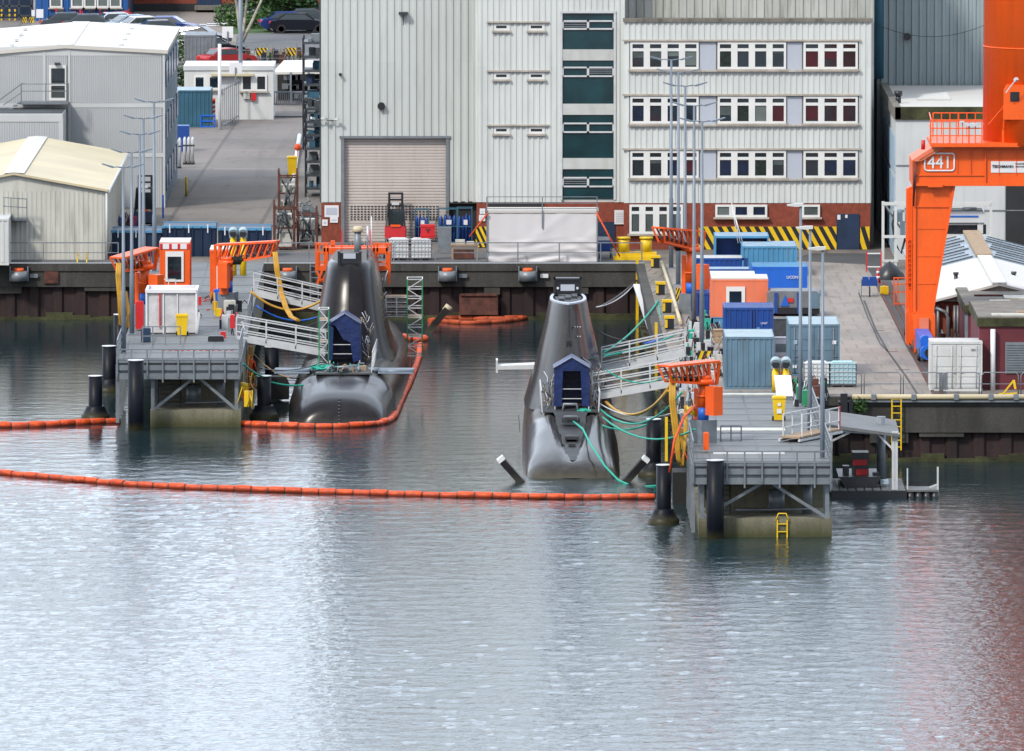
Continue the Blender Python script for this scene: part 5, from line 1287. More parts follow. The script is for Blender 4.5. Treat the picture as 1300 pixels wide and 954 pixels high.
# --- blue tents
def tent(label, loc, W_, H_, L_, torn=False, rz=0):
    t = thing('work_tent', label, 'tent', loc, rz, 'blue work tents on the submarines')
    a = MB(); h = W_ / 2; e = H_ * .80
    for sx in (-1, 1):
        for yy in (0, L_): a.bar((sx * (h - .03), yy, 0), (sx * (h - .03), yy, e), .05)
    a.bar((-h, 0, e), (0, 0, H_), .05); a.bar((h, 0, e), (0, 0, H_), .05); a.bar((-h, 0, e), (h, 0, e), .04)
    for zz_ in (.5, .95): a.bar((-h, .05, zz_), (h, .05, zz_), .035)
    a.build('frame', 'alu', t)
    a = MB(); th = .03
    for sx in (-1, 1):
        a._add([(0, -.1, H_ + .02), (sx * (h + .05), -.1, e), (sx * (h + .05), L_, e), (0, L_, H_ + .02), (0, -.1, H_ - .02), (sx * (h + .02), -.1, e - .05), (sx * (h + .02), L_, e - .05), (0, L_, H_ - .02)], [(0,1,2,3),(4,7,6,5),(0,4,5,1),(1,5,6,2)])
    a.build('roof_sheet', 'tarp_blue', t)
    a = MB()
    for sx in (-1, 1):
        N = 8
        for i in range(N):
            y0, y1 = L_ * i / N, L_ * (i + 1) / N; o0, o1 = (.04 if i % 2 else 0), (0 if i % 2 else .04)
            a._add([(sx * (h + o0), y0, .15), (sx * (h + o1), y1, .15), (sx * h, y1, e), (sx * h, y0, e)], [(0, 1, 2, 3)])
    a.box(-h, h, L_, L_ + .03, .1, e)
    # front flaps
    if torn:
        a._add([(-h, -.03, e), (0, -.04, H_), (h, -.03, e), (h, -.03, .2), (h * .55, -.02, .1), (h * .35, -.05, e * .55), (-h * .1, -.04, e * .62), (-h * .6, -.03, e * .95)], [(0, 7, 1), (7, 6, 1), (6, 2, 1), (6, 5, 2), (5, 3, 2), (5, 4, 3)])
        a._add([(-h, -.03, e), (-h * .72, -.03, e * .9), (-h * .8, -.03, .2), (-h, -.03, .2)], [(0, 1, 2, 3)])
    else:
        a._add([(-h, -.03, e), (0, -.04, H_), (h, -.03, e), (h * .5, -.03, e * .93), (-h * .5, -.03, e * .93)], [(0, 4, 1), (4, 3, 1), (3, 2, 1)])
        for sx in (-1, 1): a._add([(sx * h, -.03, e), (sx * h * .5, -.05, e * .93), (sx * h * .58, -.02, .15), (sx * h, -.03, .15)], [(0, 1, 2, 3)])
    a.build('side_sheet', 'tarp_blue', t); return t
Yt = Yr0 + 11.6; tent('open fronted blue tent on the right submarine deck', (fx(726, Yt), Yt, 2.15), 1.62, 2.4, 2.2)
Yt2 = Yl0 + 11.2; tent('blue tent with torn hanging front sheet on the left submarine deck', (fx(437.5, Yt2), Yt2, 2.0), 1.5, 2.45, 2.4, True)
# scaffold poles wrapped with rope either side of the right tent
def tangle(label, px, py0, py1, Y, wd, n=10, mats_=('alu', 'wood', 'rope_teal')):
    t = thing('rigging_rails', label, 'rigging', PY(px, py1, Y)); t['kind'] = 'stuff'
    for j, m_ in enumerate(mats_):
        a = MB()
        for k in range(n):
            x = px + random.uniform(-wd, wd); y = random.uniform(py0, py1)
            p = PY(x, y, Y + random.uniform(0, 2)); d = Vector((random.uniform(-.25, .25), random.uniform(-.5, .5), random.uniform(.2, .65)))
            a.tube([p, p + d * .5 + Vector((random.uniform(-.1, .1), 0, 0)), p + d], .021, 5)
        a.build(['rail', 'rope', 'line'][j], m_, t, True)
    return t
tangle('tangle of rails and ropes left of the right submarine tent', 697, 485, 530, Yt + .5, 5, 9, ('alu', 'wood', 'steel'))
tangle('tangle of rails and ropes right of the right submarine tent', 757, 470, 535, Yt + .5, 7, 16, ('alu', 'wood', 'steel'))
tangle('rails and rope bundle right of the left submarine tent', 466, 410, 462, Yt2 + .5, 4, 10, ('alu', 'wood', 'steel'))
tangle('rails and rope bundle beside the left submarine tower side', 486, 355, 400, Yt2 + 12, 3, 5, ('alu', 'paper', 'steel'))

# --- teal ropes
def rope(label, pts, r=.04, m='rope_teal', name='mooring_rope', cat='rope', group=None):
    o = MB().tube(pts, r, 6).build(name, m); return tag(o, label, cat, group)
def coil(label, c, rad, n, r=.035, m='rope_teal', jit=.25, name='rope_pile', flat=.3):
    pts = []
    for i in range(n * 14):
        a = i / 14 * 2 * PI; rr_ = rad * (.5 + .5 * math.sin(i * .37) ** 2) * random.uniform(.8, 1.1)
        pts.append(Vector(c) + Vector((rr_ * math.cos(a) + random.uniform(-jit, jit) * rad, rr_ * math.sin(a) * 1.6, .05 + flat * random.random() * rad)))
    return rope(label, pts, r, m, name)
coil('heap of teal rope on the left submarine foredeck', PY(408, 470, Yl0 + 8), .55, 6)
coil('pale rope heap beside the teal one on the left submarine', PY(447, 474, Yl0 + 8), .5, 4, m='wood')
coil('heap of teal rope left on the right submarine deck', PY(712, 527, Yr0 + 11), .32, 6)
coil('heap of teal rope right on the right submarine deck', PY(743, 524, Yr0 + 11), .32, 5)
pR = PY(832, 618, P(830, 606, 0).y)
rope('teal rope arching from the right submarine deck down to the water by the pile', [PY(726, 534, Yr0 + 9), PY(740, 545, Yr0 + 5), PY(750, 565, Yr0 + 2), PY(768, 592, Yr0 - 1), PY(785, 610, Yr0 - 2), PY(805, 619, Yr0 - 3), PY(833, 617, Yr0 - 4)], .05)
rope('teal rope slack between the right submarine and the front pile', sagline(PY(757, 537, Yr0 + 9), PY(830, 535, P(830, 604, 0).y), .35), .045)
rope('teal rope from the right submarine to the pier hose boom', sagline(PY(762, 520, Yr0 + 11), PY(866, 498, ry + 8), 1.0), .045)
rope('dark cable from the right submarine tent to the pile', sagline(PY(762, 520, Yr0 + 12), PY(832, 536, P(830, 604, 0).y), .25), .045, 'black')
rope('teal rope from the stone quay to the right submarine', sagline(PY(766, 448, Yr0 + 20), PY(836, 382, GY(384)), .3), .05)
rope('second teal rope lying along the upper right gangway', [PY(768, 452, Yr0 + 18), PY(800, 446, Yr0 + 22), PY(830, 437, Yr0 + 30), PY(858, 425, Yr0 + 36)], .05)
rope('blue hose from the stone quay down to the gangway', sagline(PY(820, 436, Yr0 + 36), PY(856, 414, GY(414)), .2), .07, 'bright_blue', 'hose', 'hose')
rope('thin black line from right submarine tower to the back wall corner', sagline(PY(756, 392, Yr0 + 24), PY(808, 356, YQ - .5), .15), .04, 'black')
rope('pale line beside the black one to the back wall corner', sagline(PY(757, 390, Yr0 + 24), PY(806, 361, YQ - .5), .25), .03, 'paper')
rope('teal rope from the left pier to the pile by the left submarine', sagline(PY(309, 462, ly + 1), PY(336, 479, P(335, 531, 0).y), .1), .045)
rope('teal rope from the pile to the left submarine bow deck', sagline(PY(343, 485, P(335, 531, 0).y), PY(418, 481, Yl0 + 6), .25), .045)
rope('dark line from the left pier to the left submarine', sagline(PY(327, 467, ly + 2), PY(402, 463, Yl0 + 8), .2), .03, 'black')

# ------------------------------------------------------------------ gangways
def gangway(label, a, b, wd=1.0, h=1.05, nrail=3, grp='gangways to the submarines', depth=1.3):
    """a, b world points (deck line, side facing the viewer)"""
    a, b = Vector(a), Vector(b); t = thing('gangway', label, 'gangway', tuple(a), 0, grp); d = b - a; back = Vector((0, depth, 0)); L_ = d.length
    q = MB(); o = Vector((0, 0, 0))
    q._add([o, d, d + back, back, o + Vector((0, 0, -.12)), d + Vector((0, 0, -.12)), d + back + Vector((0, 0, -.12)), back + Vector((0, 0, -.12))], [(0,1,2,3),(0,4,5,1),(2,6,7,3),(4,7,6,5),(0,3,7,4),(1,5,6,2)])
    q.build('walkway', 'deck', t)
    for off in (o, back):
        q = MB(); q.bar(off + Vector((0, 0, .02)), off + d + Vector((0, 0, .02)), .05, .26)
        for k in range(nrail): zz_ = h * (k + 1) / nrail; q.bar(off + Vector((0, 0, zz_)), off + d + Vector((0, 0, zz_)), .055)
        n = max(2, round(L_ / 1.3))
        for k in range(n + 1): p = off + d * (k / n); q.bar(p, p + Vector((0, 0, h)), .05)
        q.build('handrail', 'alu', t)
    return t
Yga = Yt2 + 1.5; gangway('lower gangway from the left pier to the left submarine tent', PY(300, 430, Yga), PY(413, 450, Yga))
Ygb = Yt2 + 18; gangway('upper gangway behind the yellow hose to the left submarine tower', PY(322, 373, Ygb), PY(414, 394, Ygb))
Ygc = Yt + 1.0; gangway('lower gangway from the right submarine tent to the right pier', PY(752, 506, Ygc), PY(862, 487, Ygc))
Ygd = Yt + 9; gangway('upper gangway from the right submarine tower to the stone quay', PY(764, 473, Ygd), PY(870, 450, Ygd), depth=1.6)
o = MB(); o.bar(PY(810, 362, GY(365, 2.6)), PY(833, 432, GY(432, 1.0)), .5, .1); o = o.build('plank_walkway', 'paper'); tag(o, 'long pale plank leaning along the stone quay side', 'plank')

# ------------------------------------------------------------------ hose booms
def hose_boom(label, base, adir, alen, H_=3.9, rise=.3, hoses=True, cab=1, z0=0, white=True):
    """adir: direction of the arm in the ground plane"""
    rz = math.atan2(adir[1], adir[0]); t = thing('hose_boom', label, 'hose boom', base, rz, 'orange hose booms')
    q = MB(); q.box(-.42, .42, -.42, .42, 0, 1.0); q.build('pedestal', 'steel', t)
    q = MB(); q.cyl((0, 0, 1.0), .24, .55, 18); q.build('lower_column', 'bright_blue', t)
    q = MB(); q.cyl((0, 0, 1.55), .25, H_ - 2.3, 18); q.cyl((0, 0, H_ - .98), .46, .22, 20); q.cyl((0, 0, H_ - .78), .36, .18, 20); q.cyl((0, 0, 2.0), .3, .08, 18); q.build('column', 'orange', t)
    q = MB()
    q.box(-.28, .1, -.55, -.28, .9, H_ - 1.2); q.build('cable_box', 'orange', t)
    q = MB(); q.box(-.25, .25, -1.05, -.45, 1.25, 2.5) if cab > 0 else q.box(-.25, .25, .45, 1.05, 1.25, 2.5); q.build('control_cabinet', 'orange', t)
    # trough arm: two inclined lattice sides under a wide top
    q = MB(); x0, x1 = -.55, alen; zt0, zt1 = H_ - .0, H_ + rise
    def Z(x, k): u = (x - x0) / (x1 - x0); return zt0 + (zt1 - zt0) * u - (1.0 - .34 * u) * k
    wt, wb = .42, .22
    for sy in (-1, 1):
        q.bar((x0, sy * wt, Z(x0, 0)), (x1, sy * wt, Z(x1, 0)), .09); q.bar((x0, sy * wb, Z(x0, 1)), (x1 - .25, sy * wb, Z(x1 - .25, 1)), .10)
        n = 8
        for k in range(n):
            xa, xb = x0 + (x1 - x0 - .3) * k / n, x0 + (x1 - x0 - .3) * (k + 1) / n
            q.bar((xa, sy * wb, Z(xa, 1)), (xb, sy * wt, Z(xb, 0)), .05, .09)
        q.bar((x1, sy * wt, Z(x1, 0)), (x1 - .25, sy * wb, Z(x1 - .25, 1)), .09); q.bar((x0, sy * wt, Z(x0, 0)), (x0, sy * wb, Z(x0, 1)), .12)
    for k in range(7): xa = x0 + (x1 - x0) * k / 6; q.bar((xa, -wt, Z(xa, 0)), (xa, wt, Z(xa, 0)), .06)
    q.bar((x0, -wb, Z(x0, 1)), (x0, wb, Z(x0, 1)), .1)
    q._add([(x0, -wt, Z(x0, 0) + .05), (x1, -wt, Z(x1, 0) + .05), (x1, wt, Z(x1, 0) + .05), (x0, wt, Z(x0, 0) + .05), (x0, -wt, Z(x0, 0) + .02), (x1, -wt, Z(x1, 0) + .02), (x1, wt, Z(x1, 0) + .02), (x0, wt, Z(x0, 0) + .02)], [(0,1,2,3),(4,7,6,5),(0,4,5,1),(2,6,7,3),(1,5,6,2),(0,3,7,4)])
    q.build('arm', 'orange', t)
    q = MB()
    for k in range(5): q.bar((x0 + .3, -.2 + k * .1, Z(x0, .72)), (x1 - .2, -.2 + k * .1, Z(x1, .72)), .07)
    q.build('arm_cables', 'darksteel', t)
    q = MB()
    for k in range(7): a0 = -.15 + k * .09; q.tube([(.35 + k * .06, -.3, H_ - .95), (.42 + k * .07, -.34, H_ - .72), (.38 + k * .07, -.3, H_ - .55)], .035, 5)
    q.build('hose_bend', 'rubber', t)
    return t
def hang(label, pts_list, r=.06, m='ochre'):
    q = MB()
    for pts in pts_list: q.tube(pts, r, 7)
    o = q.build('hose_bundle', m); return tag(o, label, 'hoses', 'yellow hose bundles')
D = 3.1
# A far left
bA = P(183.5, 412, D); hose_boom('leftmost orange hose boom on the left pier pointing at the viewer', bA, (-.62, -.78), 2.1, H_=3.75, rise=-.35, cab=-1)
tip = PY(151, 334, bA.y - 1.6)
hang('yellow hoses hanging from the leftmost boom beside the lamp posts', [[PY(149 + k * 2, 334, tip.y), PY(148 + k * 2.2, 350, tip.y), PY(150.5 + k * 1.5, 380, tip.y - .1), PY(152 + k * 3.5, 412 + k * 3, tip.y), PY(159 + k * 2.4, 415, tip.y + .2), PY(164 - k, 395, tip.y + .3), PY(160, 370, tip.y + .4)] for k in range(3)])
# B middle left
bB = P(289.5, 396, D); hose_boom('orange hose boom reaching right over the upper left gangway', bB, (.97, -.25), 2.55, H_=3.35, rise=.22, cab=1)
Yv = bB.y - 1; hang('long yellow hoses hanging from the boom tip down to the left submarine', [[PY(347 + k * 2, 320, Yv), PY(350 + k * 2, 345, Yv), PY(355 + k * 2, 372, Yv), PY(361 + k * 2, 391, Yv - 1), PY(368 + k * 2, 403, Yv - 2), PY(377 + k * 1.5, 407, Yv - 3)] for k in range(3)])
o = hang('yellow hose slung below the upper left gangway', [sagline(PY(318, 370, Ygb - 1), PY(412, 379, Ygb - 1), .75, 14)], .06)
# C right rear
bC = P(877, 398, 3.0); hose_boom('rear right orange hose boom beside the double lamp posts', bC, (-.72, -.69), 2.3, H_=4.1, rise=.3, cab=-1)
# D right front
bD = P(893, 562, D); hose_boom('front right orange hose boom with yellow hoses on the right pier', bD, (-.80, -.60), 2.2, H_=3.55, rise=-.1, cab=-1)
Yd = bD.y - 1.2; hang('thick yellow hoses hanging at the front of the right pier', [[PY(851 + k * 2.6, 480, Yd), PY(851 + k * 2.6, 510, Yd), PY(855 + k * 2.8, 545, Yd), PY(860 + k * 1.5, 583, Yd), PY(864 + k * 1.4, 592, Yd), PY(869 - k * .5, 575, Yd + .2), PY(872 - k, 540, Yd + .3), PY(870, 515, Yd + .4)] for k in range(3)])
hang('yellow hose slung from the right submarine to the front boom', [sagline(PY(766, 508, Ygc + 1), PY(848, 496, Yd), .85, 14), sagline(PY(768, 508, Ygc + 1), PY(850, 490, Yd), 1.0, 14)], .055)
coil('coiled yellow hose ring on the right pier under the boom', PY(880, 528, Yd + 2), .4, 3, .07, 'yellow', .04, 'hose_ring', .9)
o = MB(); o.pb(851, 480, 853.5, 552, Yd + 4, .1); 
o = MB()
for px, y0, y1 in ((809, 326, 428), (833, 410, 500), (846, 530, 590)):
    q = MB(); Yz = {809: YQ - .7, 833: GY(430) - 1, 846: ry + 10}[px]; q.pb(px - 1.8, y0, px + 1.8, y1 - 4, Yz, .14)
    tag(q.build('guide_post', 'yellow'), {809: 'tall yellow guide post at the inner corner of the basin', 833: 'yellow guide post against the stone quay by the gangways', 846: 'yellow guide post between the piles at the right pier'}[px], 'post', 'yellow guide posts')
# orange cage platform around the left tower
op = thing('work_platform', 'orange caged work platform around the top of the left submarine tower', 'platform', (xl0, Yl0 + 26, 0))
Yo = Yl0 + 26
a = MB(); a.pb(410, 315, 492, 323, Yo, 1.2); a.pb(412, 312, 492, 315, Yo + 1, .2); a.pb(420, 306, 425, 320, Yo + 1, .2); a.build('cross_beam', 'orange', op, True)
for x0, x1 in ((400.5, 417), (474, 496)):
    a = MB()
    for xx in (x0 + .8, x0 + 5, x1 - 5, x1 - .8): a.pb(xx - 1.1, 308, xx + 1.1, 344, Yo, .12); a.pb(xx - 1.1, 308, xx + 1.1, 344, Yo + 1.4, .12)
    for yy in (309, 320, 332): a.pb(x0, yy, x1, yy + 2.2, Yo - .02, .1); a.pb(x0, yy, x1, yy + 1.6, Yo + 1.4, .08)
    a.pb(x0, 338, x1, 344, Yo - .02, 1.5); a.pb(x0 + .5, 320, x0 + 4, 343, Yo - .04, .1); a.pb(x1 - 4, 320, x1 - .5, 343, Yo - .04, .1)
    xm = (x0 + x1) / 2; a.bar(PY(x0 + 1, 344, Yo), PY(xm, 358, Yo), .1); a.bar(PY(x1 - 1, 344, Yo), PY(xm, 358, Yo), .1); a.bar(PY(xm if x0 < 450 else x1 - 2, 344, Yo), PY(x0 + 2 if x0 < 450 else x1 - 2, 361, Yo), .12)
    a.build('cage', 'orange', op, True)
for px in (434, 470): a = MB(); a.bar(PY(px, 318, Yo + .5), PY(px, 292, Yo + .5), .06); a.build('antenna', 'red', op, True)

# green scaffold tower
def scaffold(label, x0, x1, yt, yb, Y, d, m='green', lifts=5, cols=2, brace=True):
    t = thing('scaffold_tower', label, 'scaffold', PY(x0, yb, Y)); a = MB(); s = (yb - yt) / lifts
    for j in range(cols):
        px = x0 + (x1 - x0) * j / (cols - 1)
        for dd in (0, d): a.bar(PY(px, yb, Y) + Vector((0, dd, 0)), PY(px, yt, Y) + Vector((0, dd, 0)), .055)
    a.build('standards', m, t, True); a = MB()
    for k in range(lifts + 1):
        for dd in (0, d): a.bar(PY(x0, yb - k * s, Y) + Vector((0, dd, 0)), PY(x1, yb - k * s, Y) + Vector((0, dd, 0)), .045)
        if brace and k < lifts: a.bar(PY(x0 if k % 2 else x1, yb - k * s, Y), PY(x1 if k % 2 else x0, yb - (k + 1) * s, Y), .04)
        for px in (x0, x1): a.bar(PY(px, yb - k * s, Y), PY(px, yb - k * s, Y) + Vector((0, d, 0)), .045)
    a.build('ledgers', 'alu' if m == 'green' else m, t, True)
    a = MB(); a._add([PY(x0, yb - s * 2, Y), PY(x1, yb - s * 2, Y), PY(x1, yb - s * 2, Y) + Vector((0, d, 0)), PY(x0, yb - s * 2, Y) + Vector((0, d, 0))], [(0, 1, 2, 3)]); a.box(PY(x0, 0, Y).x, PY(x1, 0, Y).x, Y, Y + d, PY(0, yb - s * 4, Y).z, PY(0, yb - s * 4, Y).z + .05); a.build('boards', 'wood', t, True)
    return t
scaffold('green scaffold tower in the water right of the left submarine', 517, 536, 355, 452, Yl0 + 22, 1.6, lifts=8)
scaffold('small green scaffold left of the blue tent on the left submarine', 405, 417, 393, 462, Yt2 + .3, 1.2, lifts=5)
scaffold('low pipe scaffold walkway between left submarine and the green tower', 490, 517, 378, 402, Yl0 + 23, 1.2, 'alu', 4, 3, False)
# hull seams and limber slots on both boats
for sub_, tab_, y0, y1 in ((sb, None, 12, 40), (sa, None, 7, 34)):
    q = MB()
    for k in range(12):
        for sx in (-1, 1):
            yy = y0 + (y1 - y0) * k / 12; q.box(sx * 1.36 - .02, sx * 1.36 + .02, yy, yy + 1.2, 1.96, 1.99)
    build_each(q, 'limber_slot', 'black', sub_)[0:0]
# more lines and cables around the right submarine
rope('teal rope coiled down from the right gangway rail', sagline(PY(770, 470, Ygc), PY(858, 470, Ygc), .6), .04)
rope('teal rope from the right submarine deck to the front pier corner', sagline(PY(765, 530, Yr0 + 8), PY(882, 545, ry + 6), .7), .045)
rope('thin grey cable under the lower right gangway', sagline(PY(760, 512, Ygc), PY(866, 520, ry + 9), .5), .03, 'alu', 'cable', 'cable')
rope('orange hose from the piles up to the right pier', [PY(850, 600, ry + 6), PY(856, 560, ry + 6), PY(868, 530, ry + 7), PY(882, 515, ry + 8)], .06, 'boomfloat', 'hose', 'hose')
rope('teal rope hanging along the stone quay edge', [PY(836, 384, GY(384)), PY(838, 400, GY(400)), PY(846, 430, GY(425)), PY(852, 455, GY(445))], .045)
rope('dark cable running from the tower of the right submarine to the quay', sagline(PY(758, 420, Yr0 + 20), PY(850, 420, GY(420)), .5), .03, 'black', 'cable', 'cable')
rope('pale rope from the left submarine deck to the left pier', sagline(PY(395, 478, Yl0 + 8), PY(322, 450, Yl0 + 14), .5), .035, 'wood')
rope('dark cable from the left pier to the left submarine tower', sagline(PY(318, 400, Ygb), PY(410, 405, Ygb), .6), .03, 'black', 'cable', 'cable')
rope('blue hose under the upper left gangway', sagline(PY(325, 388, Ygb), PY(410, 400, Ygb), .5), .05, 'bright_blue', 'hose', 'hose')
# ------------------------------------------------------------------ the orange crane
Yk_ = GY(448)
ck = thing('portal_crane', 'huge orange portal crane numbered 441 on blue wheel bogies', 'crane', (fx(1170, Yk_), Yk_, 3))
def poly_y(q, pts, Y, d):
    pp = [(PY(a, b, Y).x, PY(a, b, Y).z) for a, b in pts]; return q.prism(pp, 'y', Y, Y + d)
q = MB(); poly_y(q, [(1161.5, 236), (1212, 236), (1184, 398), (1163, 398)], Yk_, 2.6); lg = q.build('portal_leg', 'crane', ck, True)
q = MB(); poly_y(q, [(1151, 240), (1160.8, 236), (1161.5, 400), (1150, 436)], Yk_ + 1.2, 1.0); q.pb(1150, 305, 1156, 360, Yk_ + .9, .4); q.build('cable_duct', 'crane', ck, True)
q = MB(); q.pb(1159, 236, 1163, 398, Yk_ - .1, .2); poly_y(q, [(1209.5, 236), (1213, 236), (1185, 398), (1182.5, 398)], Yk_ - .1, .2); q.pb(1160, 262, 1209, 263.5, Yk_ - .06, .1); q.pb(1162, 396, 1185, 399, Yk_ - .12, .2); q.build('leg_flange', 'crane', ck, True)
q = MB(); poly_y(q, [(1158, 399), (1187, 399), (1187, 436), (1180, 440), (1160, 436)], Yk_ - .3, 3.2); poly_y(q, [(1150, 398), (1160, 398), (1160, 440), (1151, 433)], Yk_ + .4, 1.2); q.build('leg_foot', 'crane', ck, True)
q = MB(); q.pb(1167, 404, 1179, 428, Yk_ - .45, .2); q.build('foot_cover', 'coral', ck, True)
q = MB(); poly_y(q, [(1150, 398), (1154, 392), (1154, 440), (1150, 436)], Yk_ - .35, .2); q.pb(1160, 425, 1163, 448, Yk_ - .5, .2); q.build('foot_guard', 'orange', ck, True)
q = MB(); p0 = P(1177, 462, 3.0); p1 = P(1157, 424, 3.0); u = (p1 - p0); 
q.bar(p0 + Vector((0, 0, .75)), p1 + Vector((0, 0, .7)), .62, .9); bg_ = q.build('wheel_bogie', 'bright_blue', ck, True)
q = MB()
for k in range(4): c = p0.lerp(p1, .08 + k * .28) + Vector((-.42, 0, .32)); q.cyl(c, .32, .16, 20, axis='x')
[setattr(w_, 'location', -ck.location) for w_ in build_each(q, 'wheel', 'darksteel', bg_)]
q = MB(); c = P(1177, 464, 3.0); q.cyl(c + Vector((0, -.7, .65)), .34, .6, 18, axis='y'); q.cyl(c + Vector((-.1, -.5, 1.2)), .24, .8, 18, axis='y'); q.build('drive_motor', 'bright_blue', ck, True)
q = MB(); q.cyl(c + Vector((.05, -.82, .65)), .2, .12, 18, axis='y'); q.build('motor_fan', 'black', ck, True)
# beam
q = MB(); poly_y(q, [(1158, 204), (1190, 184), (1420, 184), (1420, 233), (1158, 236)], Yk_ - .2, 4.2); bm_ = q.build('portal_beam', 'crane', ck, True)
q = MB(); q.pb(1158, 233, 1420, 236.5, Yk_ - .32, .2); q.pb(1190, 183, 1420, 186, Yk_ - .4, .3); q.pb(1250, 190, 1252, 233, Yk_ - .3, .12); q.pb(1162, 222, 1250, 223.5, Yk_ - .26, .08); q.pb(1252, 192, 1420, 193.5, Yk_ - .26, .08); q.pb(1178, 234, 1197, 238, Yk_ - .45, .3); q.build('beam_flange', 'crane', ck, True)
q = MB(); q.bar(PY(1160, 204, Yk_ - .3), PY(1192, 184, Yk_ - .3), .12); q.bar(PY(1162, 206, Yk_ - .32), PY(1196, 185, Yk_ - .32), .1); q.bar(PY(1168, 204, Yk_ - .32), PY(1204, 183, Yk_ - .32), .1); q.build('edge_pipe', 'coral', ck, True)
# 441 in a rounded frame
Yn = Yk_ - .23; a, b = PY(1174, 217, Yn), PY(1211.5, 195, Yn)
q = MB(); r_ = .14; pts = []
for cx, cz, a0 in ((b.x - r_, b.z - r_, 0), (a.x + r_, b.z - r_, 90), (a.x + r_, a.z + r_, 180), (b.x - r_, a.z + r_, 270)):
    for k in range(6): an_ = R(a0 + k * 18); pts.append(Vector((cx + r_ * math.cos(an_), Yn, cz + r_ * math.sin(an_))))
pts.append(pts[0]); q.tube(pts, .045, 6); q.build('number_frame', 'paper', ck, True)
L_ = ck.location; H4 = (b.z - a.z)
lettering('441', H4 * 1.02, 'paper', ck, (Vector((a.x + b.x, 0, 0)) / 2 + Vector((0, Yn, a.z + H4 * .14))) - L_, name='crane_number', align='CENTER', sx=.92, bold=.008)
q = MB(); q.pb(1258, 205, 1420, 219.5, Yn, .03); sg = q.build('company_sign', 'paper', ck, True)
a = PY(1259.5, 213.3, Yn - .02); lettering('TEICHMANN', .19, 'ink', ck, a - L_, name='lettering', sx=.92, bold=.004)
a = PY(1289, 209, Yn - .02); lettering('KRANE SERVICE', .09, 'ink', ck, a - L_, name='lettering'); a = PY(1289, 212.6, Yn - .02); lettering('MONTAGE', .09, 'ink', ck, a - L_, name='lettering')
# platform with railing
zp = PY(0, 186, Yk_).z; xa, xb = fx(1181, Yk_), fx(1272, Yk_)
q = MB(); q.box(xa, fx(1420, Yk_), Yk_ - .8, Yk_ + 5, PY(0, 187, Yk_ - .8).z, PY(0, 182, Yk_ - .8).z); q.pb(1272, 165, 1420, 184, Yk_ - .3, 4); q.build('platform', 'crane', ck, True)
q = MB(); zf = PY(0, 183, Yk_ - .8).z
for (x0, x1, yy) in ((1181, 1246, Yk_ - .75), (1184, 1270, Yk_ + 4.9)):
    n = 8
    for k in range(n + 1): xx = fx(x0, yy) + (fx(x1, yy) - fx(x0, yy)) * k / n; q.bar((xx, yy, zf), (xx, yy, zf + 1.15), .045 if k % 3 else .07)
    for zz_ in (1.15, .75, .4): q.bar((fx(x0, yy), yy, zf + zz_), (fx(x1, yy), yy, zf + zz_), .05)
for zz_ in (1.15, .6): q.bar((fx(1181, Yk_), Yk_ - .75, zf + zz_), (fx(1184, Yk_), Yk_ + 4.9, zf + zz_), .05)
q.build('platform_railing', 'crane', ck, True)
q = MB(); q.pb(1225, 157, 1241, 160.5, Yk_ - .9, .3); q.pb(1218, 154, 1224, 156, Yk_ - .9, .2); fl = q.build('floodlight', 'alu', ck, True)
q = MB(); a = PY(1172, 190, Yk_); q.cyl((a.x, a.y, a.z), .1, .45, 10); q.build('beacon', 'red', ck, True)
# tower
ct = PY(1335, 184, Yk_ + 2); zt_ = PY(0, -560, Yk_).z
rt = ct.x - fx(1247, Yk_ + 2)
q = MB(); q.tube([(ct.x, ct.y, PY(0, 184, Yk_).z), (ct.x, ct.y, zt_)], [rt, rt * .96], 40); q.build('tower', 'crane', ck, True)
q = MB(); a = PY(1289, 123, ct.y - rt * .96)
Yd_ = ct.y - rt * .86
q.prism([(PY(1275, 0, Yd_).x, PY(0, 152, Yd_).z), (PY(1304, 0, Yd_).x, PY(0, 152, Yd_).z), (PY(1304, 0, Yd_).x, PY(0, 108, Yd_).z), (PY(1279, 0, Yd_).x, PY(0, 108, Yd_).z), (PY(1275, 0, Yd_).x, PY(0, 115, Yd_).z)], 'y', Yd_ - .12, Yd_ + .5); dd = q.build('tower_door', 'crane', ck, True)
q = MB(); q.pb(1282.5, 117, 1294, 129, Yd_ - .15, .03); q.build('pane', 'black', dd).location = -ck.location
q = MB(); q.bar(PY(1277, 118, Yd_ - .6), PY(1289, 102, Yd_ - .8), .05); q.bar(PY(1289, 103, Yd_ - .8), PY(1291, 100, Yd_ - .9), .16)
q.build('door_lamp', 'alu', ck, True)
q = MB()
Yr_ = Yk_ - .5
for k in range(9): px = 1274 + k * 8; q.bar(PY(px, 184 - 20, Yr_), PY(px, 133, Yr_), .045)
for yy in (133, 142, 153): q.bar(PY(1274, yy, Yr_), PY(1340, yy, Yr_), .045)
q.bar(PY(1255, 158, Yr_), PY(1275, 134, Yr_), .04); q.build('door_railing', 'crane', ck, True)
q = MB(); q.box(ct.x - 3.2, ct.x + 5, ct.y - 3.5, ct.y + 3.5, zt_, zt_ + 4); q.build('machine_house', 'crane', ck, True)
q = MB(); q.bar((ct.x - 2, ct.y, zt_ + 3), (ct.x + 26, ct.y - 2, zt_ + 24), 1.6, 1.6); q.build('jib', 'crane', ck, True)
# second portal leg to the right, outside the picture, carries the beam
q = MB(); x_ = fx(1500, Yk_); q.box(fx(1395, Yk_), fx(1420, Yk_), Yk_, Yk_ + 2.5, 3.0, PY(0, 236, Yk_).z); q.build('portal_leg', 'crane', ck, True)
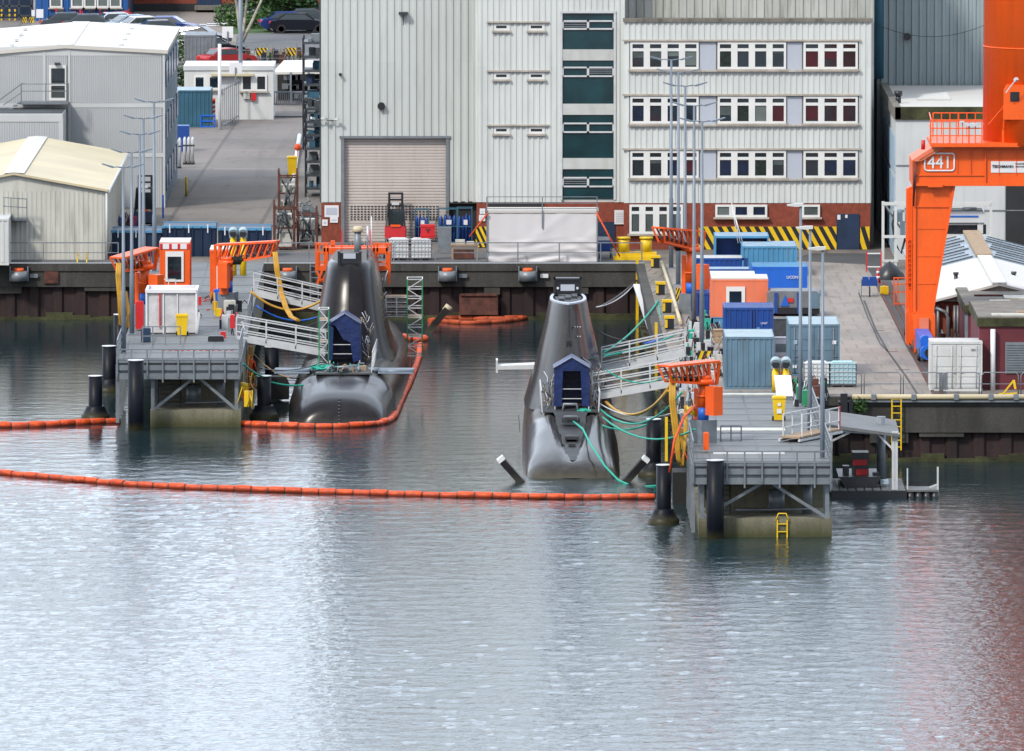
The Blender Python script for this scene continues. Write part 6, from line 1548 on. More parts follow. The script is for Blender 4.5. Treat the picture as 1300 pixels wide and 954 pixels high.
# small orange ladder stand at the crane foot
q = MB(); Ys = GY(388)
for px in (1135, 1140, 1152): q.bar(PY(px, 388, Ys), PY(px, 353, Ys), .06)
for yy in (353, 361, 371, 386): q.bar(PY(1134, yy, Ys), PY(1153, yy, Ys), .055)
tag(q.build('step_rack', 'orange'), 'orange tubular step frame left of the crane foot', 'frame')

# ------------------------------------------------------------------ gable hall and maroon sheds on the right
Ys = GY(428); xa, xb = fx(1182, Ys), fx(1356, Ys); xm = fx(1269, Ys)
gh = thing('gable_hall', 'low hall with white and ribbed translucent gable roof behind the maroon sheds', 'building', (xa, Ys, 3))
ze, zr = PY(0, 383, Ys).z, PY(0, 361, Ys).z
s_back = (296 + 747) / (361 + 747) * S(Ys); Yb_ = CAMY + FPX / s_back; Ybm = Ys + (Yb_ - Ys) * .52
q = MB(); q.box(fx(1188, Ys), xb, Ys + .3, Yb_, 3, ze - .05); q.build('wall', 'brick', gh, True)
q = MB(); q.prism([(xa, ze), (xb, ze), (xm, zr)], 'y', Ys, Ys + .12); 
xx = xa + .3
while xx < xb - .3:
    hh = zr - abs(xx - xm) / (xm - xa) * (zr - ze); q.box(xx, xx + .12, Ys - .04, Ys, ze + .02, hh - .03); xx += .26
q.build('gable', 'gable', gh, True)
def gslope(q, y0, y1, e=.2, dz=0.0):
    for sx in (-1, 1):
        ex = xm + sx * (xm - xa + e); z_e = ze - e * (zr - ze) / (xm - xa)
        q._add([(xm, y0, zr + .06 + dz), (ex, y0, z_e + .06 + dz), (ex, y1, z_e + .06 + dz), (xm, y1, zr + .06 + dz), (xm, y0, zr - .06 + dz), (ex, y0, z_e - .06 + dz), (ex, y1, z_e - .06 + dz), (xm, y1, zr - .06 + dz)], [(0,1,2,3),(4,7,6,5),(0,4,5,1),(1,5,6,2),(3,2,6,7)])
q = MB(); gslope(q, Ys - .25, Ybm); rf = q.build('roof', 'white_roof', gh, True)
q = MB(); gslope(q, Ybm + .01, Yb_, dz=-.02)
q.build('ribbed_roof', 'glass_roof', gh, True)
q = MB()
n = 9
for k in range(n):
    yy = Ybm + 1 + (Yb_ - Ybm - 2) * k / (n - 1)
    for sx in (-1, 1):
        f0, f1 = .16 + .04 * (k % 3), .95
        q.bar((xm + sx * (xm - xa) * f0, yy, zr + .1 - (zr - ze) * f0), (xm + sx * (xm - xa) * f1, yy, zr + .1 - (zr - ze) * f1), .32 if k % 3 == 0 else .16, .05)
build_each(q, 'roof_rib', 'darksteel', gh, True)
q = MB(); q.box(xm - .42, xm + .42, Ybm, Yb_, zr + .02, zr + .16); q.build('ridge_tiles', 'wood', gh, True)
q = MB(); q.box(xm - .35, xm + .35, Ys - .25, Ybm - .01, zr + .02, zr + .1); q.build('ridge_cap', 'white', gh, True)
for px, py, h in ((1213.5, 363, .55), (1287, 357, .35)):
    c = PY(px, py, Ys + 9); q = MB(); q.cyl((c.x, c.y, c.z), .1, h, 10); q.cyl((c.x, c.y, c.z + h), .14, .12, 10); q.build('roof_pipe', 'black' if px < 1250 else 'darksteel', gh, True)
q = MB()
for px in (1191, 1203, 1212, 1216, 1227): q.tube([PY(px, 388, Ys + .1), PY(px, 432, Ys + .1)], .07, 8)
q.tube([PY(1188, 391, Ys), PY(1200, 396, Ys), PY(1204, 404, Ys), PY(1204, 430, Ys)], .08, 8)
q.build('wall_pipe', 'steel', gh, True)
def shed(label, x0, yt, yb, depth, rooflip=9, extra=None, x1=1380):
    Y = GY(yb); a = P(x0, yb, 3); H_ = PY(x0, yt, Y).z - 3; W_ = fx(x1, Y) - a.x
    t = thing('flat_roof_shed', label, 'shed', (a.x, Y, 3), 0, 'maroon flat roofed sheds')
    q = MB(); q.box(0, W_, 0, depth, 0, H_ - .35); q.build('wall', 'maroon', t)
    q = MB(); q.box(-.1, W_, -.12, depth + .1, H_ - .38, H_ - .0); q.build('fascia', 'moss' if yb > 440 else 'concrete', t)
    q = MB(); q.box(-.05, W_, -.08, depth, H_ + .002, H_ + .06)
    q.build('roof', 'concrete', t)
    if extra: extra(t, W_, H_)
    return t
def sx1(t, W_, H_):
    q = MB(); q.box(1.2, 4.2, -.06, 0, .75, 2.2)
    for k in range(12): q.box(1.25, 4.15, -.1, -.06, .8 + k * .115, .87 + k * .115)
    q.build('louvred_shutter', 'steel', t)
    q = MB(); q.tube([(.62, -.25, 0), (.62, -.25, H_ - .5)], .12, 10); q.build('downpipe', 'paper', t)
    for k, (a, b, c, d) in enumerate(((.6, .6, 2.6, 1.4), (1.8, 2.2, 4.6, 2.9), (3.2, 4.2, 6, 5))): q = MB(); q.box(a, c, b, d, H_ + .06, H_ + .12); q.build('roof_patch', 'wood' if k else 'cream_wall', t)
def sx2(t, W_, H_):
    for k, (a, b, c, d, m_) in enumerate(((1.2, .6, 2.2, 1.8, 'cream_wall'), (2.0, 3, 4.0, 5.2, 'cream_wall'), (4.2, 2, 6, 3.2, 'wood'), (.6, 5, 3, 5.4, 'brown_rust'))): q = MB(); q.box(a, c, b, d, H_ + .06, H_ + .14); q.build('roof_patch', m_, t)
    q = MB(); q.box(-.05, .1, -.02, .1, 0, H_ - .4); q.build('corner_pipe', 'steel', t)
shed('front maroon shed with louvred shutter and white downpipe', 1243, 404, 495, 10, extra=sx1)
shed('rear maroon shed with patched mossy flat roof', 1226, 388, 446, 11, extra=sx2)
# ------------------------------------------------------------------ floating shelter
Yf_ = P(1100, 632, 0).y
fs = thing('boat_shelter', 'open steel shelter with grey mono pitch roof standing on a pontoon', 'shelter', (fx(1058, Yf_), Yf_, 0))
q = MB(); a, b = PY(1048, 545, Yf_), PY(1142, 551, Yf_); 
q._add([(a.x, Yf_ - .3, a.z + .25), (b.x, Yf_ - .3, b.z), (b.x, Yf_ + 5.6, b.z + .15), (a.x, Yf_ + 5.6, a.z + .4), (a.x, Yf_ - .3, a.z + .10), (b.x, Yf_ - .3, b.z - .12), (b.x, Yf_ + 5.6, b.z + .0), (a.x, Yf_ + 5.6, a.z + .25)], [(0,1,2,3),(4,7,6,5),(0,4,5,1),(1,5,6,2),(2,6,7,3)]); q.build('roof', 'darksteel' if False else 'deck', fs, True)
q = MB()
for px in (1055, 1134, 1138):
    q.bar(PY(px, 625, Yf_), PY(px, 548, Yf_), .12); 
q.bar(PY(1055, 625, Yf_ + 5), PY(1055, 545, Yf_ + 5), .12); q.bar(PY(1136, 610, Yf_ + 5), PY(1136, 545, Yf_ + 5), .12)
q.bar(PY(1050, 546, Yf_), PY(1142, 552, Yf_), .12); q.bar(PY(1056, 560, Yf_), PY(1083, 547, Yf_), .09); q.bar(PY(1134, 571, Yf_), PY(1112, 549, Yf_), .09); q.build('frame', 'alu', fs, True)
pt = thing('pontoon', 'dark floating pontoon under the steel shelter', 'pontoon', (fx(1058, Yf_), Yf_ - .3, 0))
q = MB(); a, b = fx(1056, Yf_), fx(1151, Yf_); 
q._add([(a, Yf_ - .3, -.3), (b, Yf_ - .3, -.3), (b - .35, Yf_ + 5.8, -.3), (a, Yf_ + 5.8, -.3), (a, Yf_ - .3, .32), (b, Yf_ - .3, .32), (b - .35, Yf_ + 5.8, .32), (a, Yf_ + 5.8, .32)], [(0,3,2,1),(4,5,6,7),(0,1,5,4),(1,2,6,5),(2,3,7,6),(3,0,4,7)]); q.build('float', 'black', pt, True)
q = MB()
for k in range(9): xx = a + (b - a) * k / 9; q.box(xx + .03, xx + .34, Yf_ - .32, Yf_ + 5.5, .325, .36)
q.build('deck_boards', 'deck', pt, True)
p2 = thing('pontoon', 'small floating pontoon with two upright poles right of the shelter', 'pontoon', (fx(1153, Yf_), Yf_ - .3, 0))
q = MB(); 
for k in range(4): q.cyl((fx(1157, Yf_) + k * .36, Yf_, -.3), .19, .55, 12)
q.build('float', 'black', p2, True); q = MB(); q.box(fx(1152, Yf_), fx(1192, Yf_), Yf_ - .2, Yf_ + 1.6, .28, .36); q.build('deck_boards', 'deck', p2, True)
q = MB(); q.bar(PY(1152, 625, Yf_), PY(1152, 595, Yf_), .06); q.bar(PY(1190.5, 632, Yf_), PY(1190.5, 593, Yf_), .08); q.bar(PY(1180, 619, Yf_), PY(1191, 615, Yf_), .07); q.build('pole', 'alu', p2, True)
# workboat stuff under the shelter
wb = thing('workboat', 'dark small workboat with red marked boards under the shelter', 'boat', (fx(1085, Yf_), Yf_ + 1, 0))
q = MB(); X_ = fx(1066, Yf_); W_ = fx(1120, Yf_) - X_; q.prism([(X_, .85), (X_ + W_, .85), (X_ + W_ - .25, .36), (X_ + .3, .36)], 'y', Yf_ + .8, Yf_ + 5); q.build('hull', 'black', wb, True)
q = MB(); q.pb(1082, 575, 1103, 618, Yf_ + 2, 1.2); q.pb(1070, 592, 1078, 612, Yf_ + 2, .6); q.pb(1108, 600, 1116, 615, Yf_ + 1.5, .6); q.build('wheelhouse', 'black', wb, True)
q = MB(); q.pb(1083, 584, 1101, 591, Yf_ + 1.9, .06); q.pb(1087, 596, 1102, 604, Yf_ + 1.9, .06); q.build('red_board', 'red', wb, True)
q = MB(); q.pb(1088, 606, 1103, 613, Yf_ + 1.85, .06); q.pb(1118, 610, 1128, 615, Yf_ + 1, .5); q.build('white_board', 'steel_blue_roof', wb, True)
q = MB(); q.cyl((fx(1122, Yf_), Yf_ + 3, .36), .2, 3.0, 14); tag(q.build('standing_pipe', 'steel'), 'fat steel pipe standing under the shelter roof', 'pipe')
# yellow pipe along right quay, fittings
t = thing('quay_pipe', 'pale yellow pipe running along the right quay edge', 'pipe', (fx(1080, YR), YR, 2.9))
q = MB(); q.tube([(fx(1082, YR), YR - .55, 3.0), (fx(1345, YR), YR - .55, 3.0)], .13, 10); q.build('pipe', 'cream_roof', t, True)
q = MB(); q.box(fx(1064, YR), fx(1345, YR), YR - .62, YR - .42, 2.76, 2.84)
for px in (1109, 1160, 1214, 1258, 1290): q.pb(px - 3, 501, px + 3, 508, YR - .72, .3)
q.build('pipe_bracket', 'steel', t, True)
q = MB(); q.pb(1067, 500, 1076, 526, YR - .75, .3); q.pb(1078, 508, 1083, 526, YR - .8, .1); tag(q.build('junction_box', 'black'), 'black junction box with white plate hanging on the right quay wall', 'box')
def bush(name, label, c, r, n, mm, cat='plant', flat=1.0, leaf=.07):
    q = MB()
    for k in range(n):
        d = Vector((random.gauss(0, 1), random.gauss(0, 1), random.gauss(0, 1) * flat)); d = d.normalized() * r * random.random() ** .4
        p = Vector(c) + d; a = Vector((random.uniform(-1, 1), random.uniform(-1, 1), random.uniform(-.4, .8))).normalized() * leaf; b = Vector((random.uniform(-1, 1), random.uniform(-1, 1), random.uniform(-1, 1))).normalized() * leaf
        q.quad(p - a, p - b * .6, p + a, p + b * .6)
    return tag(q.build(name, mm), label, cat)
M['leaf'] = mat('leaf_green', (0.035, 0.10, 0.012), 0.6, 0, 0.55, 1.2)
M['leaf_dark'] = mat('leaf_dark', (0.02, 0.065, 0.012), 0.6, 0, 0.5, 0.9)
bush('wall_shrub', 'green plant growing out of the right quay wall top', PY(1090, 514, YR - .6), .45, 260, 'leaf')
# yellow trestle on the quay
q = MB(); q.bar(PY(1272, 502, YR + .2), PY(1287, 483, YR + .2), .07); q.bar(PY(1287, 483, YR + .2), PY(1289, 494, YR + .2), .25, .1); q.bar(PY(1268, 501, YR + .3), PY(1291, 500, YR + .3), .2, .1); tag(q.build('folding_barrier', 'yellow'), 'yellow folding trestle lying on the right quay edge', 'barrier')
# crane details: ladder, seams, bolts, cables
q = MB()
for xx in (1152.5, 1157.5): q.bar(PY(xx, 398, Yk_ + .85), PY(xx, 240, Yk_ + .85), .05)
for k in range(26): q.bar(PY(1152.5, 395 - k * 6, Yk_ + .85), PY(1157.5, 395 - k * 6, Yk_ + .85), .04)
q.build('leg_ladder', 'crane', ck, True)
q = MB()
for yy in (290, 325, 360): q.pb(1162.5, yy, 1209 - (yy - 236) * .17, yy + 1, Yk_ - .03, .05)
for xx in (1215, 1232, 1268, 1290): q.pb(xx, 193, xx + .9, 222, Yk_ - .25, .1)
q.build('weld_seam', 'crane', ck, True)
q = MB()
for k in range(4): q.tube([PY(1160 + k * 1.6, 205, Yk_ - .4), PY(1159.5 + k * .8, 236, Yk_ - .35), PY(1159.3 + k * .3, 262, Yk_ - .2)], .018, 5)
q.build('leg_cable', 'black', ck, True)
q = MB()
for yy in (20, 88, 160): q.tube([(ct.x - rt * 1.012, ct.y, PY(0, yy, Yk_).z), (ct.x - rt * 1.012, ct.y, PY(0, yy, Yk_).z)], .01, 4)
for yy in (62,): 
    zz_ = PY(0, yy, Yk_).z; q.tube([(ct.x, ct.y, zz_), (ct.x, ct.y, zz_ + .06)], [rt * 1.0, rt * 1.0], 40)
q.build('tower_seam', 'crane', ck, True)
# ------------------------------------------------------------------ yard and quay objects
def ibc(label, px, py, z=3.0, wpx=None, mm='ibc', stack=1, grp='caged liquid tanks', Wm=1.12):
    c = P(px, py, z); t = thing('caged_tank', label, 'tank', c, 0, grp)
    q = MB(); q.box(-Wm / 2 + .04, Wm / 2 - .04, .05, 1.0, .16, 1.1); q.prism([(-Wm/2 + .06, 1.1), (Wm/2 - .06, 1.1), (Wm/2 - .2, 1.17), (-Wm/2 + .2, 1.17)], 'y', .1, .95); q.build('tank_body', mm, t)
    q = MB()
    for k in range(7): x = -Wm / 2 + Wm * k / 6; q.bar((x, 0, .14), (x, 0, 1.12), .022); q.bar((x, 1.04, .14), (x, 1.04, 1.12), .022)
    for k in range(6):
        zz_ = .16 + .19 * k; q.bar((-Wm / 2, 0, zz_), (Wm / 2, 0, zz_), .022)
        for sx in (-1, 1): q.bar((sx * Wm / 2, 0, zz_), (sx * Wm / 2, 1.04, zz_), .022)
    for k in range(5):
        for sx in (-1, 1): y = 1.04 * k / 4; q.bar((sx * Wm / 2, y, .14), (sx * Wm / 2, y, 1.12), .022)
    q.build('cage', 'alu', t)
    q = MB(); q.box(-Wm / 2, Wm / 2, 0, 1.04, .09, .14)
    for x in (-Wm / 2, -.08, Wm / 2 - .16): q.box(x, x + .16, 0, 1.04, 0, .09)
    q.build('pallet', 'darksteel', t); return t
ibc('white caged tank left of its twin on the centre quay', 506, 331)
ibc('white caged tank right of its twin under the red crate', 534.5, 331)
ibc('caged tank with a sack on top behind the lamp posts', 1037, 492, Wm=1.2)
ibc('caged tank half filled with blue liquid beside the quay railing', 1070, 492, mm='ibc_water', Wm=1.25)
# forklift, back towards viewer
def forklift(label, c, m='forkred', H_=2.3, rz=0, mast=2.35, body=True):
    t = thing('forklift', label, 'forklift', c, rz, 'forklift trucks')
    q = MB(); q.prism([(0, .35), (.25, .28), (1.9, .28), (2.0, .8), (.5, 1.05), (.05, .95)], 'x', -.58, .58); q.build('body', m, t)
    q = MB(); q.prism([(-.18, .4), (.1, .3), (.1, 1.0), (-.12, 1.02)], 'x', -.55, .55); q.build('counterweight', m, t)
    q = MB()
    for sx in (-1, 1): q.bar((sx * .5, .1, 1.0), (sx * .42, .35, H_ - .08), .08); q.bar((sx * .5, 1.7, .9), (sx * .42, 1.3, H_ - .08), .08); q.bar((sx * .42, .35, H_ - .06), (sx * .42, 1.35, H_ - .06), .08)
    for k in range(4): q.bar((-.42, .4 + k * .3, H_ - .05), (.42, .4 + k * .3, H_ - .05), .06)
    q.build('overhead_guard', 'black', t)
    q = MB(); q.box(-.4, .4, .28, .30, 1.1, H_ - .25); q.build('rear_pane', 'carglass', t)
    q = MB(); 
    for sx in (-1, 1): q.box(sx * .35 - .06, sx * .35 + .06, 1.95, 2.1, .15, mast)
    q.box(-.35, .35, 1.98, 2.06, mast - .1, mast); q.box(-.35, .35, 1.98, 2.06, mast - .45, mast - .35); q.build('mast', 'black', t)
    q = MB()
    for sx in (-1, 1): q.box(sx * .25 - .06, sx * .25 + .06, 2.1, 3.1, .06, .11)
    q.build('fork', 'darksteel', t)
    for sx, yy, rr_ in ((-1, .25, .26), (1, .25, .26), (-1, 1.6, .32), (1, 1.6, .32)): q = MB(); q.cyl((sx * .58 - (.2 if sx > 0 else 0), yy, rr_), rr_, .2, 18, axis='x'); q.build('wheel', 'rubber', t)
    q = MB(); q.box(-.2, .2, .2, .4, H_ - .02, H_ + .12); q.build('beacon_box', 'alu', t)
    q = MB(); q.box(-.25, .25, -.2, -.17, 1.03, 1.15); q.build('seat_back', 'orange', t)
    return t
forklift('red forklift seen from behind before the roller shutter', P(502, 312, 3.0), H_=2.2, mast=2.75)
t_ = forklift('dark tall reach truck against the grey building behind the lamp posts', P(183, 292, 3.0), 'navy', H_=2.3, mast=2.9)
# blue gas racks and boxes along the hall
def rack(label, x0, yt, x1, yb, m='blue', grp='blue cylinder racks', n=4, top='teal_paint', cat='rack', name='cylinder_rack'):
    Y = GY(yb); a = P(x0, yb); W_ = fx(x1, Y) - a.x; H_ = PY(0, yt, Y).z - 3
    t = thing(name, label, cat, (a.x, Y, 3), 0, grp)
    q = MB()
    for xx in (0, W_):
        for yy in (0, .9): q.bar((xx, yy, 0), (xx, yy, H_), .06)
    for zz_ in (.08, H_ * .5, H_ - .03): q.bar((0, 0, zz_), (W_, 0, zz_), .05); q.bar((0, .9, zz_), (W_, .9, zz_), .05); q.bar((0, 0, zz_), (0, .9, zz_), .05); q.bar((W_, 0, zz_), (W_, .9, zz_), .05)
    q.box(0, W_, .0, .9, .04, .1); q.build('frame', top, t)
    for k in range(n):
        q = MB(); xx = W_ * (k + .5) / n; r_ = W_ / n * .46; hh = H_ * random.uniform(.72, .85)
        q.tube([(xx, .35, .1), (xx, .35, hh * .88), (xx, .35, hh * .95), (xx, .35, hh)], [r_, r_, r_ * .6, r_ * .3], 12); q.build('cylinder', m, t)
    q = MB(); q.box(W_ * .42, W_ * .7, -.03, -.01, H_ * .55, H_ * .68); q.build('tag', 'paper', t)
    return t
rack('blue cylinder rack directly right of the forklift', 527, 266, 544, 310)
rack('blue cylinder rack with teal frame in the middle of the row', 557, 265, 580, 310)
rack('blue cylinder rack in front of the dark opening', 581, 264, 599, 312)
q = MB(); Y_ = GY(333); 
rc = thing('plastic_crate', 'red lidded crate standing on the white caged tank', 'crate', (fx(541.5, Y_ - 8), GY(331) + .1, 4.18))
q.box(-.38, .38, .1, .8, 0, .7); q.build('body', 'red', rc); q = MB(); q.box(-.4, .4, .08, .82, .58, .66); q.box(-.4, .4, .08, .82, .1, .16); q.build('rim', 'red', rc); q = MB(); q.prism([(-.12, .5), (.12, .5), (0, .25)], 'y', .07, .1); q.build('mark', 'maroon', rc)
q = MB(); Y_ = GY(322); q.pb(556, 289, 573, 319, Y_, .6); tag(q.build('switch_cabinet', 'steel'), 'plain grey cabinet between the blue racks and the railing', 'cabinet')
wt = thing('workbench', 'timber workbench with clutter left of the white tent', 'workbench', P(590, 330)); q = MB(); q.box(-.75, .75, 0, .8, .75, .82); q.build('top', 'wood', wt)
for sx in (-.7, .6): q = MB(); q.box(sx, sx + .1, .05, .15, 0, .75); q.build('leg', 'wood', wt)
q = MB(); q.box(-.5, 0, .2, .6, .82, 1.05); q.box(.1, .5, .2, .6, .82, .95); q.build('clutter', 'cream_wall', wt); q = MB(); q.box(-.6, .5, .1, .7, .05, .5); q.build('lower_shelf', 'brown_rust', wt)
# white sheeted tent with scaffold on the quay
Y_ = GY(332.5); a = P(618, 332.5); W_ = fx(759, Y_) - a.x; H_ = PY(0, 268, Y_).z - 3
wt = thing('sheeted_tent', 'long white sheeted enclosure with scaffold rails on the centre quay', 'tent', (a.x, Y_, 3))
q = MB(); nx, nz = 90, 30; q_v = []
for j in range(nz + 1):
    for i in range(nx + 1):
        u, v = i / nx, j / nz; sag = (.05 * math.sin(v * 26 + 3 * math.sin(u * 7) + u * 5) + .035 * math.sin(v * 44 + 5 * math.sin(u * 4 + 1))) * max(0, .55 - v) * 1.5 + .025 * math.exp(-((u * 1.6 - v * .9 - .25) * 9) ** 2) + .02 * math.exp(-((u * 1.3 - v * .9 - .75) * 12) ** 2) + .006 * math.sin(u * 40)
        q.v.append((u * W_, -.03 - sag, v * (H_ - .1)))
for j in range(nz):
    for i in range(nx): a_ = j * (nx + 1) + i; q.f.append((a_, a_ + 1, a_ + nx + 2, a_ + nx + 1)); q.sm.append(True)
q.box(0.02, W_ - .02, .1, 2.6, 0, H_ - .12)
q.build('side_sheet', 'tarp_white', wt)
q = MB(); q.box(-.03, W_ + .03, -.08, 2.7, H_ - .1, H_ + .02); q.build('roof_sheet', 'white_roof', wt)
q = MB()
for px in (618, 688.5, 758): q.bar(PY(px, 250, Y_) - Vector((0, .12, 0)), PY(px, 290 if px == 688.5 else 332, Y_) - Vector((0, .12, 0)), .055)
for yy in (250, 258, 265): q.bar(PY(618, yy, Y_) - Vector((0, .12, 0)), PY(758, yy, Y_) - Vector((0, .12, 0)), .04)
q.build('scaffold_rail', 'steel', wt, True)
for lab, a_, b_ in (('orange strap left of the white sheeted tent', (619, 271), (596, 301)), ('orange strap right of the white sheeted tent', (757, 270), (787, 326))): tag(MB().tube([PY(*a_, Y_ - .2), PY(*b_, Y_ - .4)], .045, 6).build('tie_strap', 'boomfloat'), lab, 'strap', 'orange tie straps')
# trolley with blue box right of the tent
tr = thing('hand_trolley', 'blue topped hand trolley with two wheels beside the navy door', 'trolley', P(767, 328)); q = MB(); q.box(-.35, .35, 0, .5, .35, .85); q.build('bin', 'blue', tr); q = MB(); q.bar((-.4, 0, 0), (-.4, 0, 1.3), .04); q.bar((.4, 0, 0), (.4, 0, 1.3), .04); q.bar((-.4, 0, 1.3), (.4, 0, 1.3), .04); q.build('handle', 'darksteel', tr)
for sx in (-1, 1): q = MB(); q.cyl((sx * .3, -.05, .2), .2, .06, 16, axis='x'); q.build('wheel', 'rubber', tr)
q = MB(); q.box(-.33, .33, -.02, 0, .95, 1.15); q.build('label_sign', 'paper', tr)
# double yellow bollard
yb = thing('mooring_bollard', 'big yellow double bollard on the corner of the quay', 'bollard', P(812, 330))
q = MB(); q.box(-1.4, 1.05, -.4, .4, 0, .2); q.box(-1.25, .9, -.3, .3, .2, .42); q.build('base_plate', 'yellow', yb)
for x in (-.85, .35): q = MB(); q.cyl((x, 0, .42), .3, .75, 20); q.cyl((x, 0, 1.12), .36, .1, 20); q.build('post', 'yellow', yb)
def small_bollard(label, px, py):
    t = thing('quay_bollard', label, 'bollard', P(px, py), 0, 'yellow and black bollards on the stone quay'); q = MB(); q.box(-.22, .22, 0, .35, 0, .55); q.build('block', 'black', t); q = MB(); q.box(-.26, .26, -.03, .38, .55, .68); q.build('top', 'yellow', t); q = MB(); q.box(-.225, -.1, -.012, 0, .1, .5); q.build('stripe', 'yellow', t); return t
small_bollard('black bollard with yellow top rearmost on the stone quay', 832, 341)
small_bollard('yellow capped bollard second from the back on the stones', 838.5, 375)
small_bollard('yellow capped bollard in the middle of the stone quay', 847, 398)
small_bollard('yellow capped bollard nearest the gangways', 850, 419)
for lab, x0, y0, x1, y1 in (('small striped yellow board beside the rear boom', 858, 366, 865, 382), ('small striped yellow board behind the front boom', 886, 446, 903, 462)):
    Y_ = GY(y1); t = thing('striped_board', lab, 'warning board', PY(x0, y1, Y_), 0, 'small striped boards'); m1, m2 = MB(), MB(); hazard(m1, m2, x0, x1, y0, y1, Y_, 2, -6); m1.build('board', 'yellow', t, True); m2.build('stripes', 'black', t, True)
tag(MB().tube([P(840, 333, 3.2), P(849, 360, 3.2), P(857, 385, 3.2), P(864, 410, 3.2)], .09, 8).build('quay_pipe', 'cream_roof'), 'pale pipe running along the stone quay', 'pipe')
# twin yellow funnels
def funnels(label, px, py, yt, dx=15):
    c = P(px, py, 3.0); t = thing('vent_pair', label, 'vent pipes', c, 0, 'twin yellow vent pipes'); H_ = PY(px, yt, c.y).z - 3
    for k in (-1, 1):
        x = k * dx / S(c.y) / 2; q = MB(); q.cyl((x, 0, 0), .17, H_ - .4, 16); p_ = q.build('pipe', 'yellow', t)
        q = MB(); q.tube([(x, .04, H_ - .5), (x, .06, H_ - .28), (x, .0, H_ - .1), (x, -.16, H_ - .06), (x, -.3, H_ - .16)], [.2, .22, .24, .24, .24], 16); hd = q.build('hood', 'steel_blue_roof', p_); q = MB(); q.cyl((x, -.345, H_ - .2), .17, .04, 16, axis='y'); q.build('hood_opening', 'black', p_)
    return t
funnels('pair of yellow vent pipes behind the middle left orange boom', 302.5, 352, 292, 12.5)
funnels('pair of yellow vent pipes right of the slate corrugated container', 991, 500, 457, 13)
# ramp, bins etc. on right pier
q = MB(); Y_ = GY(508, 3.1); a, b = PY(983, 503, Y_), PY(1007, 479, Y_); q._add([(a.x + .1, Y_, a.z), (b.x, Y_, a.z), (b.x - .08, Y_ + .5, b.z), (a.x, Y_ + .5, b.z), (a.x + .1, Y_ + 1, a.z), (b.x, Y_ + 1, a.z), (b.x - .08, Y_ + 1, b.z), (a.x, Y_ + 1, b.z)], [(0,1,2,3),(1,5,6,2),(0,3,7,4),(3,2,6,7)]); tag(q.build('switch_box', 'paper'), 'white sloped cabinet in front of the yellow vent pipes', 'cabinet')
def wheelie(label, px, py, z=3.1, m='yellow', H_=1.1, mark=False):
    t = thing('wheelie_bin', label, 'bin', P(px, py, z), 0, 'yellow wheelie bins'); q = MB()
    q._add([(-.22, 0, .05), (.22, 0, .05), (.22, .45, .05), (-.22, .45, .05), (-.29, -.06, H_ - .08), (.29, -.06, H_ - .08), (.29, .55, H_ - .08), (-.29, .55, H_ - .08)], [(0,3,2,1),(0,1,5,4),(1,2,6,5),(2,3,7,6),(3,0,4,7)]); q.build('bin_body', m, t)
    q = MB(); q.box(-.31, .31, -.09, .58, H_ - .09, H_ - .02); q.box(-.25, .25, -.03, .5, H_ - .02, H_ + .02); q.build('lid', m, t)
    q = MB(); q.cyl((-.3, .45, .1), .1, .08, 12, axis='x'); q.cyl((.22, .45, .1), .1, .08, 12, axis='x'); q.build('wheel', 'rubber', t)
    if mark: q = MB(); q.box(-.1, .12, -.075, -.04, .35, .55); q.box(-.06, .08, -.085, -.05, .68, .82); q.build('sticker', 'paper', t)
    return t
wheelie('yellow wheelie bin in front of the sheeted frame on the left pier', 231, 427, H_=1.05)
wheelie('yellow wheelie bin with white stickers on the right pier', 989, 535, H_=1.1, mark=True)
# folded gangway on right pier deck
fg = thing('stored_ramp', 'small aluminium ramp with red and white rails lying on the right pier', 'ramp', P(1003, 562, 3.1), R(-24))
q = MB(); q.box(-.45, .45, 0, 4.8, .18, .26); q.build('walkway', 'wood', fg)
for sx in (-1, 1):
    q = MB()
    for k in range(5): q.bar((sx * .45, .3 + k * 1.05, .22), (sx * .45, .3 + k * 1.05, 1.2), .05)
    for zz_ in (.6, 1.2): q.bar((sx * .45, .3, zz_), (sx * .45, 4.5, zz_), .05)
    q.bar((sx * .47, -.1, .1), (sx * .47, 4.8, .1), .1); q.build('side_rail', 'alu', fg)
    q = MB(); q.bar((sx * .46, 4.55, .2), (sx * .46, 4.55, 1.25), .07); q.build('end_post', 'red', fg)
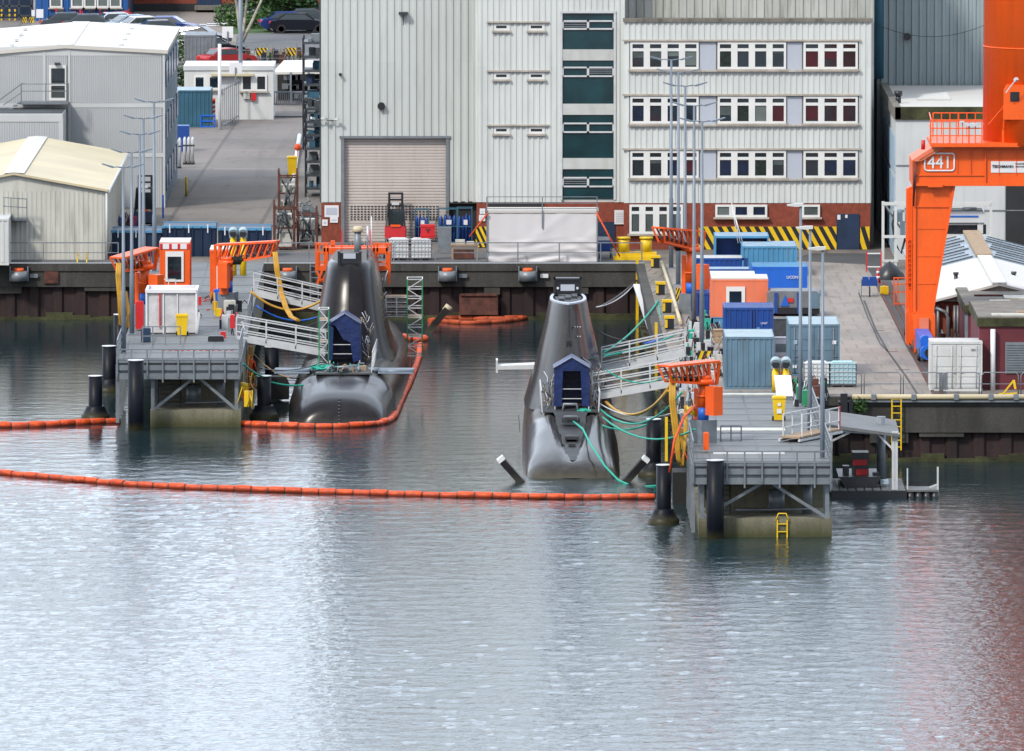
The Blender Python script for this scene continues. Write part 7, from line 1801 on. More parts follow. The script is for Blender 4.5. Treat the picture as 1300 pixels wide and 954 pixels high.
# gates and boxes near the boom foot right pier
Y_ = GY(560, 3.1); q = MB()
for px in (915, 941, 928): q.bar(PY(px, 567, Y_), PY(px, 541, Y_), .06)
for yy in (541, 550, 560): q.bar(PY(915, yy, Y_), PY(941, yy, Y_), .05)
tag(q.build('deck_gate', 'steel'), 'small steel gate beside the front boom on the right pier', 'gate')
for lab, x0, y0, x1, y1, m_, Yz in (('grey pump box under the front right boom', 889, 535, 906, 548, 'steel', GY(560, 3.1)), ('orange cabinet at the right pier railing', 893, 551, 900, 572, 'orange', GY(575, 3.1)),
      ('red cabinet behind the left lamp posts on the left pier', 172, 384, 182, 418, 'red', GY(420, 3.1)), ('dark bin between the railings on the left pier', 179, 418, 191, 434, 'navy', GY(435, 3.1)),
      ('red and white box on the lower left gangway head', 292, 401, 298, 417, 'red', GY(430, 3.1)), ('white cabinet beside the boom foot on the left pier', 284, 383, 299, 399, 'cream_wall', GY(402, 3.1)), ('blue drum beside the narrow orange cabin', 271, 369, 281, 384, 'bright_blue', GY(386, 3.1)),
      ('black low crate on the left pier deck', 264, 428, 284, 434, 'black', GY(434, 3.1)), ('pale blue tank part below the right submarine hoses', 681, 412, 681.5, 412.5, 'steel', GY(560, 3.1))):
    if 'tank part' in lab: continue
    q = MB(); q.pb(x0, y0, x1, y1, Yz, .6); q.pb(x0 + 1, y0 - 1, x1 - 1, y0, Yz + .05, .5); tag(q.build('equipment_box', m_), lab, 'box')
# hand truck yellow
q = MB(); Y_ = GY(402, 3.1); q.bar(PY(273, 400, Y_), PY(272, 372, Y_), .07); q.pb(274, 392, 281, 402, Y_, .3); tag(q.build('pallet_jack', 'yellow'), 'yellow and navy hand truck on the left pier deck', 'hand truck')
# white film frame on the left pier
Y_ = GY(424, 3.1); a = P(186, 424, 3.1); W_ = fx(249, Y_) - a.x; H_ = PY(0, 370, Y_).z - 3.1
ff = thing('sheeted_enclosure', 'white framed box covered in milky sheeting on the left pier', 'enclosure', (a.x, Y_, 3.1)); D_ = 3.2
q = MB(); q.box(.04, W_ - .04, .04, D_, .05, H_ - .06); q.build('sheeting', 'film', ff)
q = MB()
for x in (0, W_ * .34, W_ * .62, W_): q.bar((x, 0, 0), (x, 0, H_), .09 if x in (0, W_) else .05)
q.bar((0, 0, H_), (W_, 0, H_), .16); q.bar((0, D_, H_), (W_, D_, H_), .12); q.bar((0, 0, H_), (0, D_, H_), .12); q.bar((W_, 0, H_), (W_, D_, H_), .12); q.bar((W_, 0, 0), (W_ + .15, -.1, H_ * .5), .1); q.build('frame', 'paper', ff)
q = MB(); q.bar((W_ * .27, -.02, .3), (W_ * .27, -.02, H_), .07); q.build('red_post', 'red', ff)
# tank with red machine on top (behind)
q = MB(); Y_ = GY(390, 3.1)
for px in (204, 214, 223): q.bar(PY(px, 376, Y_), PY(px, 355, Y_), .05)
q.bar(PY(204, 355, Y_), PY(223, 355, Y_), .05); q.bar(PY(204, 363, Y_), PY(223, 363, Y_), .05)
tag(q.build('frame_stand', 'alu'), 'small tubular stand before the orange cabin on the left pier', 'stand')
q = MB(); q.tube([PY(205, 367, Y_), PY(212, 365, Y_), PY(222, 366, Y_), PY(221, 369, Y_)], .12, 8); tag(q.build('hose_roll', 'red'), 'red rolled hose on the tubular stand', 'hose')
# left pier gates
Y_ = GY(438, 3.1); q = MB()
for px in (181, 194, 210, 229): q.bar(PY(px, 441, Y_), PY(px, 415, Y_), .06)
for yy in (415, 427): q.bar(PY(181, yy, Y_), PY(229, yy, Y_), .05)
tag(q.build('deck_gate', 'steel'), 'steel gate railing before the sheeted frame on the left pier', 'gate')
q = MB(); Yq_ = ly + .3; a, b = PY(206, 440, Yq_), PY(300, 440, Yq_)
for k in range(12): x = a.x + (b.x - a.x) * k / 12; q.box(x, x + (b.x - a.x) / 24, Yq_, Yq_ + .02, 3.62, 3.68)
tag(q.build('barrier_tape', 'red'), 'red and white tape along the front railing of the left pier', 'tape')
# yellow cart at warehouse
yc = thing('step_stool', 'yellow step stool by the warehouse wall', 'step stool', P(104, 333.5)); q = MB()
for sx in (-.25, .25): q.bar((sx, 0, 0), (sx, .15, .5), .06); q.bar((sx, .5, 0), (sx, .35, .5), .06)
q.build('frame', 'yellow', yc); q = MB(); q.box(-.28, .28, .1, .4, .5, .55); q.box(-.26, .26, -.02, .12, .25, .29); q.build('tread', 'cream_roof', yc)
# grey tank with blue posts in the yard
Y_ = GY(402); tk = thing('road_tank', 'grey tank body with blue posts and blue triangle in the yard', 'tank', P(1006, 402))
q = MB(); a, b = PY(974, 398, Y_), PY(1041, 370, Y_); q.prism([(a.x, a.z), (b.x, a.z), (b.x, b.z - .1), (b.x - .2, b.z), (a.x + .2, b.z), (a.x, b.z - .1)], 'y', Y_, Y_ + 2.2); q.build('tank_body', 'steel', tk, True)
q = MB(); q.pb(983, 372, 987, 398, Y_ - .12, .12); q.pb(1012, 372, 1016, 398, Y_ - .12, .12); q.build('post', 'blue', tk, True)
q = MB(); poly_y(q, [(991, 389), (1002, 389), (997, 375)], Y_ - .06, .05); q.build('triangle_mark', 'bright_blue', tk, True); q = MB(); q.pb(1000, 379, 1007, 384, Y_ - .08, .05); q.build('sticker', 'red', tk, True)
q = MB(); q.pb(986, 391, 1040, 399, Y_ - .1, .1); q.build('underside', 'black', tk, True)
q = MB(); q.pb(1030, 373, 1041, 392, Y_ - .2, .15); q.build('side_cabinet', 'steel_blue', tk, True)
for lab, x0, y0, x1, y1, m_ in (('dark grey cabinet with faint red writing between two containers', 982, 406, 1001, 432, 'darksteel'), ('white framed window panel between the slate containers', 983, 430, 1000, 452, 'paper'), ('pale sack heap beside the coral cabin', 902, 396, 916, 406, 'paper'), ('turquoise tub beside the dark blue container', 903, 404, 918, 420, 'light_blue'), ('timber pallets beside the dark blue container', 906, 420, 919, 433, 'wood'), ('pale sack lying on the caged tank', 1030, 459, 1042, 463, 'cream_wall')):
    Y_ = GY(y1) if 'sack lying' not in lab else GY(492) + .3
    q = MB(); 
    if 'sack' in lab: c = PY((x0 + x1) / 2, y1, Y_); w2 = (x1 - x0) / S(Y_) / 2; h2 = (y1 - y0) / S(Y_); q.tube([c + Vector((-w2, 0, h2 * .3)), c + Vector((-w2 * .6, 0, h2 * .45)), c + Vector((w2 * .5, 0, h2 * .5)), c + Vector((w2, 0, h2 * .3))], [.03, h2 * .5, h2 * .55, .04], 9)
    else:
        q.pb(x0, y0, x1, y1, Y_, .7); q.pb(x0 - .5, y0 - 1, x1 + .5, y0, Y_ - .04, .78)
    o = q.build('yard_item' if False else {'dark grey': 'control_cabinet', 'white fra': 'window_panel', 'pale sack': 'sack', 'turquoise': 'tub', 'timber pa': 'pallet'}[lab[:9]], m_); tag(o, lab, {'dark grey': 'cabinet', 'white fra': 'panel', 'pale sack': 'sack', 'turquoise': 'tub', 'timber pa': 'pallets'}[lab[:9]])
    if 'window panel' in lab: q = MB(); q.pb(985, 437, 998, 447, Y_ - .03, .03); q.build('pane', 'steel', o)
q = MB()
for k in range(3): q.tube([PY(937 + k * 3 + (0, 0, 0)[k], 309, GY(350)), PY(935 + k * 2.6 - 6, 258 + 10 * k, GY(350))], .02, 5)
tag(q.build('antenna_rods', 'paper'), 'thin white rods leaning on the light blue container', 'rods')
# bright yard items near crane
bc = thing('bike_cart', 'blue crate cart with bicycle wheel parked on the paving', 'cart', P(1104, 377)); q = MB(); q.box(-.42, .42, 0, .6, .55, .85); q.box(-.36, -.05, .1, .5, .85, 1.0); q.box(.0, .36, .1, .5, .85, 1.0); q.build('crate', 'blue', bc); q = MB()
for sx in (-.42, .42): q.bar((sx, 0, 0), (sx, 0, .9), .04)
q.bar((-.42, 0, .05), (.42, 0, .05), .04); q.build('frame', 'steel', bc); q = MB(); q.tube([(0, -.1 + .26 * math.cos(k * PI / 8), .26 + .26 * math.sin(k * PI / 8)) for k in range(17)], .035, 6); q.build('wheel', 'rubber', bc)
cn = thing('traffic_cone', 'red and white striped traffic cone beside the paving', 'cone', P(1114.5, 360)); q = MB(); q.tube([(0, 0, 0), (0, 0, .8)], [.16, .04], 14); q.box(-.2, .2, -.2, .2, 0, .03); q.build('cone_body', 'red', cn); q = MB(); q.tube([(0, 0, .25), (0, 0, .38)], [.128, .108], 14); q.tube([(0, 0, .52), (0, 0, .64)], [.09, .072], 14); q.build('white_band', 'paper', cn)
q = MB(); c = P(1122.5, 374.5); q.box(c.x - .2, c.x + .22, c.y, c.y + .4, 3.0, 3.42); q.cyl((c.x, c.y + .2, 3.42), .06, .04, 10); tag(q.build('jerrycan', 'yellow'), 'small yellow canister left of the crane foot', 'canister')
br = thing('red_white_barrier', 'red and white folding barrier by the equipment rack', 'barrier', P(1110, 345)); q = MB()
for sx in (-.4, .35): q.bar((sx, 0, 0), (sx, 0, 1.05), .07)
q.build('post', 'red', br); q = MB(); 
for zz_ in (.25, .95): q.bar((-.4, 0, zz_), (.4, 0, zz_), .06)
q.build('bar', 'paper', br)
q = MB(); c = P(1130, 356); N = 10; rings = []
for i in range(7):
    u = i / 6; rings.append([(c.x + (1 - u ** 2) * .75 * math.cos(a_ * 2 * PI / N) * random.uniform(.85, 1.1), c.y + .6 + (1 - u ** 2) * .6 * math.sin(a_ * 2 * PI / N), 3 + .95 * u) for a_ in range(N)]); rings[-1].append(rings[-1][0])
skin_loft(q, rings); tag(q.build('covered_heap', 'black'), 'heap under a black sheet beside the equipment rack', 'heap')
# tangle of cables and valves at right pier root
def clutter(name, label, cat, px0, px1, py0, py1, n, mats_, z=3.0, hmax=.5):
    t = thing(name, label, cat, P((px0 + px1) / 2, py1, z)); t['kind'] = 'stuff'
    for j, m_ in enumerate(mats_):
        q = MB()
        for k in range(n):
            c = P(random.uniform(px0, px1), random.uniform(py0, py1), z); k_ = random.random()
            if k_ < .4: s_ = random.uniform(.05, .18); q.box(c.x - s_, c.x + s_, c.y - s_, c.y + s_, z, z + random.uniform(.1, hmax))
            else: d = Vector((random.uniform(-.5, .5), random.uniform(-.8, .8), 0)); q.tube([c + Vector((0, 0, .03)), c + d * .5 + Vector((0, 0, random.uniform(.05, hmax))), c + d + Vector((0, 0, .04))], .03, 5)
        q.build('piece', m_, t, True)
    return t
clutter('cable_clutter', 'tangled cables and valves at the foot of the double lamp posts', 'clutter', 868, 905, 405, 470, 22, ('black', 'steel', 'alu', 'brown_rust', 'rope_teal'), hmax=.7)
clutter('valve_clutter', 'valves and pipes crowded in front of the caged tanks', 'clutter', 1008, 1046, 486, 520, 14, ('black', 'steel', 'brown_rust', 'green', 'alu'), hmax=.9)
clutter('hose_clutter', 'hoses and fittings beside the middle left boom foot', 'clutter', 281, 308, 385, 430, 12, ('black', 'alu', 'red', 'steel'), z=3.1, hmax=.7)
clutter('pipe_clutter', 'yellow and steel pipework on the inner side of the right pier', 'clutter', 862, 882, 520, 585, 14, ('ochre', 'alu', 'steel', 'black', 'boomfloat'), z=2.4, hmax=1.2)
clutter('hose_clutter', 'orange and ochre hoses at the inner side of the left pier', 'clutter', 308, 322, 455, 520, 10, ('ochre', 'boomfloat', 'yellow', 'wood'), z=1.2, hmax=1.3)
clutter('rail_clutter', 'short rails, clamps and cables along the inner edge of the boom pier', 'clutter', 866, 884, 470, 530, 16, ('alu', 'black', 'steel', 'panel_blue', 'wood'), z=3.1, hmax=1.0)
clutter('deck_clutter', 'small loose gear and hoses scattered before the orange cabins', 'clutter', 190, 300, 378, 405, 7, ('black', 'steel', 'red', 'ochre'), z=3.1, hmax=.45)
clutter('yard_clutter', 'pallets, straps and loose gear around the coral cabin and containers', 'clutter', 898, 918, 400, 480, 12, ('wood', 'alu', 'black', 'cream_wall', 'brown_rust'), hmax=.5)
clutter('yard_clutter', 'loose fittings between the slate containers and the caged tanks', 'clutter', 984, 1004, 455, 495, 9, ('wood', 'steel', 'black', 'red'), hmax=.5)
clutter('hall_clutter', 'boxes and tools along the hall front beside the roller shutter', 'clutter', 430, 495, 318, 330, 10, ('steel', 'wood', 'black', 'cream_wall', 'brown_rust'), hmax=.8)
clutter('shed_clutter', 'scrap and pipes between the crane rail and the maroon sheds', 'clutter', 1190, 1232, 432, 446, 8, ('steel', 'brown_rust', 'black'), hmax=.8)
clutter('submarine_clutter', 'loose lines and fenders on the foredeck behind the rounded bow', 'clutter', 408, 462, 466, 474, 9, ('wood', 'steel', 'rope_teal', 'black'), z=2.0, hmax=.25)
clutter('bush_clutter', 'cut branches and scrap beside the cream warehouse corner', 'clutter', 143, 160, 296, 325, 12, ('cream_wall', 'brown_rust', 'wood'), hmax=1.1)
clutter('crate_clutter', 'red and blue crates beside the dark reach truck', 'clutter', 150, 176, 282, 300, 8, ('blue', 'red', 'brown_rust'), hmax=.9)

# brown stillages, chain heap, steel shelves right of the road
def stillage(label, x0, yt, x1, yb, m='brown_rust', n=3):
    Y = GY(yb); a = P(x0, yb); W_ = fx(x1, Y) - a.x; H_ = PY(0, yt, Y).z - 3; t = thing('steel_stillage', label, 'stillage', (a.x, Y, 3), 0, 'brown steel stillages beside the hall')
    q = MB()
    for xx in (0, W_):
        for yy in (0, 1.6): q.bar((xx, yy, 0), (xx, yy, H_), .11)
        q.prism([(0, H_), (.1, H_ + .35), (.25, H_)], 'x', xx - .05, xx + .05)
    for k in range(n + 1):
        zz_ = .15 + (H_ - .3) * k / n; q.bar((0, 0, zz_), (W_, 0, zz_), .08); q.bar((0, 1.6, zz_), (W_, 1.6, zz_), .08)
        for xx in (0, W_): q.bar((xx, 0, zz_), (xx, 1.6, zz_), .08)
    q.build('frame', m, t)
    q = MB()
    for k in range(n):
        zz_ = .2 + (H_ - .3) * k / n; hh = (H_ - .3) / n * random.uniform(.4, .75); q.box(.12, W_ - .12, .15, 1.45, zz_, zz_ + hh)
    q.build('load', random.choice(('steel', 'cream_wall')), t)
    q = MB()
    for k in range(10): q.tube([(random.uniform(.1, W_ - .1), -.02, random.uniform(.2, H_)), (random.uniform(.1, W_ - .1), -.05, random.uniform(.2, H_))], .05, 6)
    q.build('tube_load', 'darksteel', t); return t
stillage('front brown stillage stack nearest the navy skips', 348, 262, 373, 318, n=2)
stillage('rear brown stillage stack behind the front one', 354, 222, 377, 290, n=3)
stillage('brown stillage stack in front of the hall corner', 378, 270, 402, 316, n=2)
hp = thing('chain_heap', 'heap of grey chains between the brown stillages and the hall', 'heap', P(390, 300)); q = MB()
for k in range(150):
    u = random.random(); c = Vector((random.uniform(-.55, .5), random.uniform(0, 5), .2 + random.random() * 1.5 * (1 - abs(u - .5)))); q.tube([c, c + Vector((random.uniform(-.3, .3), random.uniform(-.3, .3), random.uniform(-.25, .25)))], .045, 5)
q.build('links', 'steel', hp); q = MB(); q.prism([(-.6, 0), (.6, 0), (.45, 1.2), (-.3, 1.5)], 'y', .2, 5); q.build('core', 'darksteel', hp)
def shelf(label, x0, yt, x1, yb, n):
    Y = GY(yb); a = P(x0, yb); W_ = fx(x1, Y) - a.x; H_ = PY(0, yt, Y).z - 3; t = thing('steel_shelving', label, 'shelving', (a.x, Y, 3), 0, 'steel shelving beside the hall')
    q = MB()
    for xx in (0, W_):
        for yy in (0, 3.0): q.bar((xx, yy, 0), (xx, yy, H_), .1)
    q.build('upright', 'black', t)
    for k in range(n):
        zz_ = H_ * (k + .6) / n; q = MB(); q.box(0, W_, 0, 3, zz_, zz_ + .08); q.bar((0, -.03, zz_), (W_, -.03, zz_), .12); q.build('shelf', 'darksteel', t)
        q = MB()
        for j in range(5): x_ = W_ * random.random() * .7; q.box(x_ + .1, x_ + random.uniform(.3, .8), .1 + j * .5, .5 + j * .5, zz_ + .08, zz_ + random.uniform(.2, .6))
        q.build('stored_goods', random.choice(('navy', 'teal_paint', 'steel', 'darksteel')), t)
    return t
shelf('tall front bay of dark steel shelving beside the hall wall', 388, 132, 412, 250, 7)
shelf('tall rear bay of dark steel shelving reaching the hall roof line', 385, 48, 412, 190, 8)
wheelie('yellow waste bin beside the steel shelving', 371, 226, 3.0, H_=1.25)
for lab, px, py, h, r_, m_ in (('orange ball marker on the shelving edge', 378, 204, .5, .22, 'boomfloat'),):
    q = MB(); c = P(px, py); q.tube([c + Vector((0, 0, .8 + r_ * math.sin(a_))) for a_ in (-1.5, -1, -.5, 0, .5, 1, 1.5)], [max(.03, r_ * math.cos(a_)) for a_ in (-1.5, -1, -.5, 0, .5, 1, 1.5)], 12); q.bar(c, c + Vector((0, 0, .7)), .05); tag(q.build('marker_ball', m_), lab, 'marker')
q = MB(); q.tube([P(372, 232, 3.15), P(380, 172, 3.15)], .13, 8); tag(q.build('kerb_rail', 'alu'), 'pale kerb rail running along the right side of the road', 'rail')
q = MB(); c = P(236.5, 249); q.cyl((c.x, c.y, 3), .07, 1.1, 10); tag(q.build('road_bollard', 'yellow'), 'slim yellow post standing alone on the road', 'post')
q = MB(); c = P(207, 277); q.bar(c, c + Vector((0, 0, 1.3)), .1); tag(q.build('road_bollard', 'bright_blue'), 'slim blue post at the corner of the grey building', 'post')

# road end: site office, containers, gate, fence
Y_ = GY(152)
so = thing('site_office', 'white low site office with two windows at the road end', 'building', P(234, 152)); a, b = PY(234, 152, Y_), PY(347, 84, Y_)
q = MB(); q.box(a.x, b.x, Y_, Y_ + 6, 3, b.z - .25); q.build('wall', 'white', so, True); q = MB(); q.box(a.x - .05, b.x + .05, Y_ - .08, Y_ + 6, b.z - .28, b.z); q.build('roof', 'module_frame', so, True)
window_unit(so, 246, 96, 279, 114, Y_ - .03, 2); window_unit(so, 306, 95, 339, 116, Y_ - .03, 2)
q = MB(); q.pb(319, 116, 325, 128, Y_ - .2, .15); q.build('post_box', 'red', so, True); q = MB(); q.pb(309, 118, 317, 126, Y_ - .2, .15); q.build('meter_box', 'cream_wall', so, True)
q = MB(); q.pb(268, 94.5, 322, 97, Y_ - .5, .5); aw = q.build('awning', 'cream_roof', so, True)
container('teal corrugated container left of the gate at the road end', (222, 115, 268, 162), L=4, body='teal_paint', roof='steel_blue_roof', group='containers left of the road')
container('grey corrugated container with straps above the site office', (234, 45, 273, 84), L=5, body='steel', roof='steel', group='containers left of the road')
q = MB(); Y_ = GY(185); q.pb(221, 160, 240, 196, Y_ - 6, 1.2); tag(q.build('blue_skip', 'blue'), 'small dark blue container behind the grey lockers', 'container')
for lab, x0, x1, yt, yb_ in (('grey cylinder trolley nearer the building corner', 218, 230, 175, 214), ('grey cylinder trolley further into the road', 232, 247, 174, 209)):
    Y_ = GY(yb_); t = thing('cylinder_trolley', lab, 'trolley', P(x0, yb_), 0, 'grey cylinder trolleys'); 
    for k in range(3): q = MB(); q.tube([PY(x0 + (x1 - x0) * (k + .5) / 3, yb_ - 2, Y_), PY(x0 + (x1 - x0) * (k + .5) / 3, yt + 3, Y_), PY(x0 + (x1 - x0) * (k + .5) / 3, yt, Y_)], [.1, .1, .04], 10); q.build('cylinder', 'alu', t, True)
    q = MB(); q.pb(x0, yb_ - 4, x1, yb_, Y_, .5); q.pb(x0, yt + 10, x1, yt + 12, Y_ - .1, .1); q.build('frame', 'darksteel', t, True)
q = MB(); Y_ = GY(162)
for px in (255, 273): q.bar(PY(px, 162, Y_), PY(px, 147, Y_), .08)
for yy in (147, 154, 161): q.bar(PY(255, yy, Y_), PY(273, yy, Y_), .08)
tag(q.build('blue_cart', 'bright_blue'), 'blue frame cart beside the teal container', 'cart')
# tall fence panels & white mast
Y_ = GY(165); gt = thing('turnstile_fence', 'tall steel turnstile fence in front of the site office', 'fence', P(283, 165)); q = MB()
for k in range(9): px = 283 + k * 2.5; q.bar(P(px, 165 - k * 1.5), P(px, 165 - k * 1.5) + Vector((0, 0, 2.6)), .06)
for zz_ in (.3, 2.5): q.bar(P(283, 165) + Vector((0, 0, zz_)), P(303, 153) + Vector((0, 0, zz_)), .07)
q.build('bars', 'steel', gt, True)
tag(MB().tube([P(279, 165), P(279, 165) + Vector((0, 0, 5.4))], .11, 8).build('barrier_mast', 'paper'), 'tall white mast at the gate', 'mast')
tag(MB().tube([P(305.5, 150), P(305.5, 150) + Vector((0, 0, 9.5))], .13, 8).build('street_mast', 'pole'), 'tall grey mast beside the birch and site office', 'mast')
for lab, x0, y0, x1, y1, Yp_ in (('white sign board on the gate mast', 291, 80, 307, 94, GY(160)), ('tilted white sign board in the car park', 282, 34, 296, 48, GY(70))):
    q = MB(); q.pb(x0, y0, x1, y1, Yp_, .05); o = q.build('sign_board', 'paper'); tag(o, lab, 'sign'); q = MB(); q.bar(PY((x0 + x1) / 2, y1 - 8, Yp_ - .05), PY((x0 + x1) / 2, y1 + 15, Yp_ - .05), .08); q.build('post', 'steel', o)
Y_ = GY(149); gt = thing('sliding_gate', 'low grey barred gate across the road beside the site office', 'gate', P(332, 149)); q = MB()
for k in range(18): px = 346 + k * 2.5; q.bar(PY(px, 133, Y_), PY(px, 117, Y_), .05)
for yy in (117, 132.5): q.bar(PY(344, yy, Y_), PY(400, yy, Y_), .09)
q.build('bars', 'steel', gt, True); q = MB(); q.bar(PY(332, 149, Y_ - .2), PY(332, 117, Y_ - .2), .1); q.bar(PY(332, 149, Y_ - .2), PY(388, 149, Y_ - .2), .14); q.bar(PY(332, 117, Y_ - .2), PY(337, 117, Y_ - .2), .1); q.build('swing_frame', 'black', gt, True)
Y_ = GY(134); cp = thing('open_canopy', 'pale roofed open storage canopy behind the gate', 'canopy', P(347, 134)); q = MB(); a, b = PY(346, 92, Y_), PY(412, 88, Y_)
q._add([(a.x, Y_, a.z), (b.x + 4, Y_, a.z + .1), (b.x + 4, Y_ + 7, a.z + .5), (a.x + .6, Y_ + 7, a.z + .4), (a.x, Y_, a.z - .15), (b.x + 4, Y_, a.z - .05), (b.x + 4, Y_ + 7, a.z + .35), (a.x + .6, Y_ + 7, a.z + .25)], [(0,1,2,3),(4,7,6,5),(0,4,5,1),(0,3,7,4)]); q.build('roof', 'white_roof', cp, True)
q = MB()
for px in (347, 369, 392): q.bar(PY(px, 134, Y_), PY(px, 92, Y_), .12)
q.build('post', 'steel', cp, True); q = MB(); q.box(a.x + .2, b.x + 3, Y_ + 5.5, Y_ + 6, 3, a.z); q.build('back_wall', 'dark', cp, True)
q = MB()
for k in range(26): x_ = a.x + .5 + random.random() * 4; zz_ = 3 + random.choice((.2, .8, 1.4)); q.box(x_, x_ + random.uniform(.2, .6), Y_ + 4.5, Y_ + 5.2, zz_, zz_ + random.uniform(.2, .45))
q.build('stored_goods', 'steel', cp, True)
bcn = thing('striped_beacon', 'red and white striped beacon with orange lamp beside the teal container', 'beacon', P(271, 156)); q = MB(); q.box(-.12, .12, 0, .05, .2, 1.3); q.build('panel', 'paper', bcn); q = MB()
for k in range(4): q._add([(-.125, -.01, .3 + k * .28), (.125, -.01, .4 + k * .28), (.125, -.01, .54 + k * .28), (-.125, -.01, .44 + k * .28)], [(0, 1, 2, 3)])
q.build('stripes', 'red', bcn); q = MB(); q.cyl((0, 0, 1.32), .13, .22, 12); q.build('lamp', 'boomfloat', bcn)
# car park fence
Y_ = GY(82); railing([PY(262, 84, Y_), PY(415, 84, Y_)], h=1.6, gap=2.0, label='thin wire fence between site office and car park', mid=2, r=.025)
for lab, px in (('black and yellow striped block left on the car park fence', 333), ('black and yellow striped block behind the shelving', 369), ('black and yellow striped block beside the hall wall', 403)):
    t = thing('striped_block', lab, 'warning board', P(px, 80), 0, 'striped blocks along the car park'); Yq_ = GY(80); m1, m2 = MB(), MB(); hazard(m1, m2, px - 7, px + 7, 61, 71, Yq_, 3, 6); m1.build('board', 'yellow', t, True); m2.build('stripes', 'black', t, True); q = MB(); q.bar(PY(px, 80, Yq_ + .1), PY(px, 70, Yq_ + .1), .1); q.build('post', 'steel', t, True)
clutter('verge_clutter', 'stored pipes and scrap behind the site office roof', 'clutter', 275, 385, 76, 82, 26, ('brown_rust', 'wood', 'steel', 'leaf_dark', 'black'), hmax=1.0)

# ------------------------------------------------------------------ cars
CARM = {k: mat('car_' + k, c, .25, .3, .02, .5) for k, c in dict(black=(.008, .01, .018), white=(.75, .76, .78), navy=(.02, .05, .22), silver=(.32, .35, .37), red=(.45, .03, .03), sky=(.35, .45, .55), grey=(.08, .10, .12)).items()}
def car(label, px, py, col, rz=0, z=3.01, sc_=1.0):
    t = thing('parked_car', label, 'car', P(px, py, z), rz, 'cars in the car park')
    L, W_ = 4.5, 1.8
    q = MB(); secs = []
    low = [(-2.2, .45), (-2.22, .7), (-2.05, .92), (-1.0, .98), (1.2, .95), (2.0, .82), (2.22, .62), (2.2, .35), (1.9, .25), (-1.9, .25)]
    q.prism(low, 'y', -W_ / 2, W_ / 2)
    vs = []
    for (x, zz_, hw) in ((-1.75, .95, .82), (-1.05, 1.42, .66), (.35, 1.45, .66), (1.15, .95, .82)): vs += [(x, -hw, zz_), (x, hw, zz_)]
    q._add(vs, [(0, 2, 4, 6), (1, 7, 5, 3), (2, 3, 5, 4), (0, 1, 3, 2), (4, 5, 7, 6)])
    b_ = q.build('body', CARM[col], t)
    q = MB()
    for sy in (-1, 1): q._add([(-1.55, sy * .835, 1.0), (-1.02, sy * .69, 1.36), (.32, sy * .69, 1.38), (.92, sy * .835, 1.0)], [(0, 1, 2, 3)])
    q._add([(-1.70, -.72, 1.02), (-1.70, .72, 1.02), (-1.12, .62, 1.39), (-1.12, -.62, 1.39)], [(0, 1, 2, 3)]); q._add([(1.10, -.72, 1.02), (1.10, .72, 1.02), (.44, .62, 1.41), (.44, -.62, 1.41)], [(0, 1, 2, 3)])
    q.build('windows', 'carglass', t)
    for x in (-1.35, 1.38):
        for sy in (-1, 1):
            q = MB(); q.cyl((x, sy * .82 - .1, .33), .33, .2, 18, axis='y'); wh = q.build('wheel', 'rubber', t); q = MB(); q.cyl((x, sy * .92 - (.02 if sy > 0 else .0) - (.0), .33), .2, .02, 14, axis='y'); q.build('rim', 'alu', wh)
    for sy in (-1, 1):
        q = MB(); q.box(-2.24, -2.0, sy * .72 - .16, sy * .72 + .16, .68, .84); q.build('taillight', 'red', t); q = MB(); q.box(2.0, 2.235, sy * .66 - .18, sy * .66 + .18, .58, .72); q.build('headlight', 'alu', t)
    t.scale = (sc_,) * 3; return t
car('black estate car parked side on beside the tall hall', 381, 42, 'black', 0)
car('dark blue car half hidden behind the black estate car', 368, 40, 'navy', R(8))
car('silver grey car behind the black estate car', 394, 36, 'grey', R(4))
car('pale blue car under the tree', 352, 28, 'sky', R(180))
car('dark van roof rising behind the grey roof', 90, 41, 'grey', R(5), sc_=1.0)
car('dark green car left of the white one behind the grey roof', 118, 43, 'grey', R(0))
car('white car near the blue building', 152, 41, 'white', R(15))
car('silver blue car right of the white car', 173, 44, 'sky', R(25))
car('white hatchback partly behind the grey building roof', 186, 46, 'white', R(20))
car('bright blue car at the right end of the row', 215, 46, 'navy', R(-10))
car('dark grey car in front of the bright blue car', 207, 51, 'grey', R(8))
car('black car behind the grey strapped container', 252, 59, 'black', R(-15))
car('white car in front of the black one by the container', 246, 68, 'white', R(-12))
car('black car just right of the strapped container', 272, 74, 'black', R(8))
car('red car beside the tilted sign', 288, 85, 'red', R(35), sc_=.9)
# far buildings
Y_ = GY(27); bb = thing('blue_building', 'blue ribbed building with white windows at the car park', 'building', P(45, 27)); a, b = PY(45, 27, Y_), PY(162, -70, Y_)
q = MB(); q.rib((a.x, Y_), (1, 0), (0, -1), b.x - a.x, 3, b.z, .5, .06); q.build('cladding', 'bright_blue' if False else mat('building_blue', (.015, .09, .30), .5, 0, .08, .3), bb, True)
q = MB(); q.box(a.x, b.x, Y_ + .1, Y_ + 20, 3, b.z); q.build('wall', 'navy', bb, True)
for x0, x1, n in ((63, 79, 1), (90, 106, 1), (106.5, 122, 1), (123, 138, 1), (139, 154, 1)): window_unit(bb, x0, -22, x1, 10, Y_ - .1, n, None, [('cur_grey', 0)] )
Y_ = GY(15); rb = thing('brick_building', 'long red brick building with dark plinth behind the car park', 'building', P(160, 9))
a, b = PY(165, 15, Y_), PY(330, -70, Y_)
q = MB(); q.box(a.x, b.x + 30, Y_, Y_ + 20, 3.5, b.z); q.build('wall', 'brick', rb, True); q = MB(); q.box(a.x - .05, b.x + 30, Y_ - .08, Y_ + .1, 3, 3.6); q.build('plinth', 'dark', rb, True)
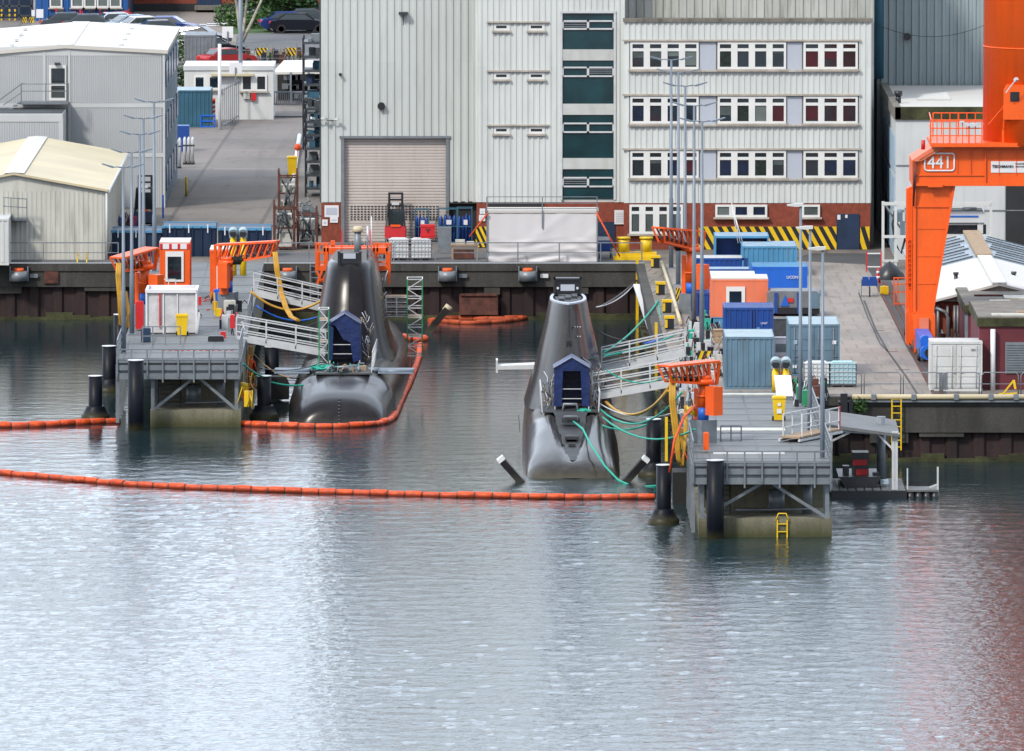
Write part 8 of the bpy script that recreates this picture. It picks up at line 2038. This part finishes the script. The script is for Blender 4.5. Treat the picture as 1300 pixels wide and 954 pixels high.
q = MB(); q.pb(250, -25, 280, 8, Y_ - .12, .1); q.build('door', 'navy', rb, True); q = MB(); q.pb(247, 8, 285, 13, Y_ - 1.5, 1.4); q.build('door_step', 'concrete', rb, True)
Y_ = GY(26); ls = thing('storage_frame', 'dark open storage frame with yellow striped posts at the top left', 'storage frame', P(0, 26)); q = MB()
for px in (-10, 4, 12, 24, 40): q.bar(PY(px, 30, Y_), PY(px, -40, Y_), .12)
for yy in (-5, 8, 20): q.bar(PY(-20, yy, Y_), PY(42, yy, Y_), .12)
q.build('frame', 'darksteel', ls, True); q = MB(); q.pb(-30, -40, 42, 28, Y_ + 3, .3); q.build('back_panel', 'navy', ls, True)
for px in (2, 12, 19): 
    q = MB()
    for k in range(3): q.pb(px - 1, 12 + k * 6, px + 1, 15 + k * 6, Y_ - .2, .1)
    q.build('post_stripes', 'yellow', ls, True)
for lab, px in (('striped chevron board left at the blue building', 31), ('striped chevron board right at the blue building', 40)):
    t = thing('chevron_board', lab, 'warning board', P(px, 30), 0, 'chevron boards'); m1, m2 = MB(), MB(); hazard(m1, m2, px - 2.6, px + 2.6, 22, 29, GY(30), 2, 3 if px < 35 else -3); m1.build('board', 'yellow', t, True); m2.build('stripes', 'black', t, True)
q = MB(); q.pb(46, 12, 55, 23, GY(30), .05); q.pb(40, 13, 44, 21, GY(30), .05); o = q.build('sign_board', 'paper'); tag(o, 'blank white sign boards before the blue building', 'sign'); q = MB(); q.bar(PY(50, 12, GY(30) + .1), PY(50, 30, GY(30) + .1), .08); q.build('post', 'steel', o)
clutter('bicycle_row', 'row of parked bicycles before the blue building', 'bicycles', 70, 165, 27, 30, 40, ('black', 'darksteel', 'red'), hmax=1.0)
# ------------------------------------------------------------------ trees
def tree(name, label, c, H_, cr, n, mm, trunks, clumps=14, low=.35, bark='bark', leafs=.16):
    t = thing(name, label, 'tree', c, 0, 'trees by the car park'); q = MB(); tips = []
    for (dx, dy, r0) in trunks:
        top = Vector((dx * H_ * .35, dy * H_ * .2, H_ * .62)); mid = top * .5 + Vector((random.uniform(-.2, .2), 0, 0))
        q.tube([(0, 0, 0), mid * .5, mid, top, top + Vector((dx * .5, 0, H_ * .25))], [r0, r0 * .8, r0 * .65, r0 * .35, .03], 8)
        for k in range(7):
            b = mid.lerp(top, random.random()); d = Vector((random.uniform(-1, 1), random.uniform(-1, 1), random.uniform(0, .8))).normalized() * cr * random.uniform(.5, .95)
            q.tube([b, b + d * .5 + Vector((0, 0, .15)), b + d], [r0 * .3, r0 * .18, .02], 5); tips.append(b + d)
    q.build('trunk', bark, t)
    cl = [Vector((random.uniform(-1, 1) * cr, random.uniform(-1, 1) * cr, H_ * (low + (1 - low) * random.random()))) for _ in range(clumps)] + tips
    q = MB()
    for k in range(n):
        b = random.choice(cl); d = Vector((random.gauss(0, 1), random.gauss(0, 1), random.gauss(0, .7))) * cr * .17; p = b + d
        a_ = Vector((random.uniform(-1, 1), random.uniform(-1, 1), random.uniform(-.6, .6))).normalized() * leafs; b_ = Vector((random.uniform(-1, 1), random.uniform(-1, 1), random.uniform(-1, 1))).normalized() * leafs * .7
        q.quad(p - a_, p - b_, p + a_, p + b_)
    q.build('crown', mm, t); return t
M['bark'] = mat('bark', (.10, .07, .05), .9, 0, .3, 4); M['birch'] = mat('birch_bark', (.42, .38, .32), .8, 0, .45, 3)
tree('broadleaf_tree', 'large green tree crown hanging over the parked cars', P(366, 31), 5, 3.0, 11000, 'leaf_dark', [(.2, 0, .22), (-.3, 0, .18)], 26, .16)
tree('broadleaf_tree', 'smaller bright green tree between the birch and the parked cars', P(332, 29), 5.5, 2.2, 6000, 'leaf', [(.2, 0, .2)], 18, .28)
tree('birch_tree', 'pale forked birch trunk beside the grey mast', P(307, 55), 9.5, 2.6, 1500, 'leaf', [(-.35, 0, .16), (.75, 0, .13), (.1, 0, .12)], 8, .8, 'birch')
bush('round_shrub', 'low green shrub left of the birch', P(293, 33) + Vector((0, 0, .6)), 1.3, 700, 'leaf', flat=.6, leaf=.14)
bush('round_shrub', 'low green shrub right of the birch trunk', P(322, 36) + Vector((0, 0, .6)), 1.5, 800, 'leaf', flat=.6, leaf=.14)
bush('hedge_shrub', 'dark green bushes between grey building and site office', P(226, 128) + Vector((0, 2, 1.2)), 1.3, 800, 'leaf_dark', flat=.9, leaf=.14)
bush('hedge_shrub', 'green weeds beside the strapped container', P(225, 84) + Vector((0, 2, 1.0)), 1.2, 500, 'leaf', flat=.9, leaf=.14)
